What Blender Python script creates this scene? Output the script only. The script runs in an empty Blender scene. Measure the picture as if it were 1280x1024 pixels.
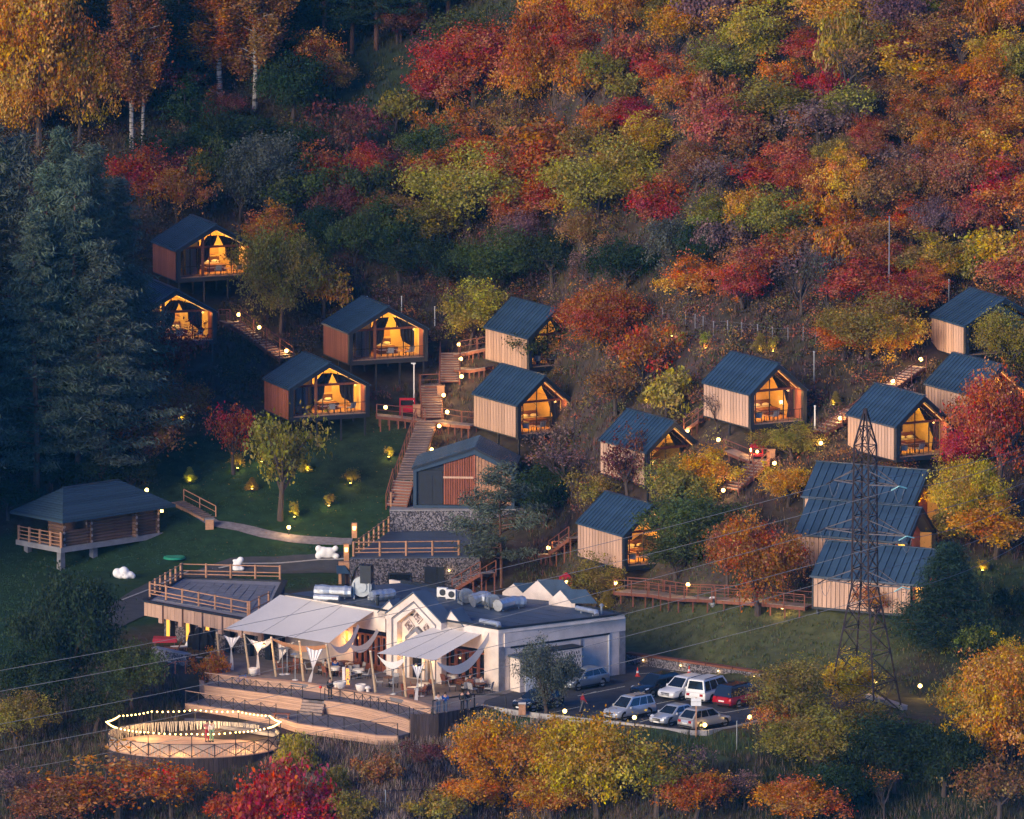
import bpy, math, random
import numpy as np
from mathutils import Vector, Matrix, noise

S = bpy.context.scene
COL = S.collection
R = math.radians

# ------------------------------------------------------------------ camera
F = 14400.0                    # focal length in photo pixels (photo 1280 wide)
PITCH = R(9.0)
HC = 165.3                     # camera height above the restaurant terrace
cam = bpy.data.cameras.new('camera')
cam.sensor_width = 36.0
cam.lens = F / 1280.0 * 36.0
cam.clip_start = 5.0
cam.clip_end = 4000.0
camo = bpy.data.objects.new('camera', cam)
camo.location = (0, 0, HC)
camo.rotation_euler = (math.pi / 2 - PITCH, 0, 0)
COL.objects.link(camo)
S.camera = camo

# ------------------------------------------------------------------ light: dusk, soft glow from the front left
SUN_EL = R(18.0)
SUN_AZ = R(222.0)              # compass bearing of the light (0 = +Y, clockwise): behind the camera, to the left
W = bpy.data.worlds.new('World')
S.world = W
W.use_nodes = True
nt = W.node_tree
sky = nt.nodes.new('ShaderNodeTexSky')
sky.sky_type = 'NISHITA'
sky.sun_disc = False
sky.sun_elevation = SUN_EL
sky.sun_rotation = SUN_AZ
sky.altitude = 3000
sky.air_density = 0.8
sky.dust_density = 0.0
sky.ozone_density = 10.0
nt.links.new(sky.outputs[0], nt.nodes['Background'].inputs[0])
nt.nodes['Background'].inputs[1].default_value = 0.15
sun = bpy.data.lights.new('sun', 'SUN')
sun.energy = 2.9
sun.angle = R(35)
sun.color = (1.0, 0.79, 0.50)
suno = bpy.data.objects.new('sun', sun)
sdir = Vector((math.sin(SUN_AZ) * math.cos(SUN_EL), math.cos(SUN_AZ) * math.cos(SUN_EL), math.sin(SUN_EL)))
suno.rotation_euler = sdir.to_track_quat('Z', 'Y').to_euler()
suno.location = (0, 700, 300)
COL.objects.link(suno)
S.view_settings.view_transform = 'Standard'
S.view_settings.look = 'None'
S.view_settings.gamma = 1.0
S.view_settings.use_curve_mapping = False
S.view_settings.exposure = 0.78
S.cycles.use_denoising = True
S.cycles.max_bounces = 5
S.cycles.diffuse_bounces = 2
S.cycles.glossy_bounces = 2
S.cycles.transmission_bounces = 4
S.cycles.transparent_max_bounces = 8
S.cycles.caustics_reflective = False
S.cycles.caustics_refractive = False
S.cycles.use_light_tree = True
S.cycles.use_adaptive_sampling = True
S.cycles.adaptive_threshold = 0.03
S.cycles.volume_bounces = 0
S.cycles.sample_clamp_indirect = 4.0

# ------------------------------------------------------------------ pixel -> world
CP, SP = math.cos(PITCH), math.sin(PITCH)
CAM = Vector((0, 0, HC))
def ray(px, py):
    dx = (px - 640.0) / F
    dy = -(py - 512.0) / F
    return Vector((dx, CP + dy * SP, -SP + dy * CP))
def P(px, py, z=0.0):
    d = ray(px, py)
    return CAM + d * ((z - HC) / d.z)
def PY(px, py, Y):
    d = ray(px, py)
    return CAM + d * (Y / d.y)
def ppm(p):                    # photo pixels per metre at a world point
    return F / (p.y * CP + (HC - p.z) * SP)

def lerp_tab(tab, x):
    if x <= tab[0][0]: return tab[0][1]
    for (a, va), (b, vb) in zip(tab, tab[1:]):
        if x <= b:
            t = (x - a) / (b - a)
            t = t * t * (3 - 2 * t)
            return va + (vb - va) * t
    return tab[-1][1]
TOE = [(-60, 952), (-36, 956), (-22, 957), (-8, 956), (2, 948), (9, 922), (19, 903.5), (30, 898), (60, 893)]
EDGE = [(-60, 906), (-34, 914), (-26, 911.5), (-22, 910), (-18, 907.5), (-14, 904.5), (-11, 902), (-8, 898), (-6, 895), (-3, 894), (-1, 893), (4, 890), (12, 883.5), (20, 884), (26, 886), (60, 880)]
def hgt(x, y):
    toe = lerp_tab(TOE, x); ed = lerp_tab(EDGE, x)
    t = y - toe
    if t > 0:
        if t < 140:
            z = 0.29 * t + 0.0013 * t * t
        else:
            z = 0.29 * 140 + 0.0013 * 140 * 140 + 0.65 * (t - 140)
        k = min(1.0, t / 10.0)
        z += k * (0.35 * noise.noise(Vector((x * .11, y * .11, 3.1))) + 0.16 * noise.noise(Vector((x * .4, y * .4, 9.1))))
        # shallow gully on the left, ridge flank on the right
        z += 0.0009 * max(0.0, t - 25) * max(-40.0, min(45.0, x)) * min(1.0, t / 60.0)
        return z
    if y < ed:
        d = ed - y
        wr_ = lerp_tab([(-9, 0), (-2, 1)], x)       # steps and stage on the left stand on a gentler slope
        zl_ = -.42 * min(d, 4.6) - .03 * max(0, min(d - 4.6, 8)) - .17 * max(0, d - 12.6)
        z = zl_ * (1 - wr_) - .42 * d * wr_
        z += min(1.0, d / 4.0) * (0.25 * noise.noise(Vector((x * .2, y * .2, 5.7))))
        return z
    return 0.0
def G(px, py, dz=0.0):
    d = ray(px, py)
    lo = 840.0; hi = None
    y = lo
    while y < 1300:
        p = CAM + d * (y / d.y)
        if p.z < hgt(p.x, p.y) + dz:
            hi = y; break
        y += 1.0
    if hi is None: return CAM + d * (1300 / d.y)
    a, b = hi - 1.0, hi
    for _ in range(20):
        m = (a + b) / 2
        p = CAM + d * (m / d.y)
        if p.z < hgt(p.x, p.y) + dz: b = m
        else: a = m
    return CAM + d * (b / d.y)
def on(x, y): return Vector((x, y, hgt(x, y)))

# ------------------------------------------------------------------ materials
MATS = {}
def nodes_of(name):
    m = bpy.data.materials.new(name); m.use_nodes = True
    n = m.node_tree.nodes; l = m.node_tree.links
    return m, n, l, n['Principled BSDF']
def mat(name, col, rough=0.7, metal=0.0, var=0.25, scale=3.0, bump=0.0, stretch=(1, 1, 1), spec=0.3, objvar=0.0, emit=None, estr=0.0):
    """plain surface: noise-varied base colour, optional fine bump, optional per-object tone"""
    m, n, l, b = nodes_of(name)
    b.inputs['Roughness'].default_value = rough
    b.inputs['Metallic'].default_value = metal
    b.inputs['Specular IOR Level'].default_value = spec
    tc = n.new('ShaderNodeTexCoord'); mp = n.new('ShaderNodeMapping'); mp.inputs['Scale'].default_value = stretch
    l.new(tc.outputs['Object'], mp.inputs['Vector'])
    ns = n.new('ShaderNodeTexNoise'); ns.inputs['Scale'].default_value = scale; ns.inputs['Detail'].default_value = 5
    l.new(mp.outputs[0], ns.inputs['Vector'])
    mr = n.new('ShaderNodeMapRange'); mr.inputs['From Min'].default_value = .25; mr.inputs['From Max'].default_value = .75
    mr.inputs['To Min'].default_value = 1 - var; mr.inputs['To Max'].default_value = 1 + var
    l.new(ns.outputs['Fac'], mr.inputs['Value'])
    val = mr.outputs[0]
    if objvar:
        oi = n.new('ShaderNodeObjectInfo'); m2 = n.new('ShaderNodeMapRange')
        m2.inputs['To Min'].default_value = 1 - objvar; m2.inputs['To Max'].default_value = 1 + objvar
        l.new(oi.outputs['Random'], m2.inputs['Value'])
        mu = n.new('ShaderNodeMath'); mu.operation = 'MULTIPLY'
        l.new(val, mu.inputs[0]); l.new(m2.outputs[0], mu.inputs[1]); val = mu.outputs[0]
    vm = n.new('ShaderNodeVectorMath'); vm.operation = 'SCALE'
    vm.inputs[0].default_value = col[:3]
    l.new(val, vm.inputs['Scale'])
    l.new(vm.outputs[0], b.inputs['Base Color'])
    if bump:
        bp = n.new('ShaderNodeBump'); bp.inputs['Strength'].default_value = bump; bp.inputs['Distance'].default_value = 0.03
        l.new(ns.outputs['Fac'], bp.inputs['Height']); l.new(bp.outputs[0], b.inputs['Normal'])
    if emit:
        b.inputs['Emission Color'].default_value = (*emit, 1); b.inputs['Emission Strength'].default_value = estr
    MATS[name] = m
    return m
def leaf_mat(name, transl=0.3):
    m = bpy.data.materials.new(name); m.use_nodes = True
    n = m.node_tree.nodes; l = m.node_tree.links
    n.remove(n['Principled BSDF'])
    out = n['Material Output']
    oi = n.new('ShaderNodeObjectInfo')
    at = n.new('ShaderNodeAttribute'); at.attribute_name = 'var'
    sp = n.new('ShaderNodeSeparateColor'); l.new(at.outputs['Color'], sp.inputs[0])
    hs = n.new('ShaderNodeHueSaturation')
    h = n.new('ShaderNodeMapRange'); h.inputs['To Min'].default_value = .458; h.inputs['To Max'].default_value = .542
    l.new(sp.outputs[1], h.inputs['Value']); l.new(h.outputs[0], hs.inputs['Hue'])
    v = n.new('ShaderNodeMapRange'); v.inputs['To Min'].default_value = .5; v.inputs['To Max'].default_value = 1.75
    l.new(sp.outputs[0], v.inputs['Value']); l.new(v.outputs[0], hs.inputs['Value'])
    s = n.new('ShaderNodeMapRange'); s.inputs['To Min'].default_value = .80; s.inputs['To Max'].default_value = 1.13
    l.new(sp.outputs[2], s.inputs['Value']); l.new(s.outputs[0], hs.inputs['Saturation'])
    l.new(oi.outputs['Color'], hs.inputs['Color'])
    d = n.new('ShaderNodeBsdfDiffuse'); t = n.new('ShaderNodeBsdfTranslucent'); mx = n.new('ShaderNodeMixShader')
    mx.inputs[0].default_value = transl
    l.new(hs.outputs[0], d.inputs[0]); l.new(hs.outputs[0], t.inputs[0])
    l.new(d.outputs[0], mx.inputs[1]); l.new(t.outputs[0], mx.inputs[2]); l.new(mx.outputs[0], out.inputs[0])
    MATS[name] = m
    return m
def vcol_mat(name, attr='col', rough=0.95, nscale=1.2, var=.35, bump=0.0, transl=0.0):
    m, n, l, b = nodes_of(name)
    b.inputs['Roughness'].default_value = rough; b.inputs['Specular IOR Level'].default_value = 0.1
    at = n.new('ShaderNodeAttribute'); at.attribute_name = attr
    tc = n.new('ShaderNodeTexCoord')
    ns = n.new('ShaderNodeTexNoise'); ns.inputs['Scale'].default_value = nscale; ns.inputs['Detail'].default_value = 8; ns.inputs['Roughness'].default_value = .65
    l.new(tc.outputs['Object'], ns.inputs['Vector'])
    mr = n.new('ShaderNodeMapRange'); mr.inputs['From Min'].default_value = .25; mr.inputs['From Max'].default_value = .75
    mr.inputs['To Min'].default_value = 1 - var; mr.inputs['To Max'].default_value = 1 + var
    l.new(ns.outputs['Fac'], mr.inputs['Value'])
    vm = n.new('ShaderNodeVectorMath'); vm.operation = 'SCALE'
    l.new(at.outputs['Color'], vm.inputs[0]); l.new(mr.outputs[0], vm.inputs['Scale'])
    l.new(vm.outputs[0], b.inputs['Base Color'])
    if bump:
        bp = n.new('ShaderNodeBump'); bp.inputs['Strength'].default_value = bump; bp.inputs['Distance'].default_value = 0.2
        l.new(ns.outputs['Fac'], bp.inputs['Height']); l.new(bp.outputs[0], b.inputs['Normal'])
    MATS[name] = m
    return m
def glow_mat(name, col, strength):
    m = bpy.data.materials.new(name); m.use_nodes = True
    n = m.node_tree.nodes; l = m.node_tree.links
    n.remove(n['Principled BSDF'])
    e = n.new('ShaderNodeEmission'); e.inputs[0].default_value = (*col, 1); e.inputs[1].default_value = strength
    l.new(e.outputs[0], n['Material Output'].inputs[0])
    MATS[name] = m
    return m
def glass_mat(name, tint=(.9, .95, 1), refl=0.12):
    m = bpy.data.materials.new(name); m.use_nodes = True
    n = m.node_tree.nodes; l = m.node_tree.links
    n.remove(n['Principled BSDF'])
    t = n.new('ShaderNodeBsdfTransparent'); t.inputs[0].default_value = (*tint, 1)
    g = n.new('ShaderNodeBsdfGlossy'); g.inputs['Roughness'].default_value = .05; g.inputs[0].default_value = (.9, .95, 1, 1)
    mx = n.new('ShaderNodeMixShader'); mx.inputs[0].default_value = refl
    l.new(t.outputs[0], mx.inputs[1]); l.new(g.outputs[0], mx.inputs[2]); l.new(mx.outputs[0], n['Material Output'].inputs[0])
    MATS[name] = m
    return m

def stone_mat(name, c1, c2, scale, bump=.6):
    """rubble behind wire mesh: small stones of many tones"""
    m, n, l, b = nodes_of(name)
    b.inputs['Roughness'].default_value = .85
    tc = n.new('ShaderNodeTexCoord')
    v = n.new('ShaderNodeTexVoronoi'); v.inputs['Scale'].default_value = scale
    l.new(tc.outputs['Object'], v.inputs['Vector'])
    sp = n.new('ShaderNodeSeparateColor'); l.new(v.outputs['Color'], sp.inputs[0])
    rp = n.new('ShaderNodeValToRGB'); rp.color_ramp.elements[0].color = (*c1, 1); rp.color_ramp.elements[1].color = (*c2, 1)
    rp.color_ramp.elements[0].position = .25
    l.new(sp.outputs[0], rp.inputs[0]); l.new(rp.outputs[0], b.inputs['Base Color'])
    bp = n.new('ShaderNodeBump'); bp.inputs['Strength'].default_value = bump; bp.inputs['Distance'].default_value = .06; bp.invert = True
    l.new(v.outputs['Distance'], bp.inputs['Height']); l.new(bp.outputs[0], b.inputs['Normal'])
    MATS[name] = m
    return m

mat('roof_metal', (.028, .056, .098), rough=.42, metal=.0, var=.28, scale=1.3, stretch=(1, 1, .4), spec=.6, objvar=.14)
mat('dark_metal', (.012, .017, .027), rough=.5, var=.2, scale=2, spec=.5)
mat('steel_dark', (.035, .032, .036), rough=.6, var=.3, scale=6)
mat('rail_dark', (.018, .018, .022), rough=.6, var=.2)
mat('pylon_steel', (.045, .030, .028), rough=.75, var=.4, scale=4)
mat('pylon_pale', (.11, .095, .10), rough=.6, var=.3, scale=4)
mat('larch', (.50, .31, .22), rough=.75, var=.22, scale=2.2, stretch=(6, 6, .35), bump=.15, objvar=.16)
mat('larch_red', (.33, .105, .060), rough=.7, var=.25, scale=2.2, stretch=(6, 6, .35), bump=.15, objvar=.18)
mat('larch_h', (.50, .31, .22), rough=.75, var=.24, scale=1.4, stretch=(.5, .5, 10), bump=.15, objvar=.14)
mat('timber', (.42, .22, .13), rough=.75, var=.22, scale=4, objvar=.12)
mat('timber_red', (.20, .072, .045), rough=.7, var=.22, scale=4, objvar=.12)
mat('deck_wood', (.36, .24, .19), rough=.8, var=.22, scale=3, stretch=(.6, 6, 1), objvar=.12)
mat('tread', (.27, .20, .175), rough=.8, var=.25, scale=3, objvar=.15)
mat('dark_board', (.055, .040, .042), rough=.85, var=.35, scale=3, stretch=(5, 5, .4), objvar=.3)
mat('pole_wood', (.42, .31, .20), rough=.8, var=.25, scale=3, stretch=(4, 4, .4))
mat('log', (.15, .085, .060), rough=.85, var=.3, scale=2.5, stretch=(.5, 4, 4), objvar=.2)
mat('log_end', (.42, .31, .26), rough=.85, var=.2, scale=5)
mat('shingle', (.036, .068, .105), rough=.7, var=.25, scale=9, bump=.3, objvar=.2)
mat('concrete', (.28, .27, .29), rough=.85, var=.18, scale=1.5, bump=.1)
mat('asphalt', (.055, .056, .066), rough=.9, var=.28, scale=1.1, bump=.15)
mat('paving', (.17, .155, .165), rough=.85, var=.25, scale=.9, bump=.1)
mat('path_stone', (.20, .18, .20), rough=.9, var=.3, scale=2.5, bump=.3)
mat('road_paint', (.62, .58, .45), rough=.8, var=.35, scale=5)
mat('kerb', (.36, .34, .34), rough=.85, var=.2, scale=3)
mat('render_white', (.66, .56, .50), rough=.85, var=.2, scale=.9, bump=.05, objvar=.05)
mat('stone_grey', (.20, .20, .23), rough=.8, var=.25, scale=2.5, bump=.1, objvar=.15)
mat('roof_membrane', (.065, .092, .140), rough=.62, var=.25, scale=.5, bump=.05, spec=.4)
mat('roof_cap', (.020, .026, .036), rough=.5, var=.15)
mat('door_wood', (.24, .075, .040), rough=.6, var=.25, scale=3, stretch=(5, 5, .4))
mat('canvas', (.66, .61, .58), rough=.9, var=.05, scale=.6, bump=.03)
mat('muslin', (.78, .74, .73), rough=.95, var=.06, scale=1.5)
mat('ribbon', (.50, .44, .38), rough=.95, var=.1)
mat('insul_silver', (.62, .64, .66), rough=.38, metal=.75, var=.2, scale=3, bump=.25)
mat('unit_white', (.70, .70, .70), rough=.6, var=.06)
mat('galvanised', (.34, .37, .40), rough=.45, metal=.6, var=.18, scale=3)
mat('glazed_dark', (.010, .013, .020), rough=.12, var=.1, spec=.6)
mat('sculpt_white', (.80, .80, .82), rough=.8, var=.06, scale=2)
mat('planter_white', (.74, .68, .64), rough=.7, var=.08)
mat('red_paint', (.42, .012, .028), rough=.5, var=.15)
mat('cone_red', (.65, .05, .03), rough=.6, var=.1)
mat('white_paint', (.75, .75, .75), rough=.6, var=.06)
mat('teal_paint', (.02, .26, .17), rough=.6, var=.1)
mat('teal_glass', (.25, .62, .60), rough=.2, var=.1, spec=.6)
mat('black_cloth', (.012, .012, .016), rough=.9, var=.2)
mat('plaster_ochre', (.80, .58, .20), rough=.8, var=.12, scale=1.2)
mat('ply_warm', (.60, .33, .11), rough=.7, var=.15, scale=2)
mat('curtain_dark', (.045, .038, .042), rough=.95, var=.2, scale=8, stretch=(6, 6, .3))
mat('linen_white', (.80, .76, .68), rough=.9, var=.05)
mat('bed_brown', (.16, .07, .04), rough=.8, var=.15)
mat('wicker', (.30, .29, .30), rough=.8, var=.25, scale=14)
mat('grey_mat', (.19, .19, .22), rough=.95, var=.25, scale=1.6, bump=.25)
mat('wire', (.16, .16, .18), rough=.5, var=.1)
mat('tyre', (.012, .012, .013), rough=.9, var=.15)
mat('rim', (.42, .43, .45), rough=.35, metal=.7, var=.1)
mat('car_glass', (.012, .016, .022), rough=.08, var=.05, spec=.7)
mat('headlight', (.70, .72, .75), rough=.1, var=.05, spec=.8)
mat('taillight', (.35, .008, .012), rough=.25, var=.1, spec=.6)
mat('plate', (.75, .75, .72), rough=.5, var=.03)
mat('trim_black', (.015, .015, .017), rough=.6, var=.1)
mat('skin', (.45, .25, .18), rough=.6, var=.05)
mat('hair', (.03, .02, .015), rough=.7, var=.2)
mat('bark', (.075, .055, .048), rough=.9, var=.35, scale=4, stretch=(3, 3, .6), bump=.3)
mat('bark_pine', (.15, .075, .050), rough=.9, var=.35, scale=4, stretch=(3, 3, .6), bump=.3)
mat('rock', (.30, .28, .30), rough=.9, var=.3, scale=1.5, bump=.4)
mat('soil', (.06, .045, .04), rough=.95, var=.3, scale=3)
stone_mat('gabion', (.035, .032, .042), (.30, .28, .32), 10.0)
stone_mat('gabion_dark', (.020, .018, .026), (.20, .18, .21), 9.0)
stone_mat('mosaic', (.08, .05, .05), (.62, .50, .46), 9.0, bump=.2)
leaf_mat('leaf', .3)
leaf_mat('needle', .12)
vcol_mat('ground', var=.45, nscale=.9, bump=.5)
vcol_mat('scrub', var=.25, nscale=2.0)
glow_mat('lamp_globe', (1.0, .62, .16), 7.0)
glow_mat('bulb', (1.0, .62, .17), 7.0)
glow_mat('uplight_lens', (1.0, .70, .12), 8)
glow_mat('sconce_glow', (1.0, .40, .06), 1.3)
glow_mat('led_strip', (1.0, .50, .14), 1.2)
glow_mat('letter_glow', (1.0, .38, .08), 1.6)
glow_mat('lampshade', (1.0, .6, .2), 3)
glass_mat('glass', refl=.10)
glass_mat('dark_pane', tint=(.35, .38, .42), refl=.16)
def birch_bark():
    m, n, l, b = nodes_of('birch_bark')
    b.inputs['Roughness'].default_value = .8
    tc = n.new('ShaderNodeTexCoord'); mp = n.new('ShaderNodeMapping'); mp.inputs['Scale'].default_value = (1.5, 1.5, 6)
    l.new(tc.outputs['Object'], mp.inputs[0])
    ns = n.new('ShaderNodeTexNoise'); ns.inputs['Scale'].default_value = 1.2; ns.inputs['Detail'].default_value = 4
    l.new(mp.outputs[0], ns.inputs['Vector'])
    rp = n.new('ShaderNodeValToRGB'); rp.color_ramp.elements[0].position = .40; rp.color_ramp.elements[1].position = .50
    rp.color_ramp.elements[0].color = (.03, .025, .025, 1); rp.color_ramp.elements[1].color = (.34, .32, .31, 1)
    l.new(ns.outputs['Fac'], rp.inputs[0]); l.new(rp.outputs[0], b.inputs['Base Color'])
    MATS['birch_bark'] = m
birch_bark()

# ------------------------------------------------------------------ mesh helpers
def V(*a): return Vector(a)
class MB:
    def __init__(s): s.v = []; s.f = []
    def quad(s, a, b, c, d):
        i = len(s.v); s.v += [tuple(a), tuple(b), tuple(c), tuple(d)]; s.f.append((i, i + 1, i + 2, i + 3)); return s
    def poly(s, pts):
        i = len(s.v); s.v += [tuple(p) for p in pts]; s.f.append(tuple(range(i, i + len(pts)))); return s
    def box(s, x0, y0, z0, x1, y1, z1):
        return s.hexa([(x0, y0, z0), (x1, y0, z0), (x1, y1, z0), (x0, y1, z0)], [(x0, y0, z1), (x1, y0, z1), (x1, y1, z1), (x0, y1, z1)])
    def hexa(s, bot, top):
        n = len(bot); i = len(s.v)
        s.v += [tuple(p) for p in bot] + [tuple(p) for p in top]
        s.f.append(tuple(range(i + n - 1, i - 1, -1))); s.f.append(tuple(range(i + n, i + 2 * n)))
        for k in range(n):
            k2 = (k + 1) % n
            s.f.append((i + k, i + k2, i + n + k2, i + n + k))
        return s
    def prism(s, pts, z0, z1):
        return s.hexa([(p[0], p[1], z0) for p in pts], [(p[0], p[1], z1) for p in pts])
    def tube(s, p0, p1, r0, r1=None, n=6, cap=True):
        return s.path([p0, p1], [r0, r0 if r1 is None else r1], n, cap)
    def path(s, pts, rad, n=6, cap=True):
        pts = [Vector(p) for p in pts]
        if not hasattr(rad, '__len__'): rad = [rad] * len(pts)
        i0 = len(s.v); m = len(pts)
        for k, p in enumerate(pts):
            d = (pts[min(k + 1, m - 1)] - pts[max(k - 1, 0)])
            if d.length < 1e-9: d = Vector((0, 0, 1))
            d.normalize()
            u = d.cross(Vector((0, 0, 1)) if abs(d.z) < .95 else Vector((1, 0, 0))).normalized(); w = d.cross(u)
            for j in range(n):
                a = 2 * math.pi * (j + .5) / n
                s.v.append(tuple(p + (u * math.cos(a) + w * math.sin(a)) * rad[k]))
        for k in range(m - 1):
            for j in range(n):
                a = i0 + k * n + j; b = i0 + k * n + (j + 1) % n
                s.f.append((a, a + n, b + n, b))
        if cap:
            s.f.append(tuple(i0 + j for j in range(n)))
            s.f.append(tuple(i0 + (m - 1) * n + j for j in range(n - 1, -1, -1)))
        return s
    def bar(s, p0, p1, w, h):
        """square bar from p0 to p1, w across, h along the 'up' side"""
        p0 = Vector(p0); p1 = Vector(p1); d = (p1 - p0).normalized()
        u = d.cross(Vector((0, 0, 1)))
        u = Vector((1, 0, 0)) if u.length < 1e-4 else u.normalized()
        t = u.cross(d).normalized()
        c = [(-w / 2, -h / 2), (w / 2, -h / 2), (w / 2, h / 2), (-w / 2, h / 2)]
        return s.hexa([p0 + u * a + t * b for a, b in c], [p1 + u * a + t * b for a, b in c])
    def lathe(s, prof, n=12, c=(0, 0, 0)):
        i0 = len(s.v)
        for r, z in prof:
            for j in range(n):
                a = 2 * math.pi * j / n
                s.v.append((c[0] + r * math.cos(a), c[1] + r * math.sin(a), c[2] + z))
        for k in range(len(prof) - 1):
            for j in range(n):
                a = i0 + k * n + j; b = i0 + k * n + (j + 1) % n
                s.f.append((a, b, b + n, a + n))
        s.f.append(tuple(i0 + j for j in range(n - 1, -1, -1)))
        s.f.append(tuple(i0 + (len(prof) - 1) * n + j for j in range(n)))
        return s
    def ball(s, c, r, n=10, m=7, sc=(1, 1, 1)):
        prof = [(max(1e-3, math.sin(math.pi * k / m)) * r, -math.cos(math.pi * k / m) * r) for k in range(m + 1)]
        i0 = len(s.v); s.lathe(prof, n)
        for k in range(i0, len(s.v)):
            x, y, z = s.v[k]; s.v[k] = (c[0] + x * sc[0], c[1] + y * sc[1], c[2] + z * sc[2])
        return s
    def off(s, o):
        s.v = [(a[0] - o[0], a[1] - o[1], a[2] - o[2]) for a in s.v]; return s
    def mesh(s, name, m, smooth=False):
        me = bpy.data.meshes.new(name); me.from_pydata(s.v, [], s.f)
        if m: me.materials.append(MATS[m] if isinstance(m, str) else m)
        if smooth: me.polygons.foreach_set('use_smooth', [True] * len(me.polygons))
        me.update(); return me
    def build(s, name, m, parent=None, smooth=False, loc=None):
        o = bpy.data.objects.new(name, s.mesh(name, m, smooth)); COL.objects.link(o)
        if parent is not None: o.parent = parent
        if loc is not None: o.location = loc
        return o
def inst(me, name, parent=None, loc=(0, 0, 0), rot=(0, 0, 0), sc=(1, 1, 1)):
    o = bpy.data.objects.new(name, me); COL.objects.link(o)
    if parent is not None: o.parent = parent
    o.location = loc; o.rotation_euler = rot; o.scale = sc
    return o
def tag(o, label=None, cat=None, group=None, kind=None):
    if label: o['label'] = label
    if cat: o['category'] = cat
    if group: o['group'] = group
    if kind: o['kind'] = kind
    return o
def thing(name, label, cat, loc=(0, 0, 0), rz=0.0, group=None):
    o = bpy.data.objects.new(name, None); COL.objects.link(o)
    o.empty_display_size = .3
    o.location = loc; o.rotation_euler = (0, 0, rz)
    return tag(o, label, cat, group)
KIDS = {}
def copy_tree(o, parent=None):
    c = o.copy(); COL.objects.link(c); c.parent = parent
    for ch in o.children: copy_tree(ch, c)
    return c
def point(name, parent, loc, power, col=(1, .6, .22), r=.12):
    l = bpy.data.lights.get(name + '_data_%g' % power)
    if l is None:
        l = bpy.data.lights.new(name + '_data_%g' % power, 'POINT'); l.energy = power; l.color = col; l.shadow_soft_size = r
    o = bpy.data.objects.new(name, l); COL.objects.link(o); o.parent = parent; o.location = loc
    return o
# ================================================================== ground
def proj(p):
    d = Vector(p) - CAM
    dep = d.y * CP - d.z * SP
    up = d.y * SP + d.z * CP
    return 640 + F * d.x / dep, 512 - F * up / dep
def mixc(a, b, t):
    t = max(0., min(1., t)); return tuple(x + (y - x) * t for x, y in zip(a, b))
C_BROWN = (.062, .043, .034); C_MAUVE = (.074, .052, .050); C_LAWN = (.022, .050, .022); C_DRY = (.082, .090, .040)
C_OLIVE = (.052, .052, .026); C_MEADOW = (.040, .058, .034); C_FORE = (.060, .060, .034)
def zone(px, py, x, y):
    n1 = noise.noise(Vector((x * .09, y * .09, 0))); n2 = noise.noise(Vector((x * .35, y * .35, 4)))
    c = mixc(C_BROWN, C_MAUVE, .5 + n1)
    c = mixc(c, C_OLIVE, .25 + .8 * n2)
    def blob(cx, cy, rx, ry, col, hard=2.0):
        nonlocal c
        d = ((px - cx) / rx) ** 2 + ((py - cy) / ry) ** 2 + .35 * n2 + .25 * n1
        c = mixc(c, col, hard * (1.15 - d))
    blob(470, 110, 120, 60, C_MEADOW); blob(620, 40, 110, 40, C_MEADOW)
    blob(340, 640, 190, 105, C_LAWN, 4); blob(120, 720, 180, 70, C_LAWN, 3); blob(30, 780, 120, 60, C_LAWN, 3)
    blob(900, 800, 150, 60, C_DRY, 2.5); blob(1060, 800, 110, 50, C_DRY); blob(860, 850, 60, 22, C_OLIVE)
    blob(1230, 770, 130, 75, (.035, .055, .026)); blob(450, 570, 80, 60, (.028, .048, .024))
    blob(640, 905, 110, 25, (.035, .065, .026), 3); blob(820, 935, 130, 26, (.05, .07, .03)); blob(1180, 870, 110, 25, C_OLIVE)
    blob(1100, 990, 200, 70, (.022, .034, .018)); blob(560, 980, 220, 50, C_MAUVE, 1.5)
    return c
def terrain():
    xs = np.arange(-96, 97, 1.2); ys = np.concatenate([np.arange(740, 850, 5.0), np.arange(850, 1075, 1.0), np.arange(1075, 1330, 8.0)])
    nx, ny = len(xs), len(ys)
    vs = []; cols = []
    for y in ys:
        for x in xs:
            z = hgt(float(x), float(y)); vs.append((float(x), float(y), z))
            px, py = proj(vs[-1]); cols.append(zone(px, py, float(x), float(y)))
    fs = [(j * nx + i, j * nx + i + 1, (j + 1) * nx + i + 1, (j + 1) * nx + i) for j in range(ny - 1) for i in range(nx - 1)]
    me = bpy.data.meshes.new('ground'); me.from_pydata(vs, [], fs)
    at = me.color_attributes.new('col', 'FLOAT_COLOR', 'POINT')
    at.data.foreach_set('color', np.array([(*c, 1) for c in cols], dtype=np.float32).ravel())
    me.materials.append(MATS['ground']); me.polygons.foreach_set('use_smooth', [True] * len(fs)); me.update()
    o = bpy.data.objects.new('ground', me); COL.objects.link(o); tag(o, kind='structure')
terrain()

def sheet(name, pts, z, m, thick=.0):
    mb = MB()
    if thick: mb.prism([(p.x, p.y) for p in pts], z - thick, z)
    else: mb.poly([(p.x, p.y, z) for p in pts])
    o = mb.build(name, m); return tag(o, kind='structure')
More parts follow.
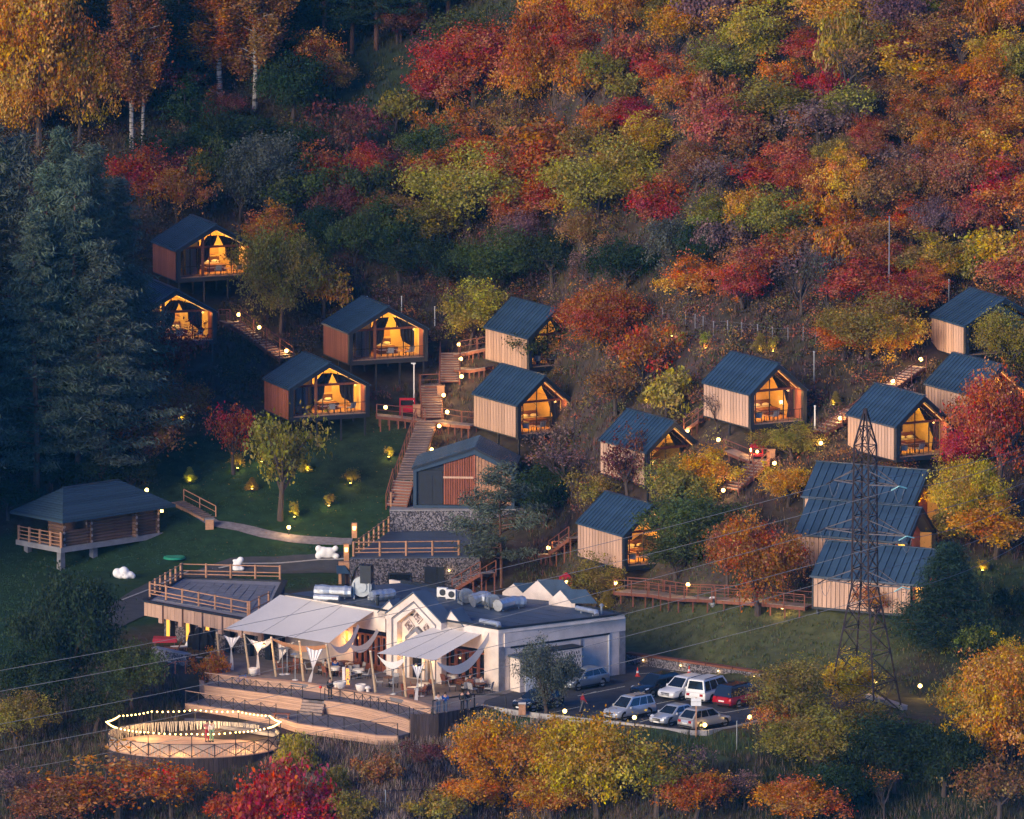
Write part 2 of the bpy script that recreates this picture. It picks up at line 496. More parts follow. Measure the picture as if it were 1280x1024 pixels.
# --- terrace paving and car park: thin slabs on the flat bench (z = 0)
TERR_FRONT = [(266, 843.5), (312, 849), (357, 852.5), (392, 857), (443, 866), (483, 870.5), (509, 876), (539, 885), (548, 893), (603, 882.5)]
terr = [P(*q) for q in TERR_FRONT] + [P(606, 876), P(650, 862), P(623, 852), P(470, 820), P(330, 800), P(262, 812)]
sheet('terrace_paving', terr, .012, 'paving', .3)
LOT_FRONT = [(603, 882.5), (636, 888), (676, 893.5), (768, 903), (833, 911.5), (862, 914.5), (884, 914.5), (920, 908.5), (968, 897)]
lot = [P(*q) for q in LOT_FRONT] + [P(985, 872), P(948, 854), P(860, 842), P(785, 828), P(770, 822), P(735, 836), P(652, 862), P(606, 876.5)]
sheet('car_park', lot, .010, 'asphalt', .3)
def line_sheet(name, a, b, w, z, m, parent=None):
    d = (b - a).normalized(); u = Vector((-d.y, d.x, 0)) * w / 2
    mb = MB().poly([(*(p.xy), z) for p in (a - u, b - u, b + u, a + u)])
    return mb.build(name, m, parent)
for a, b in [((722, 870), (781, 858)), ((690, 891), (725, 883.5)), ((738, 866.5), (745, 864.5)), ((800, 902.5), (822, 896.5)), ((827, 905.5), (850, 899.5)),
             ((820, 880), (846, 874.5)), ((846, 881), (905, 891)), ((905, 891), (945, 884)), ((760, 899), (800, 890)), ((797, 842.5), (842, 839)), ((800, 833), (815, 831)), ((768, 900), (790, 902))]:
    tag(line_sheet('road_marking', P(*a, .014), P(*b, .014), .13, .014, 'road_paint'), kind='structure')
def kerb(pxs, name='kerb', h=.13, w=.18, m='kerb'):
    pts = [P(*q) for q in pxs]
    mb = MB()
    for a, b in zip(pts, pts[1:]):
        d = (b - a); d.z = 0; L = d.length; d.normalize(); u = Vector((-d.y, d.x, 0)) * w
        nseg = max(1, int(L / 1.0))
        for k in range(nseg):
            p = a + d * (L * k / nseg + .012); q = a + d * (L * (k + 1) / nseg - .012)
            mb.hexa([(*p.xy, -.3), (*q.xy, -.3), (*(q - u).xy, -.3), (*(p - u).xy, -.3)], [(*p.xy, h), (*q.xy, h), (*(q - u).xy, h), (*(p - u).xy, h)])
    return tag(mb.build(name, m), kind='structure')
kerb(LOT_FRONT)

# --- gabion retaining wall behind the car park
def wall_thing(name, label, a, b, z0, z1, thick, m, cap=None, cat='wall', zb1=None, capm='timber_red'):
    """upright wall between two ground points; the wall grows away from the camera"""
    root = thing(name, label, cat, (a.x, a.y, z0))
    d = (b - a); d.z = 0; L = d.length; d.normalize(); u = Vector((-d.y, d.x, 0)) * thick
    if u.y < 0: u = -u
    zb1 = z1 if zb1 is None else zb1
    q = [Vector((0, 0, 0)), d * L, d * L + u, u]
    mb = MB().hexa([(v.x, v.y, -.6) for v in q], [(q[0].x, q[0].y, z1 - z0), (q[1].x, q[1].y, zb1 - z0), (q[2].x, q[2].y, zb1 - z0), (q[3].x, q[3].y, z1 - z0)])
    mb.build('stone_face', m, root)
    if cap:
        e = u.normalized() * .06
        nseg = max(1, int(L / 2.4))
        for k in range(nseg):
            t0 = k / nseg; t1 = (k + 1) / nseg - .006
            za = z1 + (zb1 - z1) * t0 - z0; zb = z1 + (zb1 - z1) * t1 - z0
            c = [d * (L * t0) - e, d * (L * t1) - e, d * (L * t1) + u + e, d * (L * t0) + u + e]
            zz = [za, zb, zb, za]
            MB().hexa([(v.x, v.y, h + .004) for v, h in zip(c, zz)], [(v.x, v.y, h + cap) for v, h in zip(c, zz)]).build('coping_beam', capm, root)
    return root
RW0, RW1 = P(783, 829.5), P(950, 853.5)
rw = wall_thing('retaining_wall', 'low gabion retaining wall with red timber coping behind the parked cars', RW0, RW1, 0, .75, .5, 'gabion', cap=.16)
wl = MB().box(-.05, -.03, -.05, .05, .0, .05).ball((0, -.05, 0), .055, 8, 5).mesh('wall_light', 'lamp_globe')
for q in [(804, 825), (851, 831.5), (898, 838), (943, 844.5)]:
    t = (q[0] - 783) / (950 - 783)
    p = RW0.lerp(RW1, t) - RW0
    o = inst(wl, 'wall_light', rw, (p.x, p.y - .02, .48)); point('wall_light_glow', o, (0, -.25, 0), 3)

# --- lawn path, road loop behind the restaurant
def ribbon(name, pxs, w, m, dz=.05, kind='structure', z=None, thick=.15):
    pts = []
    raw = [G(*q) if z is None else P(*q, z) for q in pxs]
    for a, b in zip(raw, raw[1:]):
        n = max(1, int((b - a).length / .8))
        for k in range(n): pts.append(a.lerp(b, k / n))
    pts.append(raw[-1])
    mb = MB(); rows = []
    for k, p in enumerate(pts):
        d = pts[min(k + 1, len(pts) - 1)] - pts[max(k - 1, 0)]; d.z = 0; d.normalize(); u = Vector((-d.y, d.x, 0)) * w / 2
        row = []
        for s in (-1, -.33, .33, 1):
            q = p + u * s * (1 + .08 * noise.noise(p * .6)); row.append((q.x, q.y, (hgt(q.x, q.y) if z is None else z) + dz))
        rows.append(row)
    for r0, r1 in zip(rows, rows[1:]):
        for a in range(3): mb.quad(r0[a], r0[a + 1], r1[a + 1], r1[a])
    return tag(mb.build(name, m), kind=kind)
ribbon('lawn_path', [(252, 646), (268, 655), (300, 660), (330, 668), (365, 674), (400, 677), (440, 678)], 1.3, 'path_stone', .07)
ribbon('service_road', [(60, 800), (120, 782), (165, 762), (200, 738), (240, 722), (300, 712), (345, 711), (400, 707), (436, 706)], 4.4, 'asphalt', .06)
ribbon('road_edge', [(150, 752.5), (190, 737), (235, 716), (300, 706), (350, 705.5), (400, 701), (436, 700)], .22, 'kerb', .12)
# ================================================================== cabins
def poly_slab(mb, pts, y0, y1):
    """pts: (x,z) outline, extruded along y"""
    n = len(pts); i = len(mb.v)
    mb.v += [(x, y0, z) for x, z in pts] + [(x, y1, z) for x, z in pts]
    mb.f.append(tuple(range(i, i + n))); mb.f.append(tuple(range(i + 2 * n - 1, i + n - 1, -1)))
    for k in range(n):
        k2 = (k + 1) % n; mb.f.append((i + k, i + n + k, i + n + k2, i + k2))
    return mb
def ring_slab(mb, outer, inner, y0, y1):
    n = len(outer)
    for k in range(n):
        k2 = (k + 1) % n
        poly_slab(mb, [outer[k], outer[k2], inner[k2], inner[k]], y0, y1)
    return mb
def pleat(mb, left, right, y, n=10, amp=.05):
    """hanging cloth between two edge curves given as lists of (x,z), same length"""
    rows = []
    for (xa, za), (xb, zb) in zip(left, right):
        rows.append([(xa + (xb - xa) * k / n, y + amp * (1 if k % 2 else -1), za + (zb - za) * k / n) for k in range(n + 1)])
    for r0, r1 in zip(rows, rows[1:]):
        for k in range(n): mb.quad(r0[k], r0[k + 1], r1[k + 1], r1[k])
    return mb

def roof_panels(roof, W_, L_, HW, RISE, npan, over=.06, yo=0.0, lift=.0):
    sl = math.hypot(W_ / 2, RISE); pw = L_ / npan
    for side in (0, 1):
        e = Vector((-over if side == 0 else W_ + over, 0, HW - over * RISE / (W_ / 2)))
        r = Vector((W_ / 2, 0, HW + RISE)); d = (r - e)
        nrm = Vector((-d.z, 0, d.x)).normalized()
        if nrm.z < 0: nrm = -nrm
        yv = Vector((0, 1, 0))
        mb = MB()
        def slab(y0, y1, h0, h1):
            a = [e + yv * y0, r + yv * y0, r + yv * y1, e + yv * y1]
            mb.hexa([p + nrm * h0 for p in a], [p + nrm * h1 for p in a])
        slab(.02, pw - .03, .01, .05); slab(pw - .035, pw + .012, .012, .125)
        me = mb.mesh('roof_panel', 'roof_metal')
        for k in range(npan): inst(me, 'roof_panel', roof, (0, yo + k * pw, 0))
def tf(root, p):
    c, s = math.cos(root.rotation_euler.z), math.sin(root.rotation_euler.z)
    return Vector((root.location.x + c * p[0] - s * p[1], root.location.y + s * p[0] + c * p[1], root.location.z + p[2]))

def make_cabin(kind, lit=True):
    if kind == 'A': W_, L_, HW, RISE, nb, npan = 5.4, 7.8, 2.95, 2.3, 15, 15
    else: W_, L_, HW, RISE, nb, npan = 7.3, 6.6, 2.85, 2.05, 13, 13
    FR = .34; yf = 1.55; FL = .38
    root = thing('cabin', '', 'cabin')
    fl = MB().box(.02, .06, .0, W_ - .02, L_ - .02, FL - .03).build('floor_frame', 'dark_metal', root)
    dk = MB()
    # deck boards of the porch
    nbd = 8
    for k in range(nbd):
        y0 = .05 + (yf - .05) * k / nbd
        dk.box(FR, y0, FL - .028, W_ - FR, y0 + (yf - .05) / nbd - .02, FL + .012)
    dk.build('deck', 'deck_wood', root)
    # walls
    wl = MB().box(.05, .36, FL - .02, .2, L_ - .05, HW - .1).build('side_wall', 'dark_metal', root)
    pw = (L_ - .5) / nb
    pm = MB().box(-.005, .02, .12, .047, pw - .045, HW - .14).mesh('plank', 'larch' if kind == 'A' else 'larch_red')
    for k in range(nb): inst(pm, 'plank', wl, (0, .42 + k * pw, 0))
    wr = MB().box(W_ - .2, .36, FL - .02, W_ - .05, L_ - .05, HW - .1).build('side_wall', 'dark_metal', root)
    for k in range(nb): inst(pm, 'plank', wr, (W_ - .042, .42 + k * pw, 0))
    bk = MB(); poly_slab(bk, [(.05, .0), (W_ - .05, .0), (W_ - .05, HW), (W_ / 2, HW + RISE - .05), (.05, HW)], L_ - .15, L_); bk.build('back_wall', 'dark_metal', root)
    # portal frame round the gable
    outer = [(0, -.02), (W_, -.02), (W_, HW), (W_ / 2, HW + RISE), (0, HW)]
    k = FR * 1.05
    inner = [(FR, FL - .06), (W_ - FR, FL - .06), (W_ - FR, HW - .12), (W_ / 2, HW + RISE - .42), (FR, HW - .12)]
    fm = MB(); ring_slab(fm, outer, inner, 0, .36); fm.build('portal_frame', 'dark_metal', root)
    # roof
    rf = MB()
    for sx in (0, 1):
        xe = 0 if sx == 0 else W_
        xi = .2 if sx == 0 else W_ - .2
        rf_pts = [(xe, HW), (W_ / 2, HW + RISE), (W_ / 2, HW + RISE - .26), (xe + (.22 if sx == 0 else -.22), HW - .08)]
        poly_slab(rf, rf_pts, .365, L_)
    roof = rf.build('roof', 'dark_metal', root)
    roof_panels(roof, W_, L_, HW, RISE, npan)
    MB().bar((W_ / 2, -.04, HW + RISE + .10), (W_ / 2, L_ + .04, HW + RISE + .10), .34, .05).build('ridge_cap', 'roof_metal', roof)
    for xe, s in ((-.09, -1), (W_ + .09, 1)):
        MB().bar((xe, -.03, HW - .08), (xe, L_ + .03, HW - .08), .12, .14).build('gutter', 'roof_metal', roof)
    # porch lining
    for s in (0, 1):
        x0 = .205 if s == 0 else W_ - .245
        MB().box(x0, .37, FL, x0 + .04, yf + .05, HW - .16).build('porch_lining', 'larch_red', root)
    so = MB()
    for s in (0, 1):
        xe = .24 if s == 0 else W_ - .24
        xm = W_ / 2 - (.02 if s == 0 else -.02)
        so_p = [(xe, HW - .12), (xm, HW + RISE - .30), (xm, HW + RISE - .34), (xe, HW - .16)]
        poly_slab(so, so_p, .37, yf + .05)
    so.build('porch_soffit', 'larch_red', root)
    if lit:
        d = Vector((W_ / 2 - .26, 0, RISE - .18)); a = Vector((W_ - .26, 0, HW - .18)); b = Vector((W_ / 2, 0, HW + RISE - .36))
        for t0, t1 in ((.12, .38), (.44, .92)):
            p = a.lerp(b, t0); q = a.lerp(b, t1)
            MB().bar((p.x, .75, p.z - .03), (q.x, .75, q.z - .03), .035, .03).build('led_strip', 'led_strip', root)
    # glazed facade
    bz = HW - .14
    xs = [FR - .1, 1.35, W_ / 2, W_ - 1.35, W_ - FR + .1] if kind == 'A' else [.24, 1.1, 1.75, 2.55, 3.55, 5.6, W_ - .24]
    for x0, x1 in zip(xs, xs[1:]):
        pn = MB().quad((x0 + .03, yf, FL + .05), (x1 - .03, yf, FL + .05), (x1 - .03, yf, bz), (x0 + .03, yf, bz))
        dim = kind == 'B' and x1 < 2.6
        pn.build('glass_pane', 'glass' if lit and not dim else 'dark_pane', root)
    topx = W_ / 2
    def rz_(x): return HW + (RISE - .34) * (1 - abs(x - W_ / 2) / (W_ / 2))
    ux = [.4, topx, W_ - .4] if kind == 'A' else [.4, 2.55, W_ / 2, 4.95, W_ - .4]
    for x0, x1 in zip(ux, ux[1:]):
        pts = [(x0 + .03, yf, bz + .2), (x1 - .03, yf, bz + .2), (x1 - .03, yf, max(bz + .21, rz_(x1) - .05)), (x0 + .03, yf, max(bz + .21, rz_(x0) - .05))]
        MB().poly(pts).build('glass_pane', 'glass' if lit else 'dark_pane', root)
    mm = MB().box(-.035, yf - .04, FL + .01, .035, yf + .04, bz).mesh('mullion', 'steel_dark')
    for x in xs[1:-1]: inst(mm, 'mullion', root, (x, 0, 0))
    for x in ux[1:-1]: MB().box(x - .035, yf - .04, bz + .18, x + .035, yf + .04, rz_(x) - .02).build('mullion', 'steel_dark', root)
    MB().box(.22, yf - .16, bz, W_ - .22, yf + .02, bz + .18).build('tie_beam', 'timber_red', root)
    if kind == 'B': MB().box(2.45, .38, FL + .012, 2.65, .60, rz_(2.55) - .06).build('porch_post', 'timber_red', root)
    # room behind the glass
    y0, y1 = yf + .12, L_ - 1.6
    rm = MB()
    A = [(.22, FL), (W_ - .22, FL), (W_ - .22, HW - .12), (W_ / 2, HW + RISE - .4), (.22, HW - .12)]
    for (xa, za), (xb, zb) in zip(A[1:], A[2:] + A[:1]): rm.quad((xa, y0, za), (xb, y0, zb), (xb, y1, zb), (xa, y1, za))
    rm.poly([(x, y1, z) for x, z in A])
    rm.build('room_lining', 'plaster_ochre', root)
    MB().quad((.2, y0 - .1, FL + .015), (W_ - .2, y0 - .1, FL + .015), (W_ - .2, y1, FL + .015), (.2, y1, FL + .015)).build('room_floor', 'ply_warm', root)
    c = W_ / 2
    if kind == 'A':
        MB().box(c - .9, y1 - .16, FL + .02, c - .1, y1 - .01, 2.5).build('room_door', 'ply_warm', root)
        MB().box(c + .45, y1 - .1, 1.35, c + 1.25, y1 - .02, 2.25).build('wall_screen', 'glazed_dark', root)
        MB().box(c + .2, y1 - .7, FL + .02, c + 1.6, y1 - .12, .95).build('sideboard', 'ply_warm', root)
    else:
        MB().box(3.6, y1 - .12, 1.6, 5.6, y1 - .02, 2.4).build('headboard_panel', 'ply_warm', root)
        MB().box(2.5, y0 + .02, FL + .02, 2.62, y1, rz_(2.55) - .1).build('partition', 'plaster_ochre', root)
    # curtains
    yc = yf + .2
    if kind == 'A':
        cm = MB(); z0 = FL + .03
        pleat(cm, [(W_ - 1.45, bz), (W_ - 1.25, 2.0), (W_ - 1.0, 1.5), (W_ - 1.15, z0)], [(W_ - .25, bz), (W_ - .25, 2.0), (W_ - .25, 1.5), (W_ - .25, z0)], yc, 8)
        cm.build('curtain', 'curtain_dark', root)
        cm = MB(); pleat(cm, [(c + .12, rz_(c + .12) - .12), (c + .45, bz + 1.1), (c + .8, bz + .5), (c + 1.05, bz + .02)], [(c + .4, rz_(c + .4) - .12), (c + 1.2, rz_(c + 1.2) - .12), (W_ - .8, rz_(W_ - .8) - .1), (W_ - .3, bz + .02)], yc, 8)
        cm.build('curtain', 'curtain_dark', root)
        cm = MB(); pleat(cm, [(.25, bz), (.25, 2.0), (.25, 1.5)], [(1.05, bz), (.7, 2.2), (.3, 1.7)], yc, 6); cm.build('curtain', 'curtain_dark', root)
        cm = MB(); pleat(cm, [(.4, bz + .02), (1.0, rz_(1.0) - .1), (c - .7, rz_(c - .7) - .1)], [(c - 1.25, bz + .02), (c - 1.0, bz + .7), (c - .45, rz_(c - .45) - .15)], yc, 6); cm.build('curtain', 'curtain_dark', root)
    else:
        z0 = FL + .03; m0 = 4.55
        for sg in (-1, 1):
            edge = [(m0 + sg * .62, bz), (m0 + sg * .66, 2.1), (m0 + sg * .85, 1.6), (m0 + sg * 1.45, 1.25), (m0 + sg * 1.75, .95)]
            out = [(m0 + sg * 1.95, z) for _, z in edge]
            cm = MB(); pleat(cm, edge, out, yc, 8); cm.build('curtain', 'curtain_dark', root)
            edge = [(m0 - .05 + sg * .06, bz + 1.05), (m0 + sg * .3, bz + .5), (m0 + sg * .55, bz + .02)]
            ox = 2.62 if sg < 0 else W_ - .35
            out = [(m0 + (ox - m0) * f, min(rz_(m0 + (ox - m0) * f) - .08, z)) for f, (_, z) in zip((.55, .8, 1), edge)]
            cm = MB(); pleat(cm, edge, out, yc, 8); cm.build('curtain', 'curtain_dark', root)
        cm = MB(); pleat(cm, [(.3, bz), (.3, FL + .03)], [(1.05, bz), (.7, FL + .03)], yc, 6); cm.build('curtain', 'curtain_dark', root)
        cm = MB(); pleat(cm, [(1.2, bz), (1.2, FL + .03)], [(2.4, bz), (2.4, FL + .03)], yc, 8); cm.build('curtain', 'muslin', root)
    # porch railing
    rl = MB(); yr = .2
    rl.bar((FR, yr, FL + .95), (W_ - FR, yr, FL + .95), .05, .04)
    rl.bar((FR, yr, FL + .12), (W_ - FR, yr, FL + .12), .03, .03)
    rail = rl.build('porch_railing', 'rail_dark', root)
    bm = MB().box(-.012, yr - .012, FL + .012, .012, yr + .012, FL + .95).mesh('baluster', 'rail_dark')
    nbal = 9
    for k in range(nbal): inst(bm, 'baluster', rail, (FR + (W_ - 2 * FR) * (k + .5) / nbal, 0, 0))
    # steel stilts
    sm = MB().box(-.07, -.07, -5.2, .07, .07, .01).mesh('stilt', 'dark_metal')
    for x in ((.3, W_ - .3) if kind == 'A' else (.3, 2.6, 4.8, W_ - .3)):
        for y in (.35, L_ * .5): inst(sm, 'stilt', root, (x, y, 0))
    if lit:
        point('ceiling_lamp', root, (c + (.0 if kind == 'A' else .9), 3.0, 2.5), 330, (1, .56, .11), .25)
        if kind == 'B': point('ceiling_lamp', root, (1.3, 3.2, 2.2), 6, (1, .6, .25), .25)
        point('porch_lamp', root, (W_ - .5, .9, HW - .35), 5, (1, .5, .15), .1)
    return root
# furniture set on the porches and in the rooms
def make_chair(name, m, frame):
    r = thing(name, '', 'chair')
    MB().box(-.28, -.26, .38, .28, .26, .46).build('seat', m, r)
    MB().hexa([(-.28, .22, .44), (.28, .22, .44), (.28, .28, .44), (-.28, .28, .44)], [(-.28, .34, .92), (.28, .34, .92), (.28, .40, .92), (-.28, .40, .92)]).build('backrest', m, r)
    lg = MB().box(-.022, -.022, 0, .022, .022, .385).mesh('leg', frame)
    for x in (-.24, .24):
        for y in (-.22, .22): inst(lg, 'leg', r, (x, y, 0))
    for s in (-1, 1): MB().bar((s * .3, -.26, .64), (s * .3, .3, .64), .05, .04).build('armrest', frame, r)
    return r
def make_table(name, r_=.4, h=.62, m='larch', round_=True):
    r = thing(name, '', 'table')
    if round_: MB().lathe([(r_, h - .04), (r_, h)], 14).build('tabletop', m, r)
    else: MB().box(-r_, -r_ * .8, h - .04, r_, r_ * .8, h).build('tabletop', m, r)
    MB().tube((0, 0, .02), (0, 0, h - .04), .035, n=8).build('pedestal', 'rail_dark', r)
    MB().lathe([(r_ * .6, 0), (r_ * .55, .025)], 12).build('base', 'rail_dark', r)
    return r
def make_bed():
    r = thing('bed', '', 'bed')
    MB().box(-.9, -1.0, .02, .9, 1.0, .32).build('bed_frame', 'bed_brown', r)
    MB().box(-.86, -.97, .322, .86, .95, .55).build('mattress', 'linen_white', r)
    MB().box(-.88, -.99, .40, .88, .1, .585).build('blanket', 'bed_brown', r)
    MB().box(-.95, .955, .02, .95, 1.05, 1.05).build('headboard', 'bed_brown', r)
    for s in (-1, 1): MB().ball((s * .42, .62, .70), .36, 10, 6, (1, .55, .42)).build('pillow', 'linen_white', r, smooth=True)
    return r
def make_lamp():
    r = thing('floor_lamp', '', 'lamp')
    MB().lathe([(.14, 0), (.13, .03)], 10).build('base', 'rail_dark', r)
    MB().tube((0, 0, .03), (0, 0, 1.2), .015, n=6).build('stem', 'rail_dark', r)
    MB().lathe([(.17, 1.18), (.11, 1.45)], 12).build('shade', 'lampshade', r)
    return r
PR = {}
def place(root, o, p, rz, label, group):
    o.location = tf(root, p); o.rotation_euler = (0, 0, root.rotation_euler.z + rz)
    tag(o, label, None, group)
def new(key, fn):
    if key not in PR:
        PR[key] = fn(); return PR[key]
    return copy_tree(PR[key])
CAB = [  # kind, px, py of the front-left bottom corner, height above ground there, yaw, lit, label
 ('A', 647.5, 549.5, 2.0, 29.5, 1, 'cabin with lit glass gable beside the main wooden staircase, above the windowless dark house', 'the lit cabin beside the main staircase'),
 ('A', 661.5, 465.0, 1.8, 29.5, 1, 'cabin whose lit gable is half hidden by a green tree, uphill of the staircase cabin', 'the tree-screened cabin'),
 ('A', 938.5, 537.0, 2.2, 29.5, 1, 'pale larch cabin with lit glass gable standing below the row of white fence posts', 'the cabin below the fence posts'),
 ('A', 808.5, 609.0, 1.8, 29.5, 1, 'lit cabin with a dark twisted tree in front of its plank side wall', 'the cabin behind the dark twisted tree'),
 ('A', 780.5, 714.0, 1.7, 29.5, 1, 'cabin just above the boardwalk with its lit gable screened by leaves', 'the cabin above the boardwalk'),
 ('A', 1120.5, 578.0, 2.0, 29.5, 1, 'lit pale cabin whose side wall stands behind the top of the lattice power pylon', 'the cabin behind the pylon top'),
 ('A', 1218.0, 539.0, 1.7, 29.5, 1, 'pale cabin with its gable covered by a large red and orange tree', 'the red-tree cabin'),
 ('B', 1207.0, 450.0, 1.7, 24.0, 0, 'unlit wide cabin with pale plank side, uppermost on the right hand slope', 'the unlit cabin'),
 ('B', 221.5, 353.5, 3.0, 21.0, 1, 'wide lit cabin on stilts, highest on the slope beside the pine wood', 'the highest wide cabin'),
 ('B', 172.0, 435.5, 2.4, 21.0, 1, 'wide lit cabin half hidden behind a maroon tree at the edge of the pines', 'the cabin behind the maroon tree'),
 ('B', 436.5, 457.0, 2.8, 21.0, 1, 'wide lit cabin with red plank side at the head of the main staircase', 'the red-sided cabin at the staircase head'),
 ('B', 362.5, 527.5, 2.7, 21.0, 1, 'wide lit cabin on tall stilts reached by the side walkway above the lawn', 'the stilted cabin above the lawn'),
]
CABINS = []
for i, (kind, px, py, dz, yaw, lit, lab, short) in enumerate(CAB):
    key = (kind, lit)
    root = new(key, lambda: make_cabin(kind, lit))
    root.location = G(px, py, dz); root.rotation_euler = (0, 0, R(yaw))
    tag(root, lab, 'cabin', 'gabled cabins on the hillside')
    CABINS.append(root)
    vr = random.Random(50 + i)
    for ch in root.children:
        if ch.name.startswith('ceiling_lamp') and ch.data.energy > 100:
            ch.data = ch.data.copy(); ch.data.energy = vr.uniform(120, 270); ch.data.color = (1, vr.uniform(.46, .56), vr.uniform(.06, .12)); ch.location.x += vr.uniform(-.6, .6)
        if ch.name.startswith('curtain'): ch.location.x = vr.uniform(-.28, .22)
        if ch.name.startswith('wall_screen') or ch.name.startswith('room_door'): ch.location.x = vr.uniform(-.5, .4)
    if kind == 'B' and not lit:
        for ch in root.children:
            if ch.name.startswith('side_wall'):
                for c2 in ch.children: c2.data.materials[0] = MATS['larch']
    FLZ = .393
    g = 'cabin furniture'
    if kind == 'A':
        spots = [(1.25, .85, R(150)), (2.75, .9, R(190))]; tb = (1.95, 1.05); bd = (3.9, 4.3); lp = (1.0, 2.6)
    else:
        spots = [(4.1, .85, R(170)), (5.9, .85, R(200))]; tb = (5.0, 1.0); bd = (4.6, 3.6); lp = (6.2, 2.6)
    for q in spots: place(root, new('chair', lambda: make_chair('porch_chair', 'wicker', 'rail_dark')), (q[0], q[1], FLZ), q[2], 'wicker armchair on the porch of ' + short, 'armchairs on cabin porches')
    place(root, new('ptable', lambda: make_table('porch_table', .32, .5)), (tb[0], tb[1], FLZ), 0, 'small round table on the porch of ' + short, 'tables on cabin porches')
    if lit:
        place(root, new('bed', make_bed), (bd[0], bd[1], FLZ + .003), 0, 'bed with white pillows seen through the glass of ' + short, 'beds in the cabins')
        place(root, new('lamp', make_lamp), (lp[0], lp[1], FLZ + .003), 0, 'glowing floor lamp behind the glass of ' + short, 'lamps in the cabins')

# ------------------------------------------------------------------ long low houses on the right
def make_long(label):
    Lx, D, HW, RISE = 10.2, 5.2, 2.85, 2.3
    root = thing('long_house', label, 'house', group='long low houses behind the pylon')
    MB().box(.03, .05, 0, Lx - .03, D - .05, .3).build('floor_frame', 'dark_metal', root)
    wl = MB().box(.1, .05, .28, Lx - 1.45, .2, HW - .05).build('front_wall', 'dark_metal', root)
    nb = 22; pw = (Lx - 1.6) / nb
    pm = MB().box(.02, -.005, .2, pw - .03, .047, HW - .12).mesh('plank', 'larch')
    for k in range(nb): inst(pm, 'plank', wl, (.2 + k * pw, 0, 0))
    MB().box(.1, D - .2, .28, Lx - .1, D - .05, HW - .05).build('back_wall', 'dark_metal', root)
    m = MB(); m.hexa([(.05, .0, .0), (.2, .0, .0), (.2, D, .0), (.05, D, .0)], [(.05, .0, HW), (.2, .0, HW), (.2, D, HW), (.05, D, HW)])
    m.poly([(.05, 0, HW), (.05, D / 2, HW + RISE - .06), (.05, D, HW)]); m.build('end_wall', 'dark_metal', root)
    # recessed right gable: lit porch with red boards
    ys = Lx - 1.3
    e = MB(); e.poly([(ys, .2, .3), (ys, D - .2, .3), (ys, D - .2, HW), (ys, D / 2, HW + RISE - .2), (ys, .2, HW)]); e.build('gable_wall', 'larch_red', root)
    MB().box(ys + .01, D * .45, .3, ys + .06, D * .62, 2.3).build('door', 'glazed_dark', root)
    MB().box(ys + .01, D * .12, .3, ys + .05, D * .4, 2.5).build('lit_panel', 'plaster_ochre', root)
    MB().box(ys + .05, D - .32, .3, Lx - .25, D - .21, HW - .05).build('porch_side', 'plaster_ochre', root); MB().box(ys, .1, .28, Lx - .25, D - .2, .34).build('porch_deck', 'deck_wood', root)
    fr = MB()
    for a, b in (((0, 0), (0, HW)), ((0, HW), (D / 2, HW + RISE)), ((D / 2, HW + RISE), (D, HW)), ((D, HW), (D, 0))):
        fr.bar((Lx - .1, a[0], a[1] - .1), (Lx - .1, b[0], b[1] - .1), .3, .26)
    fr.build('portal_frame', 'dark_metal', root)
    rf = MB()
    for s in (0, 1):
        y0 = -.12 if s == 0 else D + .12
        z0 = HW - .12 * RISE / (D / 2)
        rf.hexa([(0, y0, z0 - .2), (Lx, y0, z0 - .2), (Lx, D / 2, HW + RISE - .2), (0, D / 2, HW + RISE - .2)], [(0, y0, z0), (Lx, y0, z0), (Lx, D / 2, HW + RISE), (0, D / 2, HW + RISE)])
    roof = rf.build('roof', 'roof_metal', root)
    npan = 15; pw = Lx / npan
    for s in (0, 1):
        e = Vector((0, -.15 if s == 0 else D + .15, HW - .15 * RISE / (D / 2))); r = Vector((0, D / 2, HW + RISE)); d = r - e
        nrm = Vector((0, -d.z, d.y)).normalized()
        if nrm.z < 0: nrm = -nrm
        xv = Vector((1, 0, 0)); mb = MB()
        for x0, x1, h0, h1 in ((.02, pw - .05, .01, .045), (pw - .05, pw - .0, .012, .13)):
            a = [e + xv * x0, r + xv * x0, r + xv * x1, e + xv * x1]
            mb.hexa([p + nrm * h0 for p in a], [p + nrm * h1 for p in a])
        me = mb.mesh('roof_panel', 'roof_metal')
        for k in range(npan): inst(me, 'roof_panel', roof, (k * pw, 0, 0))
    MB().bar((-.04, D / 2, HW + RISE + .09), (Lx + .04, D / 2, HW + RISE + .09), .3, .05).build('ridge_cap', 'roof_metal', roof)
    MB().bar((-.04, -.22, HW - .16), (Lx + .04, -.22, HW - .16), .13, .14).build('gutter', 'roof_metal', roof)
    sm = MB().box(-.08, -.08, -4, .08, .08, .02).mesh('stilt', 'dark_metal')
    for x in (.4, Lx / 2, Lx - .4):
        for y in (.4, D * .6): inst(sm, 'stilt', root, (x, y, 0))
    point('porch_lamp', root, (Lx - .6, D * .3, 2.5), 110, (1, .5, .12), .12)
    return root
LONGS = []
for i, (px, py, dz, lab) in enumerate([(1014, 761, .7, 'long low house nearest the grass slope, its whole plank wall seen below the roof'),
                        (993, 708, .7, 'middle one of three long low houses, with a lit orange gable porch'),
                        (1003, 661, .7, 'rearmost of three long low houses, roof half seen with a dark red gable')]):
    r = make_long(lab) if i == 0 else copy_tree(LONGS[0])
    r.location = G(px, py, dz); r.rotation_euler = (0, 0, R(-27)); tag(r, lab)
    LONGS.append(r)

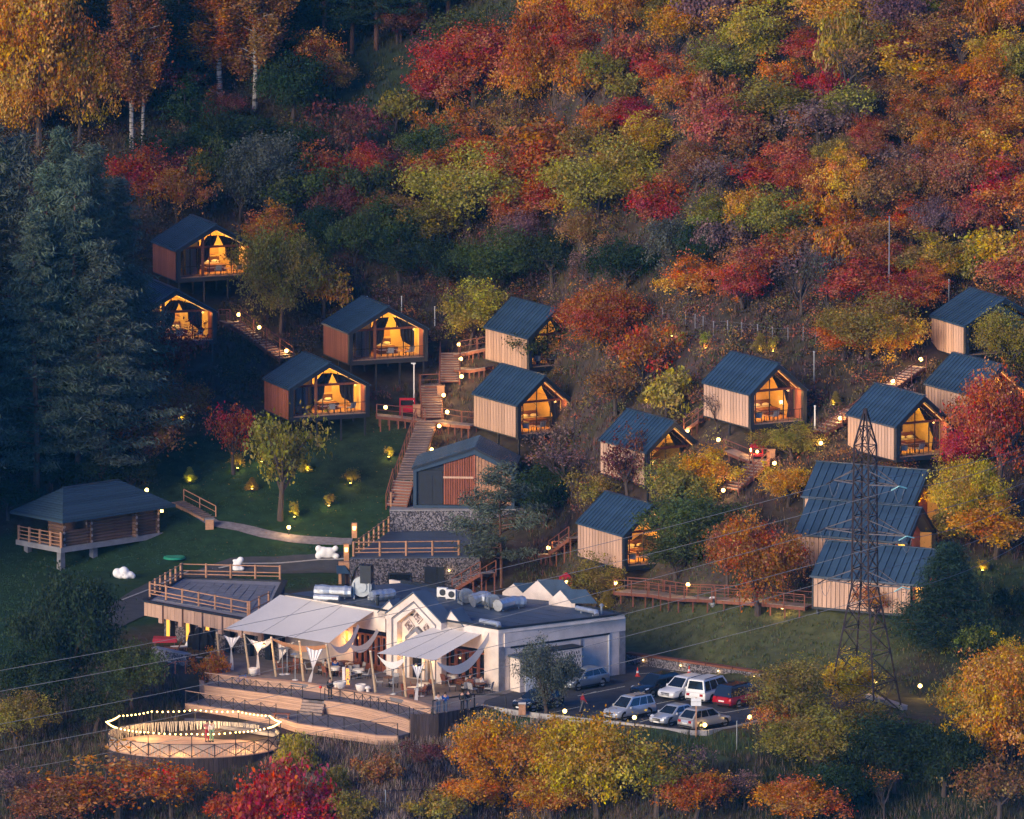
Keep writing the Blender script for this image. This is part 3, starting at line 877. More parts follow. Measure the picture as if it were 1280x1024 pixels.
# ------------------------------------------------------------------ windowless dark house on the stone terrace
def dark_house(loc, rz):
    root = thing('dark_house', 'dark metal clad gabled house with red slatted gable, standing on the upper stone terrace', 'house', loc, rz)
    W_, L_, HW, RISE, AX = 8.6, 6.2, 3.3, 1.75, 5.2
    out = [(0, 0), (W_, 0), (W_, HW), (AX, HW + RISE), (0, HW)]
    b = MB(); poly_slab(b, out, .35, L_); b.build('body', 'dark_metal', root)
    inn = [(.28, .25), (W_ - .28, .25), (W_ - .28, HW - .2), (AX, HW + RISE - .42), (.28, HW - .2)]
    fm = MB(); ring_slab(fm, out, inn, 0, .349); fm.build('portal_frame', 'roof_metal', root)
    MB().box(.3, .2, .26, 2.5, .34, HW - .1).build('metal_panel', 'dark_metal', root)
    MB().box(.55, .17, .26, 1.6, .199, HW - .5).build('metal_door', 'dark_metal', root)
    def top(x): return (HW - .22 + (RISE - .24) * x / AX) if x < AX else (HW - .22 + (RISE - .24) * (W_ - x) / (W_ - AX))
    n = 17; x0 = 2.6; st = (AX - .1 - x0) / n
    sc = MB().box(x0 - .08, .26, .26, W_ - .3, .345, HW - .2).build('slat_screen', 'dark_board', root)
    for k in range(n):
        x = x0 + k * st
        MB().box(x, .14, .3, x + st * .6, .259, top(x) - .03).build('slat', 'larch_red', sc)
    m = 11; st = (W_ - .3 - AX) / m
    for k in range(m):
        x = AX + .06 + k * st
        MB().box(x, .18, .3, x + st - .04, .259, top(x + st * .5) - .03).build('plank', 'timber', sc)
    MB().box(x0 - .06, .10, 2.55, AX, .139, 2.72).build('slat_band', 'larch', sc)
    MB().box(AX - .1, .08, .26, AX + .05, .139, top(AX) - .04).build('slat_post', 'larch_red', sc)
    rf = MB()
    for xe, ze in ((-.12, HW - .02), (W_ + .12, HW - .02)):
        rf.hexa([(xe, -.1, ze), (AX, -.1, HW + RISE + .01), (AX, L_ + .1, HW + RISE + .01), (xe, L_ + .1, ze)] if xe < 0 else [(AX, -.1, HW + RISE + .01), (xe, -.1, ze), (xe, L_ + .1, ze), (AX, L_ + .1, HW + RISE + .01)],
                [(xe, -.1, ze + .16), (AX, -.1, HW + RISE + .17), (AX, L_ + .1, HW + RISE + .17), (xe, L_ + .1, ze + .16)] if xe < 0 else [(AX, -.1, HW + RISE + .17), (xe, -.1, ze + .16), (xe, L_ + .1, ze + .16), (AX, L_ + .1, HW + RISE + .17)])
    roof = rf.build('roof', 'dark_metal', root)
    for xe in (-.12, W_ + .12):
        npan = 9; pw = (L_ + .2) / npan
        a = Vector((xe, 0, HW + .15)); r = Vector((AX, 0, HW + RISE + .18)); yv = Vector((0, 1, 0)); up = Vector((0, 0, 1)); mb = MB()
        for y0, y1, h0, h1 in ((.02, pw - .04, .005, .035), (pw - .04, pw - .002, .006, .09)):
            q = [a + yv * y0, r + yv * y0, r + yv * y1, a + yv * y1]
            if xe > 0: q = q[::-1]
            mb.hexa([p + up * h0 for p in q], [p + up * h1 for p in q])
        me = mb.mesh('roof_panel', 'roof_metal')
        for k in range(npan): inst(me, 'roof_panel', roof, (0, -.1 + k * pw, 0))
    return root
# ================================================================== railings, stairs, walkways
def railing(name, label, pts, h=1.0, post='timber', rail='timber', pw=.14, rw=.07, step=2.2, rails=(.95, .5, .25), group=None, cat='railing', cross=False, toprail=None, postat=None):
    """pts: world points along the foot line"""
    root = thing(name, label, cat, pts[0], group=group); o = Vector(pts[0])
    seg = []
    for a, b in zip(pts, pts[1:]):
        a = Vector(a); b = Vector(b)
        n = max(1, round((b - a).length / step))
        for k in range(n): seg.append(a.lerp(b, k / n))
    seg.append(Vector(pts[-1]))
    if pw > .1: pm = MB().tube((0, 0, -.03), (0, 0, h), pw / 2, n=8).mesh('post', post)
    else: pm = MB().box(-pw / 2, -pw / 2, -.02, pw / 2, pw / 2, h).mesh('post', post)
    for p in seg: inst(pm, 'post', root, p - o)
    for i, f in enumerate(rails):
        m = toprail if (i == 0 and toprail) else rail
        for a, b in zip(seg, seg[1:]):
            mb = MB(); z = Vector((0, 0, h * f)); d = (b - a).normalized() * (pw * .5)
            if rw > .05 and not (i == 0 and toprail): mb.tube(a - o + z + d, b - o + z - d, rw / 2, n=6)
            else: mb.bar(a - o + z + (d if not toprail else d * 0), b - o + z - (d if not toprail else d * 0), rw if i else (.12 if toprail else rw), rw)
            mb.build('rail', m, root)
    if cross:
        for a, b in zip(seg, seg[1:]):
            mb = MB(); lo = Vector((0, 0, h * .08)); hi = Vector((0, 0, h * .9)); d = (b - a).normalized() * (pw * .6)
            mb.bar(a - o + lo + d, b - o + hi - d, .032, .032); mb.bar(a - o + hi + d, b - o + lo - d, .032, .032)
            mb.build('cross_brace', rail, root)
    return root
def stairs(label, top, bot, w, n, rails=(1, 1), group='hillside stairs', mr='timber_red', hr=.95, mt='tread'):
    top = Vector(top); bot = Vector(bot)
    root = thing('staircase', label, 'stairs', bot, group=group)
    d = top - bot; hd = Vector((d.x, d.y, 0)); L = hd.length; hd.normalize(); u = Vector((-hd.y, hd.x, 0))
    run = L / n; rise = d.z / n
    c = [-u * w / 2, u * w / 2]
    f = [c[0], c[1], c[1] + hd * (run + .06), c[0] + hd * (run + .06)]
    me = MB().hexa([(p.x, p.y, -.06) for p in f], [(p.x, p.y, 0) for p in f]).mesh('tread', mt)
    g = [c[0] * .98 + hd * .04, c[1] * .98 + hd * .04, c[1] * .98 + hd * .07, c[0] * .98 + hd * .07]
    mr_ = MB().hexa([(p.x, p.y, -rise + .005) for p in g], [(p.x, p.y, -.061) for p in g]).mesh('riser', mr)
    for k in range(n):
        q = hd * (run * k) + Vector((0, 0, rise * (k + 1)))
        inst(me, 'tread', root, q); inst(mr_, 'riser', root, q)
    for s in (0, 1):
        a = c[s] * 1.03; MB().bar(a + Vector((0, 0, -.12)), a + d + Vector((0, 0, -.12)), .07, .26).build('stringer', mr, root)
        if rails[s]:
            m = max(2, round(d.length / 2.0)); a = c[s] * 1.1
            pm = MB().box(-.045, -.045, -.35, .045, .045, hr).mesh('post', mr)
            for k in range(m + 1): inst(pm, 'post', root, a + d * (k / m))
            MB().bar(a + Vector((0, 0, hr + .03)), a + d + Vector((0, 0, hr + .03)), .08, .06).build('handrail', mr, root)
            MB().bar(a + Vector((0, 0, hr * .5)), a + d + Vector((0, 0, hr * .5)), .04, .04).build('mid_rail', mr, root)
    # legs
    lm = MB().box(-.06, -.06, -2.2, .06, .06, -.1).mesh('leg', mr)
    for k in (.3, .7, 1.0):
        for s in (0, 1): inst(lm, 'leg', root, c[s] * .9 + d * k)
    return root
def walkway(label, pts, w, side=(1, 1), group='raised walkways', mr='timber_red', h=.95, drop=2.0):
    pts = [Vector(p) for p in pts]; o = pts[0]
    root = thing('walkway', label, 'walkway', o, group=group)
    for a, b in zip(pts, pts[1:]):
        d = b - a; hd = Vector((d.x, d.y, 0)).normalized(); u = Vector((-hd.y, hd.x, 0)) * w / 2
        n = max(2, int(d.length / .28))
        for k in range(n):
            p = a.lerp(b, k / n) - o; q = a.lerp(b, (k + .92) / n) - o
            MB().hexa([p - u + V(0, 0, -.05), q - u + V(0, 0, -.05), q + u + V(0, 0, -.05), p + u + V(0, 0, -.05)], [p - u, q - u, q + u, p + u]).build('plank', 'tread', root)
        for s in (-1, 1):
            MB().bar(a - o + u * s * .96 + V(0, 0, -.18), b - o + u * s * .96 + V(0, 0, -.18), .08, .24).build('beam', mr, root)
            if side[0 if s < 0 else 1]:
                m = max(1, round(d.length / 2.2))
                pm = MB().box(-.045, -.045, -.3, .045, .045, h).mesh('post', mr)
                for k in range(m + 1): inst(pm, 'post', root, a.lerp(b, k / m) - o + u * s * 1.04)
                for f, t in ((1.0, .06), (.5, .035)):
                    MB().bar(a - o + u * s * 1.04 + V(0, 0, h * f + .03), b - o + u * s * 1.04 + V(0, 0, h * f + .03), .07, t).build('rail', mr, root)
        lm = MB().box(-.06, -.06, -drop, .06, .06, -.06).mesh('leg', mr)
        for k in (.15, .5, .85):
            for s in (-1, 1): inst(lm, 'leg', root, a.lerp(b, k) - o + u * s * .8)
    return root

# ================================================================== stone terraces behind the restaurant
def block(mb, pts, z0, z1): return mb.prism([(p.x, p.y) for p in pts], z0, z1)
TZ = 2.62
t_fl, t_fr = P(437, 698, TZ), P(600, 696, TZ)
t_bl, t_br = P(486, 664.5, TZ), P(640, 662, TZ)
root = thing('stone_terrace', 'lower terrace with dark gabion walls, a blue flat top and log railing behind the restaurant', 'terrace', (t_fl.x, t_fl.y, 0))
o = root.location
MB().prism([(p.x, p.y) for p in (t_fl, t_fr, t_br, t_bl)], -.5, TZ - .06).off(o).build('gabion_wall', 'gabion_dark', root)
MB().prism([(p.x, p.y) for p in (t_fl, t_fr, t_br, t_bl)], TZ - .058, TZ).off(o).build('terrace_top', 'roof_membrane', root)
def face_rect(name, m, px0, py0, px1, py1, a, b, out, parent, o, depth=.06):
    """a rectangle on the upright plane through ground points a,b, given by its photo corners"""
    d = (b - a); d.z = 0; d.normalize(); nrm = Vector((d.y, -d.x, 0))
    def hit(px, py):
        r = ray(px, py); t = (a - CAM).dot(nrm) / r.dot(nrm); return CAM + r * t
    q = [hit(px0, py1), hit(px1, py1), hit(px1, py0), hit(px0, py0)]
    mb = MB().hexa([p + nrm * out for p in q], [p + nrm * (out + depth) for p in q])
    return mb.off(o).build(name, m, parent)
face_rect('window', 'dark_metal', 484.5, 716, 514.5, 731, t_fl, t_fr, .0, root, o)
w = face_rect('window_pane', 'glazed_dark', 487, 718, 512, 731, t_fl, t_fr, .062, root, o, .02)
face_rect('door', 'dark_metal', 530.5, 708.5, 546, 736, t_fl, t_fr, .0, root, o, .08)
face_rect('door', 'roof_cap', 546.3, 709, 555, 736, t_fl, t_fr, .0, root, o, .08)
wl2 = MB().ball((0, 0, 0), .07, 8, 5).build('wall_lamp', 'lamp_globe', root)
p = t_fl.lerp(t_fr, (561.5 - 437) / 163.); wl2.location = (p.x - o.x, p.y - o.y - .12, 2.62 - 17 / 15.2); point('wall_lamp_glow', wl2, (0, -.2, 0), 6)
railing('log_railing', 'log railing along the front edge of the blue topped stone terrace', [P(442, 695.5, TZ), P(573.6, 694, TZ)], 1.25, pw=.22, rw=.10, step=2.2)
railing('log_railing', 'log railing climbing along the left edge of the stone terrace', [P(443, 695, TZ), P(455, 687, TZ), P(486, 664, TZ)], 1.25, pw=.2, rw=.1, step=1.9)
UZ = 4.45
u_fl, u_fr = P(487, 664.0, TZ), P(655, 663, TZ)
back = Vector((.6, 9, 0))
root = thing('stone_wall', 'upper gabion wall with pale cap carrying the dark gabled house', 'wall', (u_fl.x, u_fl.y, TZ)); o = root.location
MB().prism([(p.x, p.y) for p in (u_fl, u_fr, u_fr + back, u_fl + back)], TZ - .5, UZ - .1).off(o).build('gabion_wall', 'gabion', root)
e = Vector((0, -.08, 0))
MB().prism([(p.x, p.y) for p in (u_fl + e, u_fr + e, u_fr + back, u_fl + back)], UZ - .098, UZ).off(o).build('wall_cap', 'concrete', root)
p0 = P(516.5, 635, UZ); p1 = P(646.5, 632.5, UZ)
dark_house(p0, R(-4))
# lantern posts at the terrace corner
def lantern_post(px, py, z, h, label):
    p = P(px, py, z); r = thing('lantern_post', label, 'lantern', p)
    MB().box(-.22, -.22, -.02, .22, .22, h).build('post', 'timber', r)
    MB().hexa([(-.12, -.38, h * .55), (.12, -.38, h * .55), (.12, -.225, h * .55), (-.12, -.225, h * .55)], [(-.16, -.40, h * .8), (.16, -.40, h * .8), (.16, -.225, h * .8), (-.16, -.225, h * .8)]).build('lantern', 'lampshade', r)
    point('lantern_glow', r, (0, -.7, h * .7), 8); return r
lantern_post(443, 672, TZ, 1.25, 'timber post with lit lantern at the corner of the stone terrace')
lantern_post(433, 700.5, 1.0, 1.4, 'grey framed post with small lantern below the terrace corner')
r = thing('kiosk', 'small terracotta pillar with a blue awning beside the service road', 'kiosk', P(430, 728, 0.2))
MB().box(-.45, -.35, -.1, .45, .35, 1.75).build('pillar', 'timber', r); MB().hexa([(-.6, -1.0, .9), (.5, -1.0, .9), (.5, -.36, .9), (-.6, -.36, .9)], [(-.62, -.5, 1.5), (.1, -.38, 1.5), (.1, -.36, 1.5), (-.62, -.36, 1.5)]).build('awning', 'roof_metal', r)
MB().box(-.2, -.9, -.1, .1, -.6, .95).build('bin', 'dark_metal', r)

# ================================================================== stairs and walkways on the hill
def H(px, py, dz=.35): return G(px, py, dz)
def lift(p, z): return Vector((p.x, p.y, p.z + z))
s1t, s1b = H(558, 480, .5), H(561, 481, .5)
stairs('flight of wooden stairs at the head of the main staircase, beside the red-sided cabin', H(563, 441, .6), H(562, 478, .5), 1.6, 12, (1, 1))
walkway('landing between the two upper flights of the main staircase', [H(552, 480, .5), H(529, 481, .5)], 1.3, (0, 1))
stairs('middle flight of the main wooden staircase above the side walkway', H(538, 482, .5), H(541.5, 523, .5), 1.75, 13, (0, 1))
stairs('long lower flight of the main wooden staircase ending at the dark gabled house', H(534, 525, .5), P(508, 600, UZ + 2.0), 1.75, 24, (0, 1))
stairs('lowest short flight of the main staircase beside the dark house wall', P(505, 601, UZ + 2.0), P(496, 633, UZ + .05), 1.8, 9, (0, 1))
railing('log_railing', 'short log railing at the foot of the main staircase beside the dark house', [P(489, 633, UZ), P(514, 618, UZ)], 1.2, pw=.2, rw=.1, step=1.5)
walkway('side walkway from the main staircase to the stilted cabin above the lawn', [H(531, 525, .5), H(502, 521, .8), H(470, 518, 1.3)], 1.2, (0, 1))
walkway('side walkway from the main staircase to the staircase cabin', [H(545, 525, .5), H(570, 529, .8), H(594, 531, 1.0)], 1.2, (0, 1))
walkway('walkway with steps leading past the yellow-green tree to the tree-screened cabin', [H(570, 442, .5), H(592, 438, .5), H(612, 434, .6)], 1.1, (0, 1))
walkway('lower walkway beside the upper staircase flight', [H(572, 460, .5), H(594, 461, .5), H(612, 458, .6)], 1.1, (0, 0))
stairs('wooden stairs with lamps descending from the highest wide cabin', H(292, 402, .8), H(358, 449, .6), 1.4, 17, (1, 1))
walkway('short landing beside the highest cabins at the top of the stairs', [H(277, 402, 1.0), H(291, 402, .8)], 1.3, (0, 1))
stairs('wooden stairs beside the red lantern on the right hand slope', H(949, 577, .6), H(911, 612, .4), 1.9, 10, (1, 0))
walkway('landing beside the red lantern between the right hand cabins', [H(962, 574, .6), H(944, 575, .6), H(912, 562, .6)], 1.3, (0, 1))
walkway('sloping walkway rising to the cabin below the fence posts', [H(860, 536, .6), H(878, 523, .7)], 1.2, (1, 1))
stairs('pale stone-lit stairs between the cabin below the fence posts and the pylon cabin', H(1066, 512, .6), H(1024, 541, .4), 1.8, 8, (1, 0))
stairs('upper right stairs climbing through shrubs to the unlit cabin', H(1148, 458, .6), H(1093, 496, .5), 1.5, 14, (1, 0))
walkway('landing below the upper right stairs', [H(1091, 497, .5), H(1068, 511, .5)], 1.4, (0, 1))
walkway('long boardwalk with red railing running below the cabins towards the long houses', [H(776, 738, .7), H(820, 741, .7), H(848, 746, .7), H(900, 748, .7), H(960, 752, .7), H(1012, 757, .7)], 1.5, (1, 1))
stairs('short stairs with a lit handrail beside the cabin above the boardwalk', H(722, 672, .8), H(697, 690, .5), 1.5, 6, (1, 1))
walkway('small landing with a lamp at the foot of the short stairs', [H(697, 692, .5), H(681, 692, .5)], 1.3, (1, 0))
stairs('stairs beside the stone terrace climbing towards the pine', P(610, 716, 3.5), P(575, 737, 1.2), 1.3, 9, (1, 1))
stairs('mossy garden steps with a thin rail behind the log house', H(222, 627, .15), H(262, 648, .1), 1.3, 10, (1, 0), mr='timber')
r = thing('step_pillar', 'square brown pillar at the foot of the garden steps', 'pillar', G(262, 660)); MB().box(-.35, -.3, -.3, .35, .3, .75).build('body', 'timber', r); MB().box(-.4, -.35, .752, .4, .35, .82).build('cap', 'concrete', r)

# timber bollards beside the stairs
for px, py, lab in [(551, 497, 'timber box pillar beside the middle flight of the main staircase'), (521, 521, 'timber box pillar at the corner of the side walkway'), (964, 577, 'timber box pillar beside the red lantern landing')]:
    r = thing('box_pillar', lab, 'pillar', G(px, py)); MB().box(-.32, -.25, -.3, .32, .25, 1.0).build('body', 'timber', r); MB().box(-.36, -.29, 1.002, .36, .29, 1.07).build('cap', 'timber', r)

# ================================================================== garden lamps
def make_glamp(h):
    r = thing('garden_lamp', '', 'lamp')
    MB().lathe([(.09, -.2), (.09, .0), (.05, .03), (.035, .06), (.035, h - .12)], 8).build('post', 'rail_dark', r)
    MB().ball((0, 0, h), .165, 10, 7).build('globe', 'lamp_globe', r, smooth=True)
    return r
GL = {}
def glamp(px, py, h, label, group, power=46):
    """px,py = globe centre"""
    key = h
    p = G(px, py + h * 15.0)
    if key not in GL:
        GL[key] = make_glamp(h); r = GL[key]
    else: r = copy_tree(GL[key])
    r.location = p; tag(r, label, 'lamp', group)
    power *= random.Random(int(px * 7 + py)).choice((.5, .8, 1, 1.5))
    point('lamp_glow', r, (0, -.25, h + .1), power, (1, .58, .2), .15)
    return r
for q in [(573.8, 430), (576, 448), (577, 470), (554.5, 493.4), (559, 514.4), (549, 532), (539.7, 561.6)]:
    glamp(*q, .8, 'small globe lamp on a short post beside the main wooden staircase', 'lamps along the main staircase')
for q in [(298.5, 392.6), (324, 408.6), (358, 438)]: glamp(*q, .8, 'globe lamp beside the stairs below the highest wide cabin', 'lamps along the upper left stairs')
for q in [(482, 508.6)]: glamp(*q, .8, 'globe lamp on the side walkway by the stilted cabin', None)
for q in [(859, 538.3), (898, 549.7), (939, 562.6), (968, 579), (904, 613)]: glamp(*q, .8, 'globe lamp beside the stairs and landing near the red lantern', 'lamps near the red lantern')
for q in [(1151, 449), (1116, 476.4), (1050, 523), (1026, 554)]: glamp(*q, .8, 'globe lamp along the right hand stairs between cabins', 'lamps along the right hand stairs')
for q in [(769, 728.7), (860, 731), (944, 738)]: glamp(*q, .8, 'globe lamp along the long boardwalk', 'lamps along the boardwalk')
glamp(949, 697, 1.1, 'globe lamp shining through the orange-brown tree by the long houses', None)
glamp(978, 759, .7, 'globe lamp in the grass beside the end of the boardwalk', None)
glamp(685.5, 684.7, .8, 'globe lamp on the landing beside the cabin above the boardwalk', None)
glamp(696, 728, 1.0, 'globe lamp behind the white roof gables of the restaurant', None)
glamp(361, 659, .7, 'globe lamp in the lawn beside the curved path', None, 30)
glamp(183.5, 612, 1.2, 'globe lamp at the head of the garden steps behind the log house', None, 30)
for q in [(1094, 852), (1150, 858)]: glamp(*q, 1.0, 'globe lamp on the low wall near the pylon foot', 'lamps near the pylon foot')
for q in [(706, 889.5), (793, 897.5), (881, 907), (937, 897)]: glamp(*q, .75, 'globe bollard lamp along the grass edge of the car park', 'lamps along the car park kerb', 4)
# ground spots that light small plants
def make_spot():
    r = thing('ground_spot', '', 'spotlight')
    MB().lathe([(.05, -.1), (.05, .08), (.11, .12), (.12, .26), (.10, .27)], 8).build('housing', 'rail_dark', r)
    MB().lathe([(.095, .272), (.09, .285)], 8).build('lens', 'uplight_lens', r)
    return r
UP = [(227, 529), (237, 605), (315, 615), (297, 589), (327, 581), (384, 592), (438, 608), (411, 636), (486, 575), (368, 650), (1228, 717), (1270, 760), (840, 424), (851, 434), (882, 439), (950, 443), (966, 443), (808, 507), (757, 762), (897, 580), (1042, 510)]
for i, q in enumerate(UP):
    r = new('spot', make_spot); p = G(*q); r.location = p
    tag(r, 'small ground spotlight shining up on a plant in the lawn' if q[0] < 500 else 'small ground spotlight shining up on shrubs of the right hand slope', None, 'spotlights in the lawn' if q[0] < 500 else 'spotlights on the slope')
    point('spot_glow', r, (0, -.15, .5), 16, (1, .66, .10), .08)
# ================================================================== log house
c0 = G(80, 690, 1.6)                       # front corner of the slab, on posts above the falling ground
c0 = P(80, 690, c0.z)
HZ = c0.z
c1 = P(200, 672, HZ); c2 = P(18, 682, HZ)
rz = math.atan2((c1 - c0).y, (c1 - c0).x); LX = (c1 - c0).length
root = thing('log_house', 'log house with a hipped dark shingle roof and railed porch on a concrete slab', 'house', c0, rz)
D = 5.7
MB().box(-.5, -.2, -.02, LX + .2, D, .42).build('floor_slab', 'concrete', root)
cp = MB().hexa([(-.32, -.32, -6), (.32, -.32, -6), (.32, .32, -6), (-.32, .32, -6)], [(-.24, -.24, -.021), (.24, -.24, -.021), (.24, .24, -.021), (-.24, .24, -.021)]).mesh('concrete_post', 'stone_grey')
for x, y in ((0.0, .4), (3.6, .4), (LX - .6, .4), (0.0, D - 1)): inst(cp, 'concrete_post', root, (x, y, 0))
HL = 2.75; nlog = 9; st = (HL - .42) / nlog
lw = {}
def logrun(name, a, b, parent, nl=nlog, ext=.35):
    a = Vector(a); b = Vector(b); d = (b - a); L = d.length
    me = MB().tube((-ext, 0, 0), (L + ext, 0, 0), st * .54, n=8).mesh('log', 'log')
    ee = MB().lathe([(st * .5, 0), (st * .5, .012)], 8).mesh('log_end', 'log_end')
    ang = math.atan2(d.y, d.x)
    for k in range(nl):
        o = inst(me, 'log', parent, a + Vector((0, 0, .42 + st * (k + .5))), (0, 0, ang))
        if k % 2 == 0:
            inst(ee, 'log_end', o, (L + ext + .001, 0, 0), (0, R(90), 0)); inst(ee, 'log_end', o, (-ext - .013, 0, 0), (0, R(90), 0))
wf = MB().box(2.9, .25, .43, LX - .2, .4, HL + .2).build('front_wall', 'log', root)
logrun('f', (3.0, .18, 0), (7.6, .18, 0), wf); logrun('f2', (7.9, .18, 0), (LX - .4, .18, 0), wf)
ws = MB().box(2.85, .45, .43, 3.0, D - .3, HL + .2).build('cross_wall', 'log', root)
logrun('s', (3.05, .3, 0), (3.05, D - .5, 0), ws); 
wr = MB().box(LX - .35, .45, .43, LX - .2, D - .3, HL + .2).build('end_wall', 'log', root)
logrun('r', (LX - .3, .2, 0), (LX - .3, D - .5, 0), wr)
wx = MB().box(7.7, .3, .43, 7.85, D - .4, HL + .1).build('cross_wall', 'log', root); logrun('x', (7.75, -.05, 0), (7.75, .6, 0), wx)
wg = MB().bar((.0, .2, HL + .1), (3.0, .2, HL + .1), .26, .26).build('porch_beam', 'log', root); logrun('p', (.1, .2, 0), (2.7, .2, 0), wg, 5, .3)
wq = MB().bar((.05, .2, HL + .1), (.05, D - .4, HL + .1), .26, .26).build('porch_beam', 'log', root); logrun('q', (.05, .3, 0), (.05, 1.6, 0), wq, 9, .3)
# hipped roof with courses of shingles
ex0, ex1, ey0, ey1 = -.9, LX + 1.0, -.9, D + .3; rzh = HL + .05; rr = 2.1
ra, rb = (ex0 + 3.0, (ey0 + ey1) / 2), (ex1 - 3.4, (ey0 + ey1) / 2)
cor = [(ex0, ey0), (ex1, ey0), (ex1, ey1), (ex0, ey1)]
rfm = MB()
top = [(*ra, rzh + rr), (*rb, rzh + rr), (*rb, rzh + rr), (*ra, rzh + rr)]
rfm.hexa([(x, y, rzh - .16) for x, y in cor], [(x, y, rzh) for x, y in cor])
rfm.poly([(*cor[0], rzh), (*cor[1], rzh), top[1], top[0]]).poly([(*cor[1], rzh), (*cor[2], rzh), top[2]]).poly([(*cor[2], rzh), (*cor[3], rzh), top[3], top[2]]).poly([(*cor[3], rzh), (*cor[0], rzh), top[0]])
roof = rfm.build('roof', 'shingle', root)
nc = 14
for fa, fb, ta, tb in ((cor[0], cor[1], ra, rb), (cor[1], cor[2], rb, rb), (cor[3], cor[0], ra, ra), (cor[2], cor[3], rb, ra)):
    for k in range(nc):
        t0, t1 = k / nc, (k + 1.12) / nc
        t1 = min(t1, 1.0)
        def at(f, t, g): return Vector((f[0] + (g[0] - f[0]) * t, f[1] + (g[1] - f[1]) * t, rzh + rr * t))
        q = [at(fa, t0, ta), at(fb, t0, tb), at(fb, t1, tb), at(fa, t1, ta)]
        up = Vector((0, 0, 1))
        MB().hexa([p + up * .01 for p in q], [q[0] + up * .07, q[1] + up * .07, q[2] + up * .025, q[3] + up * .025]).build('shingle_course', 'shingle', roof)
MB().bar((*ra, rzh + rr + .05), (*rb, rzh + rr + .05), .3, .08).build('ridge_cap', 'roof_metal', roof)
pl = MB().box(LX - .05, -.3, 2.2, LX + .12, -.12, 2.4).build('porch_light', 'lamp_globe', root); point('porch_light_glow', root, (LX + .2, -.6, 2.3), 5)
def wp(x, y, z=.42): return tf(root, (x, y, z))
railing('porch_railing', 'timber railing round the porch of the log house', [wp(-.4, -.1), wp(-.4, D - .3)], 1.25, pw=.24, rw=.1, step=1.5, rails=(.92, .66, .4, .15))

# ================================================================== pavilion with the roof terrace
PZ = 3.25
pv = [P(181, 752, PZ), P(330, 779, PZ), P(356, 727, PZ), P(226, 723, PZ)]
root = thing('pavilion', 'flat roofed pavilion with larch fascia panels and lit stone niches, roof used as terrace', 'building', (pv[0].x, pv[0].y, 0)); o = root.location
MB().prism([(p.x, p.y) for p in pv], PZ - .30, PZ).off(o).build('roof_slab', 'concrete', root)
fa, fb = pv[0], pv[1]; dv = (fb - fa); dv.z = 0; FLn = dv.length; dv.normalize(); nv = Vector((dv.y, -dv.x, 0))
if nv.y > 0: nv = -nv
inset = lambda p, k: p - nv * k
q = [inset(fa, 1.6) + dv * .6, inset(fb, 1.6), pv[2], pv[3] + Vector((.6, 0, 0))]
MB().prism([(p.x, p.y) for p in q], -.3, PZ - .301).off(o).build('stone_wall', 'gabion_dark', root)
nb = 6; bw = FLn / nb
for k in range(nb):
    a = fa + dv * (bw * k)
    def fbox(name, s0, s1, z0, z1, d0, d1, m, par=root):
        r = [a + dv * s0 + nv * d0, a + dv * s1 + nv * d0, a + dv * s1 + nv * d1, a + dv * s0 + nv * d1]
        return MB().hexa([(p.x, p.y, z0) for p in r], [(p.x, p.y, z1) for p in r]).off(o).build(name, m, par)
    fas = fbox('fascia_panel', .06, bw * .76, 2.15, PZ - .05, .02, .10, 'dark_metal')
    npl = 4; w_ = (bw * .76 - .06) / npl
    for j in range(npl): fbox('plank', .06 + j * w_ + .012, .06 + (j + 1) * w_ - .012, 2.12, PZ - .04, .10, .14, 'larch', fas)
    pil = fbox('pillar', bw * .79, bw * .97, 1.75, PZ - .03, .0, .22, 'larch')
    n2 = fbox('niche_pillar', bw * .55, bw * .8, .0, 2.2, -1.58, -1.1, 'dark_metal')
    if k in (0, 1, 2):
        fbox('niche_light', bw * .60, bw * .75, .35, 2.1, -1.099, -1.06, 'sconce_glow', n2)
        m_ = a + dv * (bw * .67) + nv * (-.7); point('niche_glow', root, (m_.x - o.x, m_.y - o.y, 1.3), 14, (1, .45, .1), .15)
# grey mats laid in strips on the roof terrace
def bil(s, t):
    a = pv[0].lerp(pv[1], s); b = pv[3].lerp(pv[2], s); return a.lerp(b, t)
ns_ = 11
for k in range(ns_):
    s0, s1 = .06 + .88 * k / ns_, .06 + .88 * (k + .93) / ns_
    nt_ = 6; mb = MB()
    for j in range(nt_):
        t0, t1 = .12 + .76 * j / nt_, .12 + .76 * (j + 1) / nt_
        w0 = .006 * math.sin(j * 1.3 + k); w1 = .006 * math.sin((j + 1) * 1.3 + k)
        A = [bil(s0 + w0, t0), bil(s1 + w0, t0), bil(s1 + w1, t1), bil(s0 + w1, t1)]
        mb.hexa([(p.x, p.y, PZ + .003) for p in A], [(p.x, p.y, PZ + .045) for p in A])
    mb.off(o).build('floor_mat', 'grey_mat', root)
cap = MB()
for a, b in ((pv[0], pv[1]), (pv[1], pv[2]), (pv[2], pv[3]), (pv[3], pv[0])): cap.bar((a.x, a.y, PZ + .06), (b.x, b.y, PZ + .06), .5, .11)
cap.off(o).build('roof_edge', 'roof_cap', root)
E = .13
def pr(px, py): return P(px, py, PZ + E)
railing('log_railing', 'log railing along the front of the pavilion roof terrace', [pr(187.5, 745.5), pr(310, 769)], 1.15, pw=.2, rw=.1, step=1.85, rails=(.92, .45, .2))
railing('log_railing', 'log railing up the left side of the pavilion roof terrace', [pr(187.5, 744.5), pr(226, 721.5)], 1.15, pw=.2, rw=.1, step=1.6, rails=(.92, .45, .2))
railing('log_railing', 'log railing along the lawn side of the pavilion roof terrace', [pr(227, 721), pr(350, 724)], 1.15, pw=.2, rw=.1, step=2.0, rails=(.92, .45, .2))
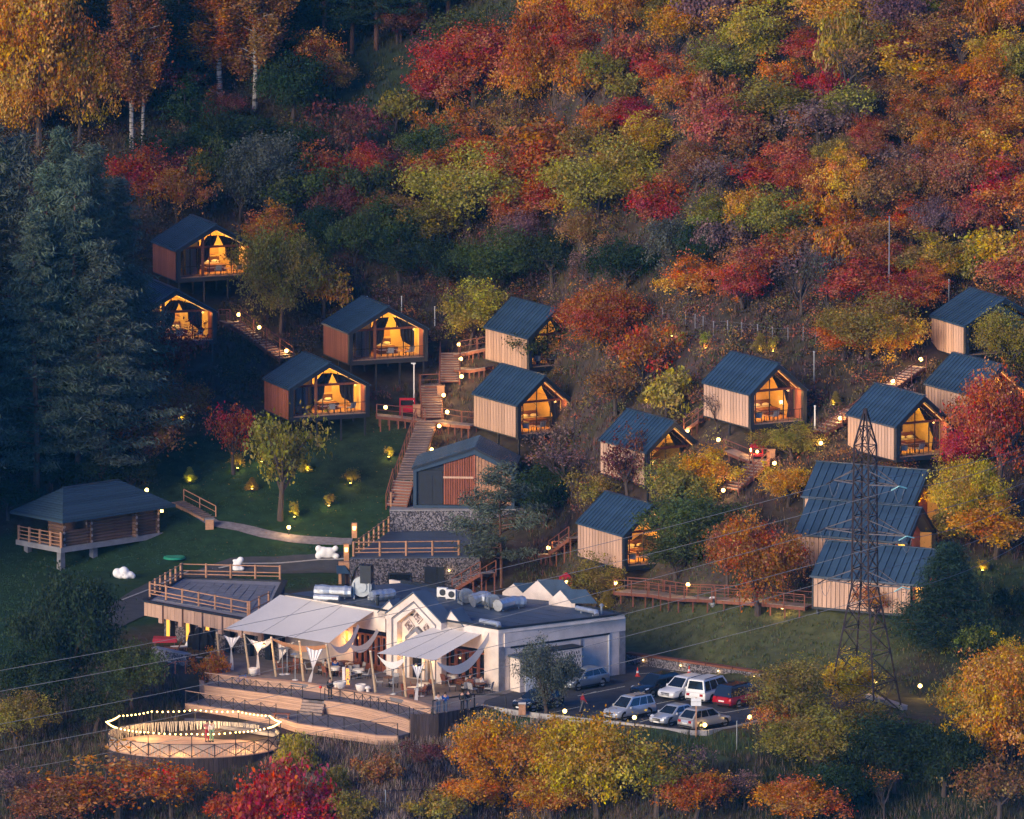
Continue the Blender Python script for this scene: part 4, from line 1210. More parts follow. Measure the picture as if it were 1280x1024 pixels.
railing('log_railing', 'log railing on the right side of the pavilion roof terrace', [pr(312, 769), pr(336, 757)], 1.15, pw=.2, rw=.1, step=2.6, rails=(.92, .3))

# ================================================================== restaurant
A = P(623, 865); B = P(781, 842.5); Ed = P(475, 840)
ex = (A - Ed); ex.z = 0; ex.normalize(); rz = math.atan2(ex.y, ex.x)
RZ = 5.05
root = thing('restaurant', 'long pale stone restaurant with flat blue roof and a gabled portal', 'restaurant', (A.x, A.y, 0), rz)
cR, sR = math.cos(-rz), math.sin(-rz)
def loc(p): 
    v = Vector(p) - Vector((A.x, A.y, 0)); return Vector((cR * v.x - sR * v.y, sR * v.x + cR * v.y, v.z))
Bl = loc(B)
roof_px = [(623, 783.5), (781, 768), (719, 756.5), (632, 744), (567, 738.5), (502, 728.5), (395, 738), (345, 745)]
rp = [loc(P(x, y, RZ)) for x, y in roof_px]
LEFT = rp[-1].x
rp[0].y = 0; rp[0].x = 0
rp = rp + [Vector((LEFT, 0.0, RZ))]
if rp[-2].y < .5: rp[-2].y = .5
MB().prism([(p.x * .998, p.y) for p in rp], RZ - .35, RZ - .06).build('roof_slab', 'render_white', root)
MB().prism([(p.x, p.y) for p in rp], RZ - .058, RZ).build('roof', 'roof_membrane', root)
edge = MB()
for a, b in zip(rp[:3], rp[1:3]): edge.bar((a.x, a.y, RZ + .05), (b.x, b.y, RZ + .05), .22, .14)
edge.bar((rp[4].x, rp[4].y, RZ + .1), (rp[5].x, rp[5].y, RZ + .1), .3, .3); edge.bar((0, 0, RZ + .05), (LEFT, 0, RZ + .05), .22, .14)
edge.build('roof_edge', 'roof_cap', root)
# seams of the membrane
for k in range(1, 9):
    y = k * 1.5
    sm = MB().box(LEFT + 4, y, RZ + .001, -.4 if y < 12 else -3, y + .05, RZ + .012).build('roof_seam', 'roof_cap', root)
# side wall, built of courses of stone blocks
sv = Vector((Bl.x, Bl.y, 0)); SL = sv.length; sv.normalize(); snv = Vector((sv.y, -sv.x, 0))
def sbox(name, s0, s1, z0, z1, d0, d1, m, par=root):
    r = [sv * s0 + snv * d0, sv * s1 + snv * d0, sv * s1 + snv * d1, sv * s0 + snv * d1]
    return MB().hexa([(p.x, p.y, z0) for p in r], [(p.x, p.y, z1) for p in r]).build(name, m, par)
side = sbox('side_wall', 0.02, SL - .02, -.3, RZ - .352, -.4, 0, 'render_white')
rnd = random.Random(4)
for zi in range(8):                                  # block courses
    z0 = zi * .585; s = 0.62; 
    while s < SL - .8:
        L = rnd.choice((.8, 1.1, 1.4, 1.7)); e = min(s + L, SL - .62)
        if e - s > .3 and not (zi >= 6): sbox('stone_block', s + .006, e - .006, z0 + .006, z0 + .579, .002, .012 + rnd.random() * .008, 'render_white', side)
        s = e
        if e >= SL - .63: break
sbox('fascia_band', .55, SL - .02, 3.55, RZ - .40, .0, .11, 'render_white', side)
for s0, s1 in ((.0, .6), (SL - .6, SL)):
    sbox('corner_strip', s0, s1, 0, 3.6, .022, .07, 'stone_grey', side)
sbox('slot', 1.2, SL - 1.6, 3.38, 3.52, .03, .09, 'roof_cap', side)
for s in (4.3, 8.3): sbox('slot_post', s, s + .22, 2.4, 3.38, .03, .075, 'stone_grey', side)
sbox('downpipe', SL - 1.75, SL - 1.62, 0, 3.4, .03, .11, 'white_paint', side)
MB().box(LEFT, 12.2, -.3, rp[2].x, 12.5, RZ - .352).build('back_wall', 'render_white', root)
# front wall with glazed timber doors
for x0, x1, z0 in ((-1.55, -.02, -.3), (LEFT, -16.0, -.3), (-5.6, -1.55, 3.2), (-16.0, -12.4, 3.3)):
    MB().box(x0 + .002, .0, z0, x1 - .002, .35, RZ - .352).build('front_wall', 'render_white', root)
MB().box(-5.6, .28, -.2, -1.55, .34, 3.2).build('bay_glazing', 'glazed_dark', root)
MB().box(-16.0, .28, -.2, -12.4, .34, 3.3).build('bay_glazing', 'glazed_dark', root)
for x0, x1, n in ((-5.6, -1.55, 5), (-16.0, -12.4, 6)):
    w_ = (x1 - x0) / n
    for k in range(n):
        x = x0 + k * w_
        d = MB().box(x + .02, .16, .0, x + .16, .275, 2.9).box(x + w_ - .16, .16, .0, x + w_ - .02, .275, 2.9).box(x + .161, .16, 2.75, x + w_ - .161, .275, 2.9).box(x + .161, .16, 0, x + w_ - .161, .275, .5).build('glazed_door', 'door_wood', root)
        MB().box(x + .161, .2, 1.55, x + w_ - .161, .27, 1.63).build('glazing_bar', 'door_wood', d)
sc = MB().box(-16.75, -.1, 1.6, -16.55, -.005, 2.9).build('sconce', 'sconce_glow', root); point('sconce_glow', root, (-16.6, -.5, 2.2), 60, (1, .42, .12), .15)
# gabled portal with stepped frames and mosaic diamonds
px0, px1 = -11.7, -5.65; pc = (px0 + px1) / 2; pz, pa = 5.0, 7.0
def gab(x0, x1, z0, ze, za): return [(x0, z0), (x1, z0), (x1, ze), ((x0 + x1) / 2, za), (x0, ze)]
po = MB(); ring_slab(po, gab(px0, px1, -.2, pz, pa), gab(px0 + .55, px1 - .55, -.15, pz - .28, pa - .62), -.62, -.02)
portal = po.build('portal', 'render_white', root)
steps = [(.55, .02, -.5), (.8, .12, -.42)]
r1 = MB(); ring_slab(r1, gab(px0 + .552, px1 - .552, -.1, pz - .282, pa - .622), gab(px0 + .75, px1 - .75, -.06, pz - .38, pa - .84), -.5, -.03); r1.build('portal_step', 'stone_grey', portal)
r2 = MB(); ring_slab(r2, gab(px0 + .752, px1 - .752, -.05, pz - .382, pa - .842), gab(px0 + 1.15, px1 - 1.15, 0.0, pz - .58, pa - 1.28), -.58, -.04); r2.build('portal_step', 'render_white', portal)
MB().poly([(x, -.021, z) for x, z in gab(px0 + 1.0, px1 - 1.0, 0, pz - .5, pa - 1.2)]).build('portal_panel', 'render_white', portal)
def diamond(cx, cz, s, name='mosaic_diamond'):
    m = MB(); q = [(cx, cz - s), (cx + s, cz), (cx, cz + s), (cx - s, cz)]
    poly_slab(m, q, -.16, -.025); d = m.build(name, 'mosaic', portal)
    m = MB(); k = 1.18; ring_slab(m, [(cx, cz - s * k), (cx + s * k, cz), (cx, cz + s * k), (cx - s * k, cz)], q, -.19, -.024); m.build('diamond_frame', 'render_white', d)
diamond(pc + .02, 5.0, .48); diamond(pc - .98, 4.2, .48); diamond(pc + 1.02, 4.2, .48)
n1 = MB(); ring_slab(n1, gab(pc - 1.25, pc + 1.25, .0, 3.3, 4.25), gab(pc - .95, pc + .95, .02, 3.15, 3.86), -.34, -.025); n1.build('niche_frame', 'stone_grey', portal)
n1 = MB(); ring_slab(n1, gab(pc - .948, pc + .948, .02, 3.149, 3.858), gab(pc - .68, pc + .68, .04, 3.0, 3.5), -.42, -.028); n1.build('niche_frame', 'render_white', portal)
MB().poly([(x, -.04, z) for x, z in gab(pc - .7, pc + .7, 0.04, 2.95, 3.45)]).build('niche_glazing', 'glazed_dark', portal)
d = MB(); poly_slab(d, [(pc, 2.55), (pc + .45, 2.95), (pc, 3.3), (pc - .45, 2.95)], -.12, -.045); d.build('niche_mosaic', 'mosaic', portal)
point('portal_light', root, (px0 + 1.35, -.35, 2.4), 60, (1, .5, .12), .1); MB().box(px0 + 1.16, -.2, 1.2, px0 + 1.26, -.06, 2.6).build('light_strip', 'led_strip', portal)
point('portal_light', root, (px1 - 1.5, -.9, 1.8), 45, (1, .5, .12), .1)
# the portal's roof slopes running back, flanked by two smaller gables
rfp = MB()
for s in (0, 1):
    xe = px0 - .08 if s == 0 else px1 + .08
    q = [(xe, pz - .04), (pc, pa + .02), (pc, pa + .14), (xe, pz + .08)]
    poly_slab(rfp, q, -.72, .9)
rfp.build('portal_roof', 'roof_membrane', portal)
for x0, x1, ze, za in ((-13.2, -10.9, 4.75, 5.9), (-5.9, -3.8, 4.75, 5.9)):
    m = MB(); xm = x0 + (x1 - x0) * (.55 if x0 < -10 else .35)
    poly_slab(m, [(x0, 4.4), (x1, 4.4), (x1, ze), (xm, za), (x0, ze)], .0, .28); g_ = m.build('side_gable', 'render_white', root)
    m = MB(); poly_slab(m, [(xm, za + .01), (x1 + .05, ze), (x1 + .05, ze + .1), (xm, za + .11)], -.05, 1.2); m.build('gable_roof', 'roof_membrane', g_)
    m = MB(); poly_slab(m, [(x0 - .05, ze), (xm, za + .01), (xm, za + .11), (x0 - .05, ze + .1)], -.05, .5); m.build('gable_coping', 'roof_membrane', g_)
# three white gables with blue slopes at the back of the roof
for x0p, x1p, yb, ap, ay in ((628, 655, 744, 644, 730), (653, 690, 748, 671, 725.5), (686, 714, 756, 698, 738)):
    a = loc(P(x0p, yb, RZ)); b = loc(P(x1p, yb + 3.5, RZ)); m_ = a.lerp(b, .5)
    hh = (yb + 2 - ay) / 15.6
    m = MB(); up = Vector((0, 0, hh)); eh = Vector((0, 0, hh * .25)); bk = Vector((1.6, 1.3, 0))
    m.hexa([a, b, b + bk * .15, a + bk * .15], [a + eh, b + eh, b + eh + bk * .15, a + eh + bk * .15])
    m.hexa([a + eh, b + eh, b + eh + bk * .15, a + eh + bk * .15], [m_ + up, m_ + up + Vector((.02, 0, 0)), m_ + up + bk * .15 + Vector((.02, 0, 0)), m_ + up + bk * .15])
    g_ = m.build('roof_gable', 'render_white', root)
    t = Vector((0, 0, .02)); m = MB().hexa([m_ + up + t, b + eh + t + (b - m_) * .04, b + eh + t + bk * 1.0, m_ + up + t + bk * 1.0], [m_ + up + t * 5, b + eh + t * 5 + (b - m_) * .04, b + eh + t * 5 + bk * 1.0, m_ + up + t * 5 + bk * 1.0])
    m.build('gable_roof', 'roof_metal', g_)
# kiosk-like lean-to with green roof and perforated screen on the side wall
k0 = loc(P(650, 866)); 
kp = [Vector((k0.x, k0.y, 0)), Vector((k0.x, k0.y, 0)) + sv * 6.2]
dn = snv
wd = max(1.2, (kp[0].dot(snv)) - .02)
def kbox(name, s0, s1, z0, z1, d0, d1, m, par=root):
    base = kp[0]; r = [base + sv * s0 + snv * d0, base + sv * s1 + snv * d0, base + sv * s1 + snv * d1, base + sv * s0 + snv * d1]
    return MB().hexa([(p.x, p.y, z0) for p in r], [(p.x, p.y, z1) for p in r]).build(name, m, par)
kx = kbox('annex', 0, 6.2, -.2, 2.75, -wd + .05, 0, 'render_white')
kbox('annex_roof', -.25, 2.9, 2.752, 2.9, -wd + .05, .3, 'roof_membrane', kx); kbox('annex_roof', 2.95, 6.35, 2.96, 3.08, -wd + .05, .12, 'roof_cap', kx)
scr = kbox('screen_wall', 2.95, 6.2, .3, 2.95, .012, .09, 'render_white', kx)
hm = MB()
for i in range(13):
    for j in range(8):
        s = 3.05 + i * .245 + (.12 if j % 2 else 0); z = .45 + j * .3
        if s > 6.1: continue
        base = kp[0]; r = [base + sv * s + snv * .091, base + sv * (s + .09) + snv * .091, base + sv * (s + .09) + snv * .097, base + sv * s + snv * .097]
        hm.hexa([(p.x, p.y, z) for p in r], [(p.x, p.y, z + .17) for p in r])
tag(hm.build('screen_opening', 'roof_cap', scr), kind='stuff')
kbox('annex_door', .5, 1.5, .0, 2.1, .012, .06, 'unit_white', kx)
# drawn on the roof: fans, ducts, cooling units
def atroof(px, py, dz=0.0): return P(px, py, RZ + dz)
def roof_fan(px, py, s, label, rzf):
    r = thing('roof_fan', label, 'ventilation fan', atroof(px, py), rzf, 'ventilation fans on the restaurant roof')
    m = MB().path([(0, 0, .75 * s), (0, .42 * s, .75 * s)], .62 * s, 16); m.build('scroll_housing', 'galvanised', r)
    MB().path([(0, -.08 * s, .75 * s), (0, -.001, .75 * s)], .34 * s, 12).build('inlet_ring', 'galvanised', r)
    MB().box(-.35 * s, .45 * s, .25 * s, .35 * s, 1.0 * s, .75 * s).build('motor', 'roof_metal', r)
    for x in (-.45 * s, .4 * s): MB().box(x, -.1 * s, 0, x + .06 * s, 1.0 * s, .2 * s).build('skid', 'galvanised', r)
    for x in (-.5 * s, .46 * s):
        for y in (-.1 * s, 1.0 * s): MB().box(x, y, .0, x + .05 * s, y + .05 * s, 1.0 * s).build('frame_leg', 'galvanised', r)
    return r
f1 = roof_fan(452, 749, 1.35, 'large scroll fan with a black curved exhaust hood on the restaurant roof', R(-15))
m = MB(); seg = []
for k in range(7):
    a_ = R(90 * k / 6); seg.append((-.9 * math.sin(a_) * .9, 1.3 + .95 * math.cos(a_) + .55))
for (x0, z0), (x1, z1) in zip(seg, seg[1:]): m.hexa([(x0, -.1, z0), (x1, -.1, z1), (x1, .75, z1), (x0, .75, z0)], [(x0 * .92 + .03, -.1, z0 - .06), (x1 * .92 + .03, -.1, z1 - .06), (x1 * .92 + .03, .75, z1 - .06), (x0 * .92 + .03, .75, z0 - .06)])
m.box(-.86, -.1, 1.3, -.82, .75, 1.85).box(-.1, -.12, 1.3, .8, .77, 2.75); m.build('exhaust_hood', 'roof_cap', f1)
roof_fan(584, 756, .95, 'scroll fan with silver wrapped duct beside the cooling units', R(20)); roof_fan(617, 762, .9, 'scroll fan with silver wrapped duct near the white roof gables', R(20))
def duct(label, pts, r_, wrap=True):
    w = [atroof(px, py, dz) for px, py, dz in pts]; o = w[0]; root_ = thing('roof_duct', label, 'duct', (o.x, o.y, RZ), group='ducts on the restaurant roof'); o = root_.location
    pts2 = []; rad = []
    for a, b in zip(w, w[1:]):
        n = max(2, int((b - a).length / .25))
        for k in range(n): pts2.append(a.lerp(b, k / n) - o); rad.append(r_ * (1 + (.10 * rnd.uniform(-1, 1) if wrap else (.06 if k % 3 == 0 else 0))))
    pts2.append(w[-1] - o); rad.append(r_ * .95)
    MB().path(pts2, rad, 10).build('pipe', 'insul_silver', root_)
    for f in (.2, .8):
        p = w[0].lerp(w[-1], f) - o; MB().box(p.x - .05, p.y - .05, 0, p.x + .05, p.y + .05, max(.12, p.z - r_ * .7)).build('support', 'galvanised', root_)
duct('silver wrapped duct left of the large scroll fan', [(394, 738, .6), (440, 740, .6)], .48)
duct('plain silver pipe lying before the large scroll fan', [(393, 746, .3), (424, 748, .3)], .26, False)
duct('silver wrapped duct right of the large scroll fan', [(464, 745, .55), (492, 742, .55)], .42)
duct('bulky silver duct behind the cooling units', [(590, 751, .55), (600, 747, .75), (612, 749, .6)], .55)
duct('bulky silver duct leading to the white roof gables', [(622, 757, .55), (640, 752, .6), (655, 752, .5)], .45)
duct('silver elbow pipe at the right end of the roof', [(721, 760, .35), (745, 765, .35), (746, 769, .15)], .2, False)
duct('silver elbow pipe on the roof beside the smaller canopy', [(601, 776, .3), (623, 780, .3), (624, 784, .1)], .2, False)
r = thing('roof_vent', 'small capped vent stack at the right end of the roof', 'vent', atroof(752, 768)); MB().tube((0, 0, 0), (0, 0, .7), .1, n=10).build('stack', 'galvanised', r); MB().lathe([(.22, .72), (.05, .88)], 10).build('cap', 'galvanised', r)
r = thing('roof_vent', 'short dark vent stack beside the large canopy corner', 'vent', atroof(472, 757)); MB().tube((0, 0, 0), (0, 0, .8), .13, n=10).build('stack', 'roof_cap', r); MB().lathe([(.16, .802), (.16, .86)], 10).build('cap', 'roof_cap', r)
r = thing('satellite_dish', 'small dark dish on the roof edge beside the portal', 'dish', atroof(574, 771)); MB().tube((0, 0, 0), (0, 0, .5), .04, n=6).build('mast', 'roof_cap', r); MB().lathe([(.05, .5), (.3, .6), (.36, .72)], 10).build('bowl', 'roof_membrane', r)
for px, py in ((553, 747), (564, 749.5)):
    r = thing('cooling_unit', 'white outdoor cooling unit with round fan grille on the restaurant roof', 'cooling unit', atroof(px, py), R(-18), 'cooling units on the restaurant roof')
    MB().box(-.42, -.18, .08, .42, .18, .82).build('casing', 'unit_white', r); MB().lathe([(.27, 0), (.27, .02)], 14).build('grille', 'roof_cap', r).matrix_local = Matrix.Translation((.08, -.182, .45)) @ Matrix.Rotation(R(90), 4, 'X')
    for x in (-.35, .3): MB().box(x, -.2, 0, x + .06, .2, .08).build('foot', 'galvanised', r)

# ================================================================== canopies
def canopy(label, c, n=12, sag=.35, cut=.06):
    """c: corners back-left, back-right, front-right, front-left (world)"""
    root = thing('canopy', label, 'canopy', (c[3].x, c[3].y, 0), group='cream shade sails on the terrace'); o = root.location
    vs = []; fs = []
    mid = (c[0] + c[1] + c[2] + c[3]) / 4
    for j in range(n + 1):
        for i in range(n + 1):
            s, t = i / n, j / n
            p = c[3].lerp(c[2], s).lerp(c[0].lerp(c[1], s), t)
            k = cut * 4 * (t * (1 - t) * (1 - 2 * min(s, 1 - s)) + s * (1 - s) * (1 - 2 * min(t, 1 - t)))
            p = p.lerp(mid, k * .55)
            p.z -= sag * 16 * s * (1 - s) * t * (1 - t) * .35 - .05 * math.sin(s * 9) * (1 - t) * t
            vs.append(tuple(p - o))
    m = n + 1
    fs = [(j * m + i, j * m + i + 1, (j + 1) * m + i + 1, (j + 1) * m + i) for j in range(n) for i in range(n)]
    mb = MB(); mb.v = vs; mb.f = fs
    ob = mb.build('sail', 'canvas', root, smooth=True)
    for f in (1 / 3, 2 / 3):
        k = round(f * n)
        MB().path([Vector(vs[j * m + i]) + Vector((0, 0, .012)) for j, i in ((j, k) for j in range(m))], .012, 4).build('seam', 'grey_mat', root)
    return root
T1 = [P(350, 743.5, 4.95), P(471, 762, 4.95), P(411, 804, 3.1), P(281, 786, 3.1)]
T2 = [P(561, 774, 4.9), P(623, 781.5, 4.9), P(543, 826, 3.1), P(471, 817, 3.1)]
canopy('large cream shade sail stretched from the roof over the left terrace', T1)
canopy('smaller cream shade sail beside the gabled portal', T2)
for px, py, z in ((385, 812, 2.6), (330, 806, 2.6), (520, 832, 2.6), (575, 822, 2.9)):  # pendants added to brighten the dim terrace below the sails
    q = P(px, py, z); r = thing('added_pendant', 'small pendant lamp added to brighten the terrace under a shade sail', 'lamp', q, group='added pendant lamps under the sails'); MB().lathe([(.14, 0), (.05, .16)], 10).build('shade', 'timber', r); MB().ball((0, 0, -.02), .07, 8, 5).build('bulb', 'bulb', r); MB().tube((0, 0, .16), (0, 0, .55), .01, n=4).build('cord', 'rail_dark', r); point('pendant_glow', r, (0, 0, -.3), 40, (1, .52, .16), .1)
for tp, bp in [((271, 790), (275.7, 838)), ((305, 791.5), (312, 843)), ((339, 795.6), (345, 846)), ((374, 800.5), (379.5, 852)), ((408, 804.5), (415, 856)), ((463, 813), (469.5, 866)), ((502, 820), (507.6, 872)), ((537.6, 824.5), (544, 875.5))]:
    b = P(*bp); b.z = .012; t = P(*tp, 3.2)
    r = thing('canopy_pole', 'leaning peeled timber pole holding the front edge of a shade sail', 'pole', b, group='timber poles of the shade sails')
    v = t - b; MB().tube((0, 0, 0), v, .11, .085, 8).build('shaft', 'pole_wood', r)
    MB().lathe([(.1, 0), (.1, .03)], 8, v * .97).build('lashing', 'muslin', r)
# hanging muslin tails and swags
def tail(a, b, tie, foot, label):
    """a,b: top corners, tie: gathered point, foot: end (world)"""
    root = thing('hanging_drape', label, 'drape', (foot.x, foot.y, foot.z), group='white drapes under the shade sails'); o = root.location
    mb = MB(); n = 9
    rows = []
    for t in (0, .15, .35, .55, .75, .9, 1.0):
        w = (1 - t) ** 1.3 * .95 + .05
        m0 = a.lerp(b, .5).lerp(tie, t); hw = (b - a) * .5 * w
        rows.append([m0 - hw + hw * 2 * k / n + Vector((0, (.05 if k % 2 else -.05) * (1 - t * .6), -.25 * math.sin(math.pi * k / n) * (1 - t))) - o for k in range(n + 1)])
    for t in (.5, 1.0):
        m0 = tie.lerp(foot, t); hw = (b - a).normalized() * (.10 + .05 * t)
        rows.append([m0 - hw + hw * 2 * k / n + Vector((0, .03 if k % 2 else -.03, 0)) - o for k in range(n + 1)])
    for r0, r1 in zip(rows, rows[1:]):
        for k in range(n): mb.quad(r0[k], r0[k + 1], r1[k + 1], r1[k])
    mb.build('cloth', 'muslin', root, smooth=True)
def mid3(px, py, Y): return PY(px, py, Y)
for l, r_, ti, fo, lab in [((280, 794), (303, 793), (289, 812), (290, 838), 'white gathered drape at the left end of the large sail'),
                        ((313, 799), (337, 798), (322, 817), (323, 844), 'white gathered drape with a long tail beside the white tub'),
                        ((346, 799), (371, 801), (349, 826), (346, 829), 'white drape pulled to one pole of the large sail'),
                        ((382, 808), (405, 810), (391, 838), (387, 853), 'wide white drape tied low under the large sail'),
                        ((514, 830), (531, 829), (522, 851), (520, 876), 'white gathered drape with a long tail under the smaller sail'),
                        ((478, 826), (494, 828), (483, 836), (481, 841), 'short white drape at the left corner of the smaller sail')]:
    Yf = P(fo[0], max(838, fo[1]), 0).y - .1
    f = mid3(*fo, Yf); f.z = max(f.z, .03)
    tail(mid3(*l, Yf), mid3(*r_, Yf), mid3(*ti, Yf), f, lab)
def swag(pts, w, label, m='canvas'):
    root = thing('fabric_swag', label, 'drape', pts[0], group='fabric swags at the sail edges'); o = pts[0]
    mb = MB(); n = len(pts); rows = []
    for k, p in enumerate(pts):
        ww = w * (.35 + .65 * math.sin(math.pi * (k + .4) / (n - .2)))
        rows.append([p - o + Vector((.05 * j, .12 * j * ww, -ww * j / 3 + .0)) for j in range(4)])
    for r0, r1 in zip(rows, rows[1:]):
        for k in range(3): mb.quad(r0[k], r0[k + 1], r1[k + 1], r1[k])
    mb.build('cloth', m, root, smooth=True)
def arc(a, b, sag_, n=9): return [a.lerp(b, k / n) + Vector((0, 0, -sag_ * 4 * (k / n) * (1 - k / n))) for k in range(n + 1)]
swag(arc(PY(412, 803, 903), PY(447, 780, 908), 1.0), .6, 'pale swag under the right edge of the large sail')
swag(arc(PY(428, 795, 906), PY(471, 786, 908.5), 1.1), .6, 'second pale swag hanging before the left terrace doors')
swag(arc(PY(546, 827, 897.5), PY(612, 789, 901), 1.3, 12), .8, 'long pale swag sweeping from the smaller sail to the roof corner')
swag(arc(PY(471, 818, 899), PY(503, 823, 897), .45), .6, 'white swag along the front of the smaller sail', 'muslin'); swag(arc(PY(307, 795, 911), PY(339, 797, 909), .5), .5, 'white swag along the front of the large sail', 'muslin')
swag(arc(PY(339, 797, 909), PY(408, 806, 906), .35), .55, 'orange lined swag under the front of the large sail', 'timber')

# ================================================================== amphitheatre steps
Z1, Z2, Z3 = -.5, -1.5, -2.1
e0 = [P(x, y, 0) for x, y in [(312, 849), (357, 852.5), (392, 857), (443, 866), (483, 870.5), (509, 876), (539, 885)]]
e0 = [P(262, 843, 0), *e0]
e1L = [P(x, y, Z1) for x, y in [(256, 857.5), (290, 862), (320, 866), (350, 870), (378, 874.3)]]
e1R = [P(x, y, Z1) for x, y in [(406, 876.5), (425, 879), (443, 882), (463, 886.5), (483, 891.7), (498, 896), (512, 900.5)]]
e2 = [P(x, y, Z2) for x, y in [(232, 880), (248, 882.5), (277, 886.5), (306, 890.6), (326, 893.7), (345, 896.5), (372, 905), (410, 910.5), (430, 913.8), (450, 916.5), (470, 919.8), (497, 921)]]
root = thing('amphitheatre', 'curved wooden amphitheatre steps with grey tier floors below the terrace', 'steps', (e1L[0].x, e1L[0].y, Z3)); o = root.location
def tier(name, front, backl, z, m):
    mb = MB(); n = max(len(front), len(backl)) * 3
    def samp(l, t):
        k = t * (len(l) - 1); i = min(int(k), len(l) - 2); return l[i].lerp(l[i + 1], k - i)
    for k in range(n):
        a, b = samp(front, k / n), samp(front, (k + 1) / n); c, d = samp(backl, (k + 1) / n), samp(backl, k / n)
        mb.hexa([(q.x, q.y, z - .25) for q in (a, b, c, d)], [(q.x, q.y, z) for q in (a, b, c, d)])
    return mb.off(o).build(name, m, root)
def boards(line, ztop, zbot, n, capw=.42):
    h = (ztop - zbot) / n
    for k in range(n):
        mb = MB(); off = .012 * (k % 2)
        for a, b in zip(line, line[1:]):
            d = (b - a); d.z = 0; d.normalize(); nv_ = Vector((d.y, -d.x, 0)); q = [a + nv_ * (.04 + off), b + nv_ * (.04 + off), b - nv_ * .02, a - nv_ * .02]
            z0 = zbot + h * k
            mb.hexa([(p.x, p.y, z0 + .008) for p in q], [(p.x, p.y, z0 + h - .008) for p in q])
        mb.off(o).build('board', 'larch_h', root)
    mb = MB()
    for a, b in zip(line, line[1:]):
        d = (b - a); d.z = 0; d.normalize(); nv_ = Vector((d.y, -d.x, 0)); q = [a + nv_ * .09, b + nv_ * .09, b - nv_ * capw, a - nv_ * capw]
        mb.hexa([(p.x, p.y, ztop + .004) for p in q], [(p.x, p.y, ztop + .05) for p in q])
    mb.off(o).build('bench_cap', 'larch_h', root)
def refine(l, n=4):
    out = []
    for i in range(len(l) - 1):
        p0, p1, p2, p3 = l[max(i - 1, 0)], l[i], l[i + 1], l[min(i + 2, len(l) - 1)]
        for k in range(n):
            t = k / n
            out.append(.5 * ((2 * p1) + (p2 - p0) * t + (2 * p0 - 5 * p1 + 4 * p2 - p3) * t * t + (3 * p1 - p0 - 3 * p2 + p3) * t ** 3))
    return out + [l[-1]]
e0r, e1Lr, e1Rr, e2r = refine(e0, 3), refine(e1L, 3), refine(e1R, 3), refine(e2, 2)
e1all = e1L + e1R
tier('tier_floor', e1all, e0, Z1, 'paving'); tier('tier_floor', e2, e1all, Z2, 'paving')
boards(e0r, .03, Z1, 3, .5); boards(e1Lr, Z1 + .0, Z2, 7, .16); boards(e1Rr, Z1 + .0, Z2, 7, .16); boards(e2r, Z2, Z3 - .1, 4, .3)
front = [q + Vector((0, -4.0, 0)) for q in e2]
tier('tier_floor', front[:6], e2[:6], Z3, 'paving')
boards([P(250, 851, Z1), P(257, 857.5, Z1)], Z1, Z2, 7, .2); boards([e1R[-1], e1R[-1] + Vector((.4, 1.6, 0))], Z1, Z2, 7, .2)
# short stairs between the two halves of the middle tier
n = 5
for k in range(n):
    z = Z2 + (Z1 - Z2) * (k + 1) / n; a = e1L[-1].lerp(e1L[-1] + Vector((-.3, -1.3, 0)), 1 - (k + 1) / n); b = e1R[0].lerp(e1R[0] + Vector((-.3, -1.3, 0)), 1 - (k + 1) / n)
    q = [a, b, b + Vector((.1, .5, 0)), a + Vector((.1, .5, 0))]
    MB().hexa([(p.x, p.y, Z2 - .05) for p in q], [(p.x, p.y, z) for p in q]).off(o).build('stair_tread', 'tread', root)
def foot(l, z, f=.25): return [Vector((q.x, q.y + f, z)) for q in l]
kw = dict(h=.98, post='rail_dark', rail='rail_dark', pw=.07, rw=.04, rails=(1.0,), cross=True, group='cross braced railings of the amphitheatre')
railing('metal_railing', 'black cross braced railing with timber handrail on the upper left tier', foot(e1L, Z1 + .05), step=1.3, toprail='larch', **kw)
railing('metal_railing', 'black cross braced railing along the upper right tier of the amphitheatre', foot(e1R, Z1 + .05), step=1.25, **kw)
railing('metal_railing', 'black cross braced railing with timber handrail on the lower left tier', foot(e2[:6], Z2 + .05), step=1.3, toprail='larch', **kw)
railing('metal_railing', 'black cross braced railing along the lower right tier of the amphitheatre', foot(e2[6:], Z2 + .05), step=1.3, **kw)
railing('metal_railing', 'black cross braced railing at the right end of the curved bench', [P(517, 900.5, Z1), P(539, 901.5, Z1)], step=1.5, **kw)
for px, py in ((316, 898), (352, 899)):
    r = thing('bench', 'small dark wooden bench on the lower tier near the round stage', 'bench', P(px, py, Z2 if px > 330 else Z3), R(-8), 'benches near the stage')
    MB().box(-.7, -.2, .42, .7, .2, .48).build('seat', 'timber_red', r)
    for x in (-.6, .5): MB().box(x, -.18, 0, x + .1, .18, .42).build('leg', 'timber_red', r)
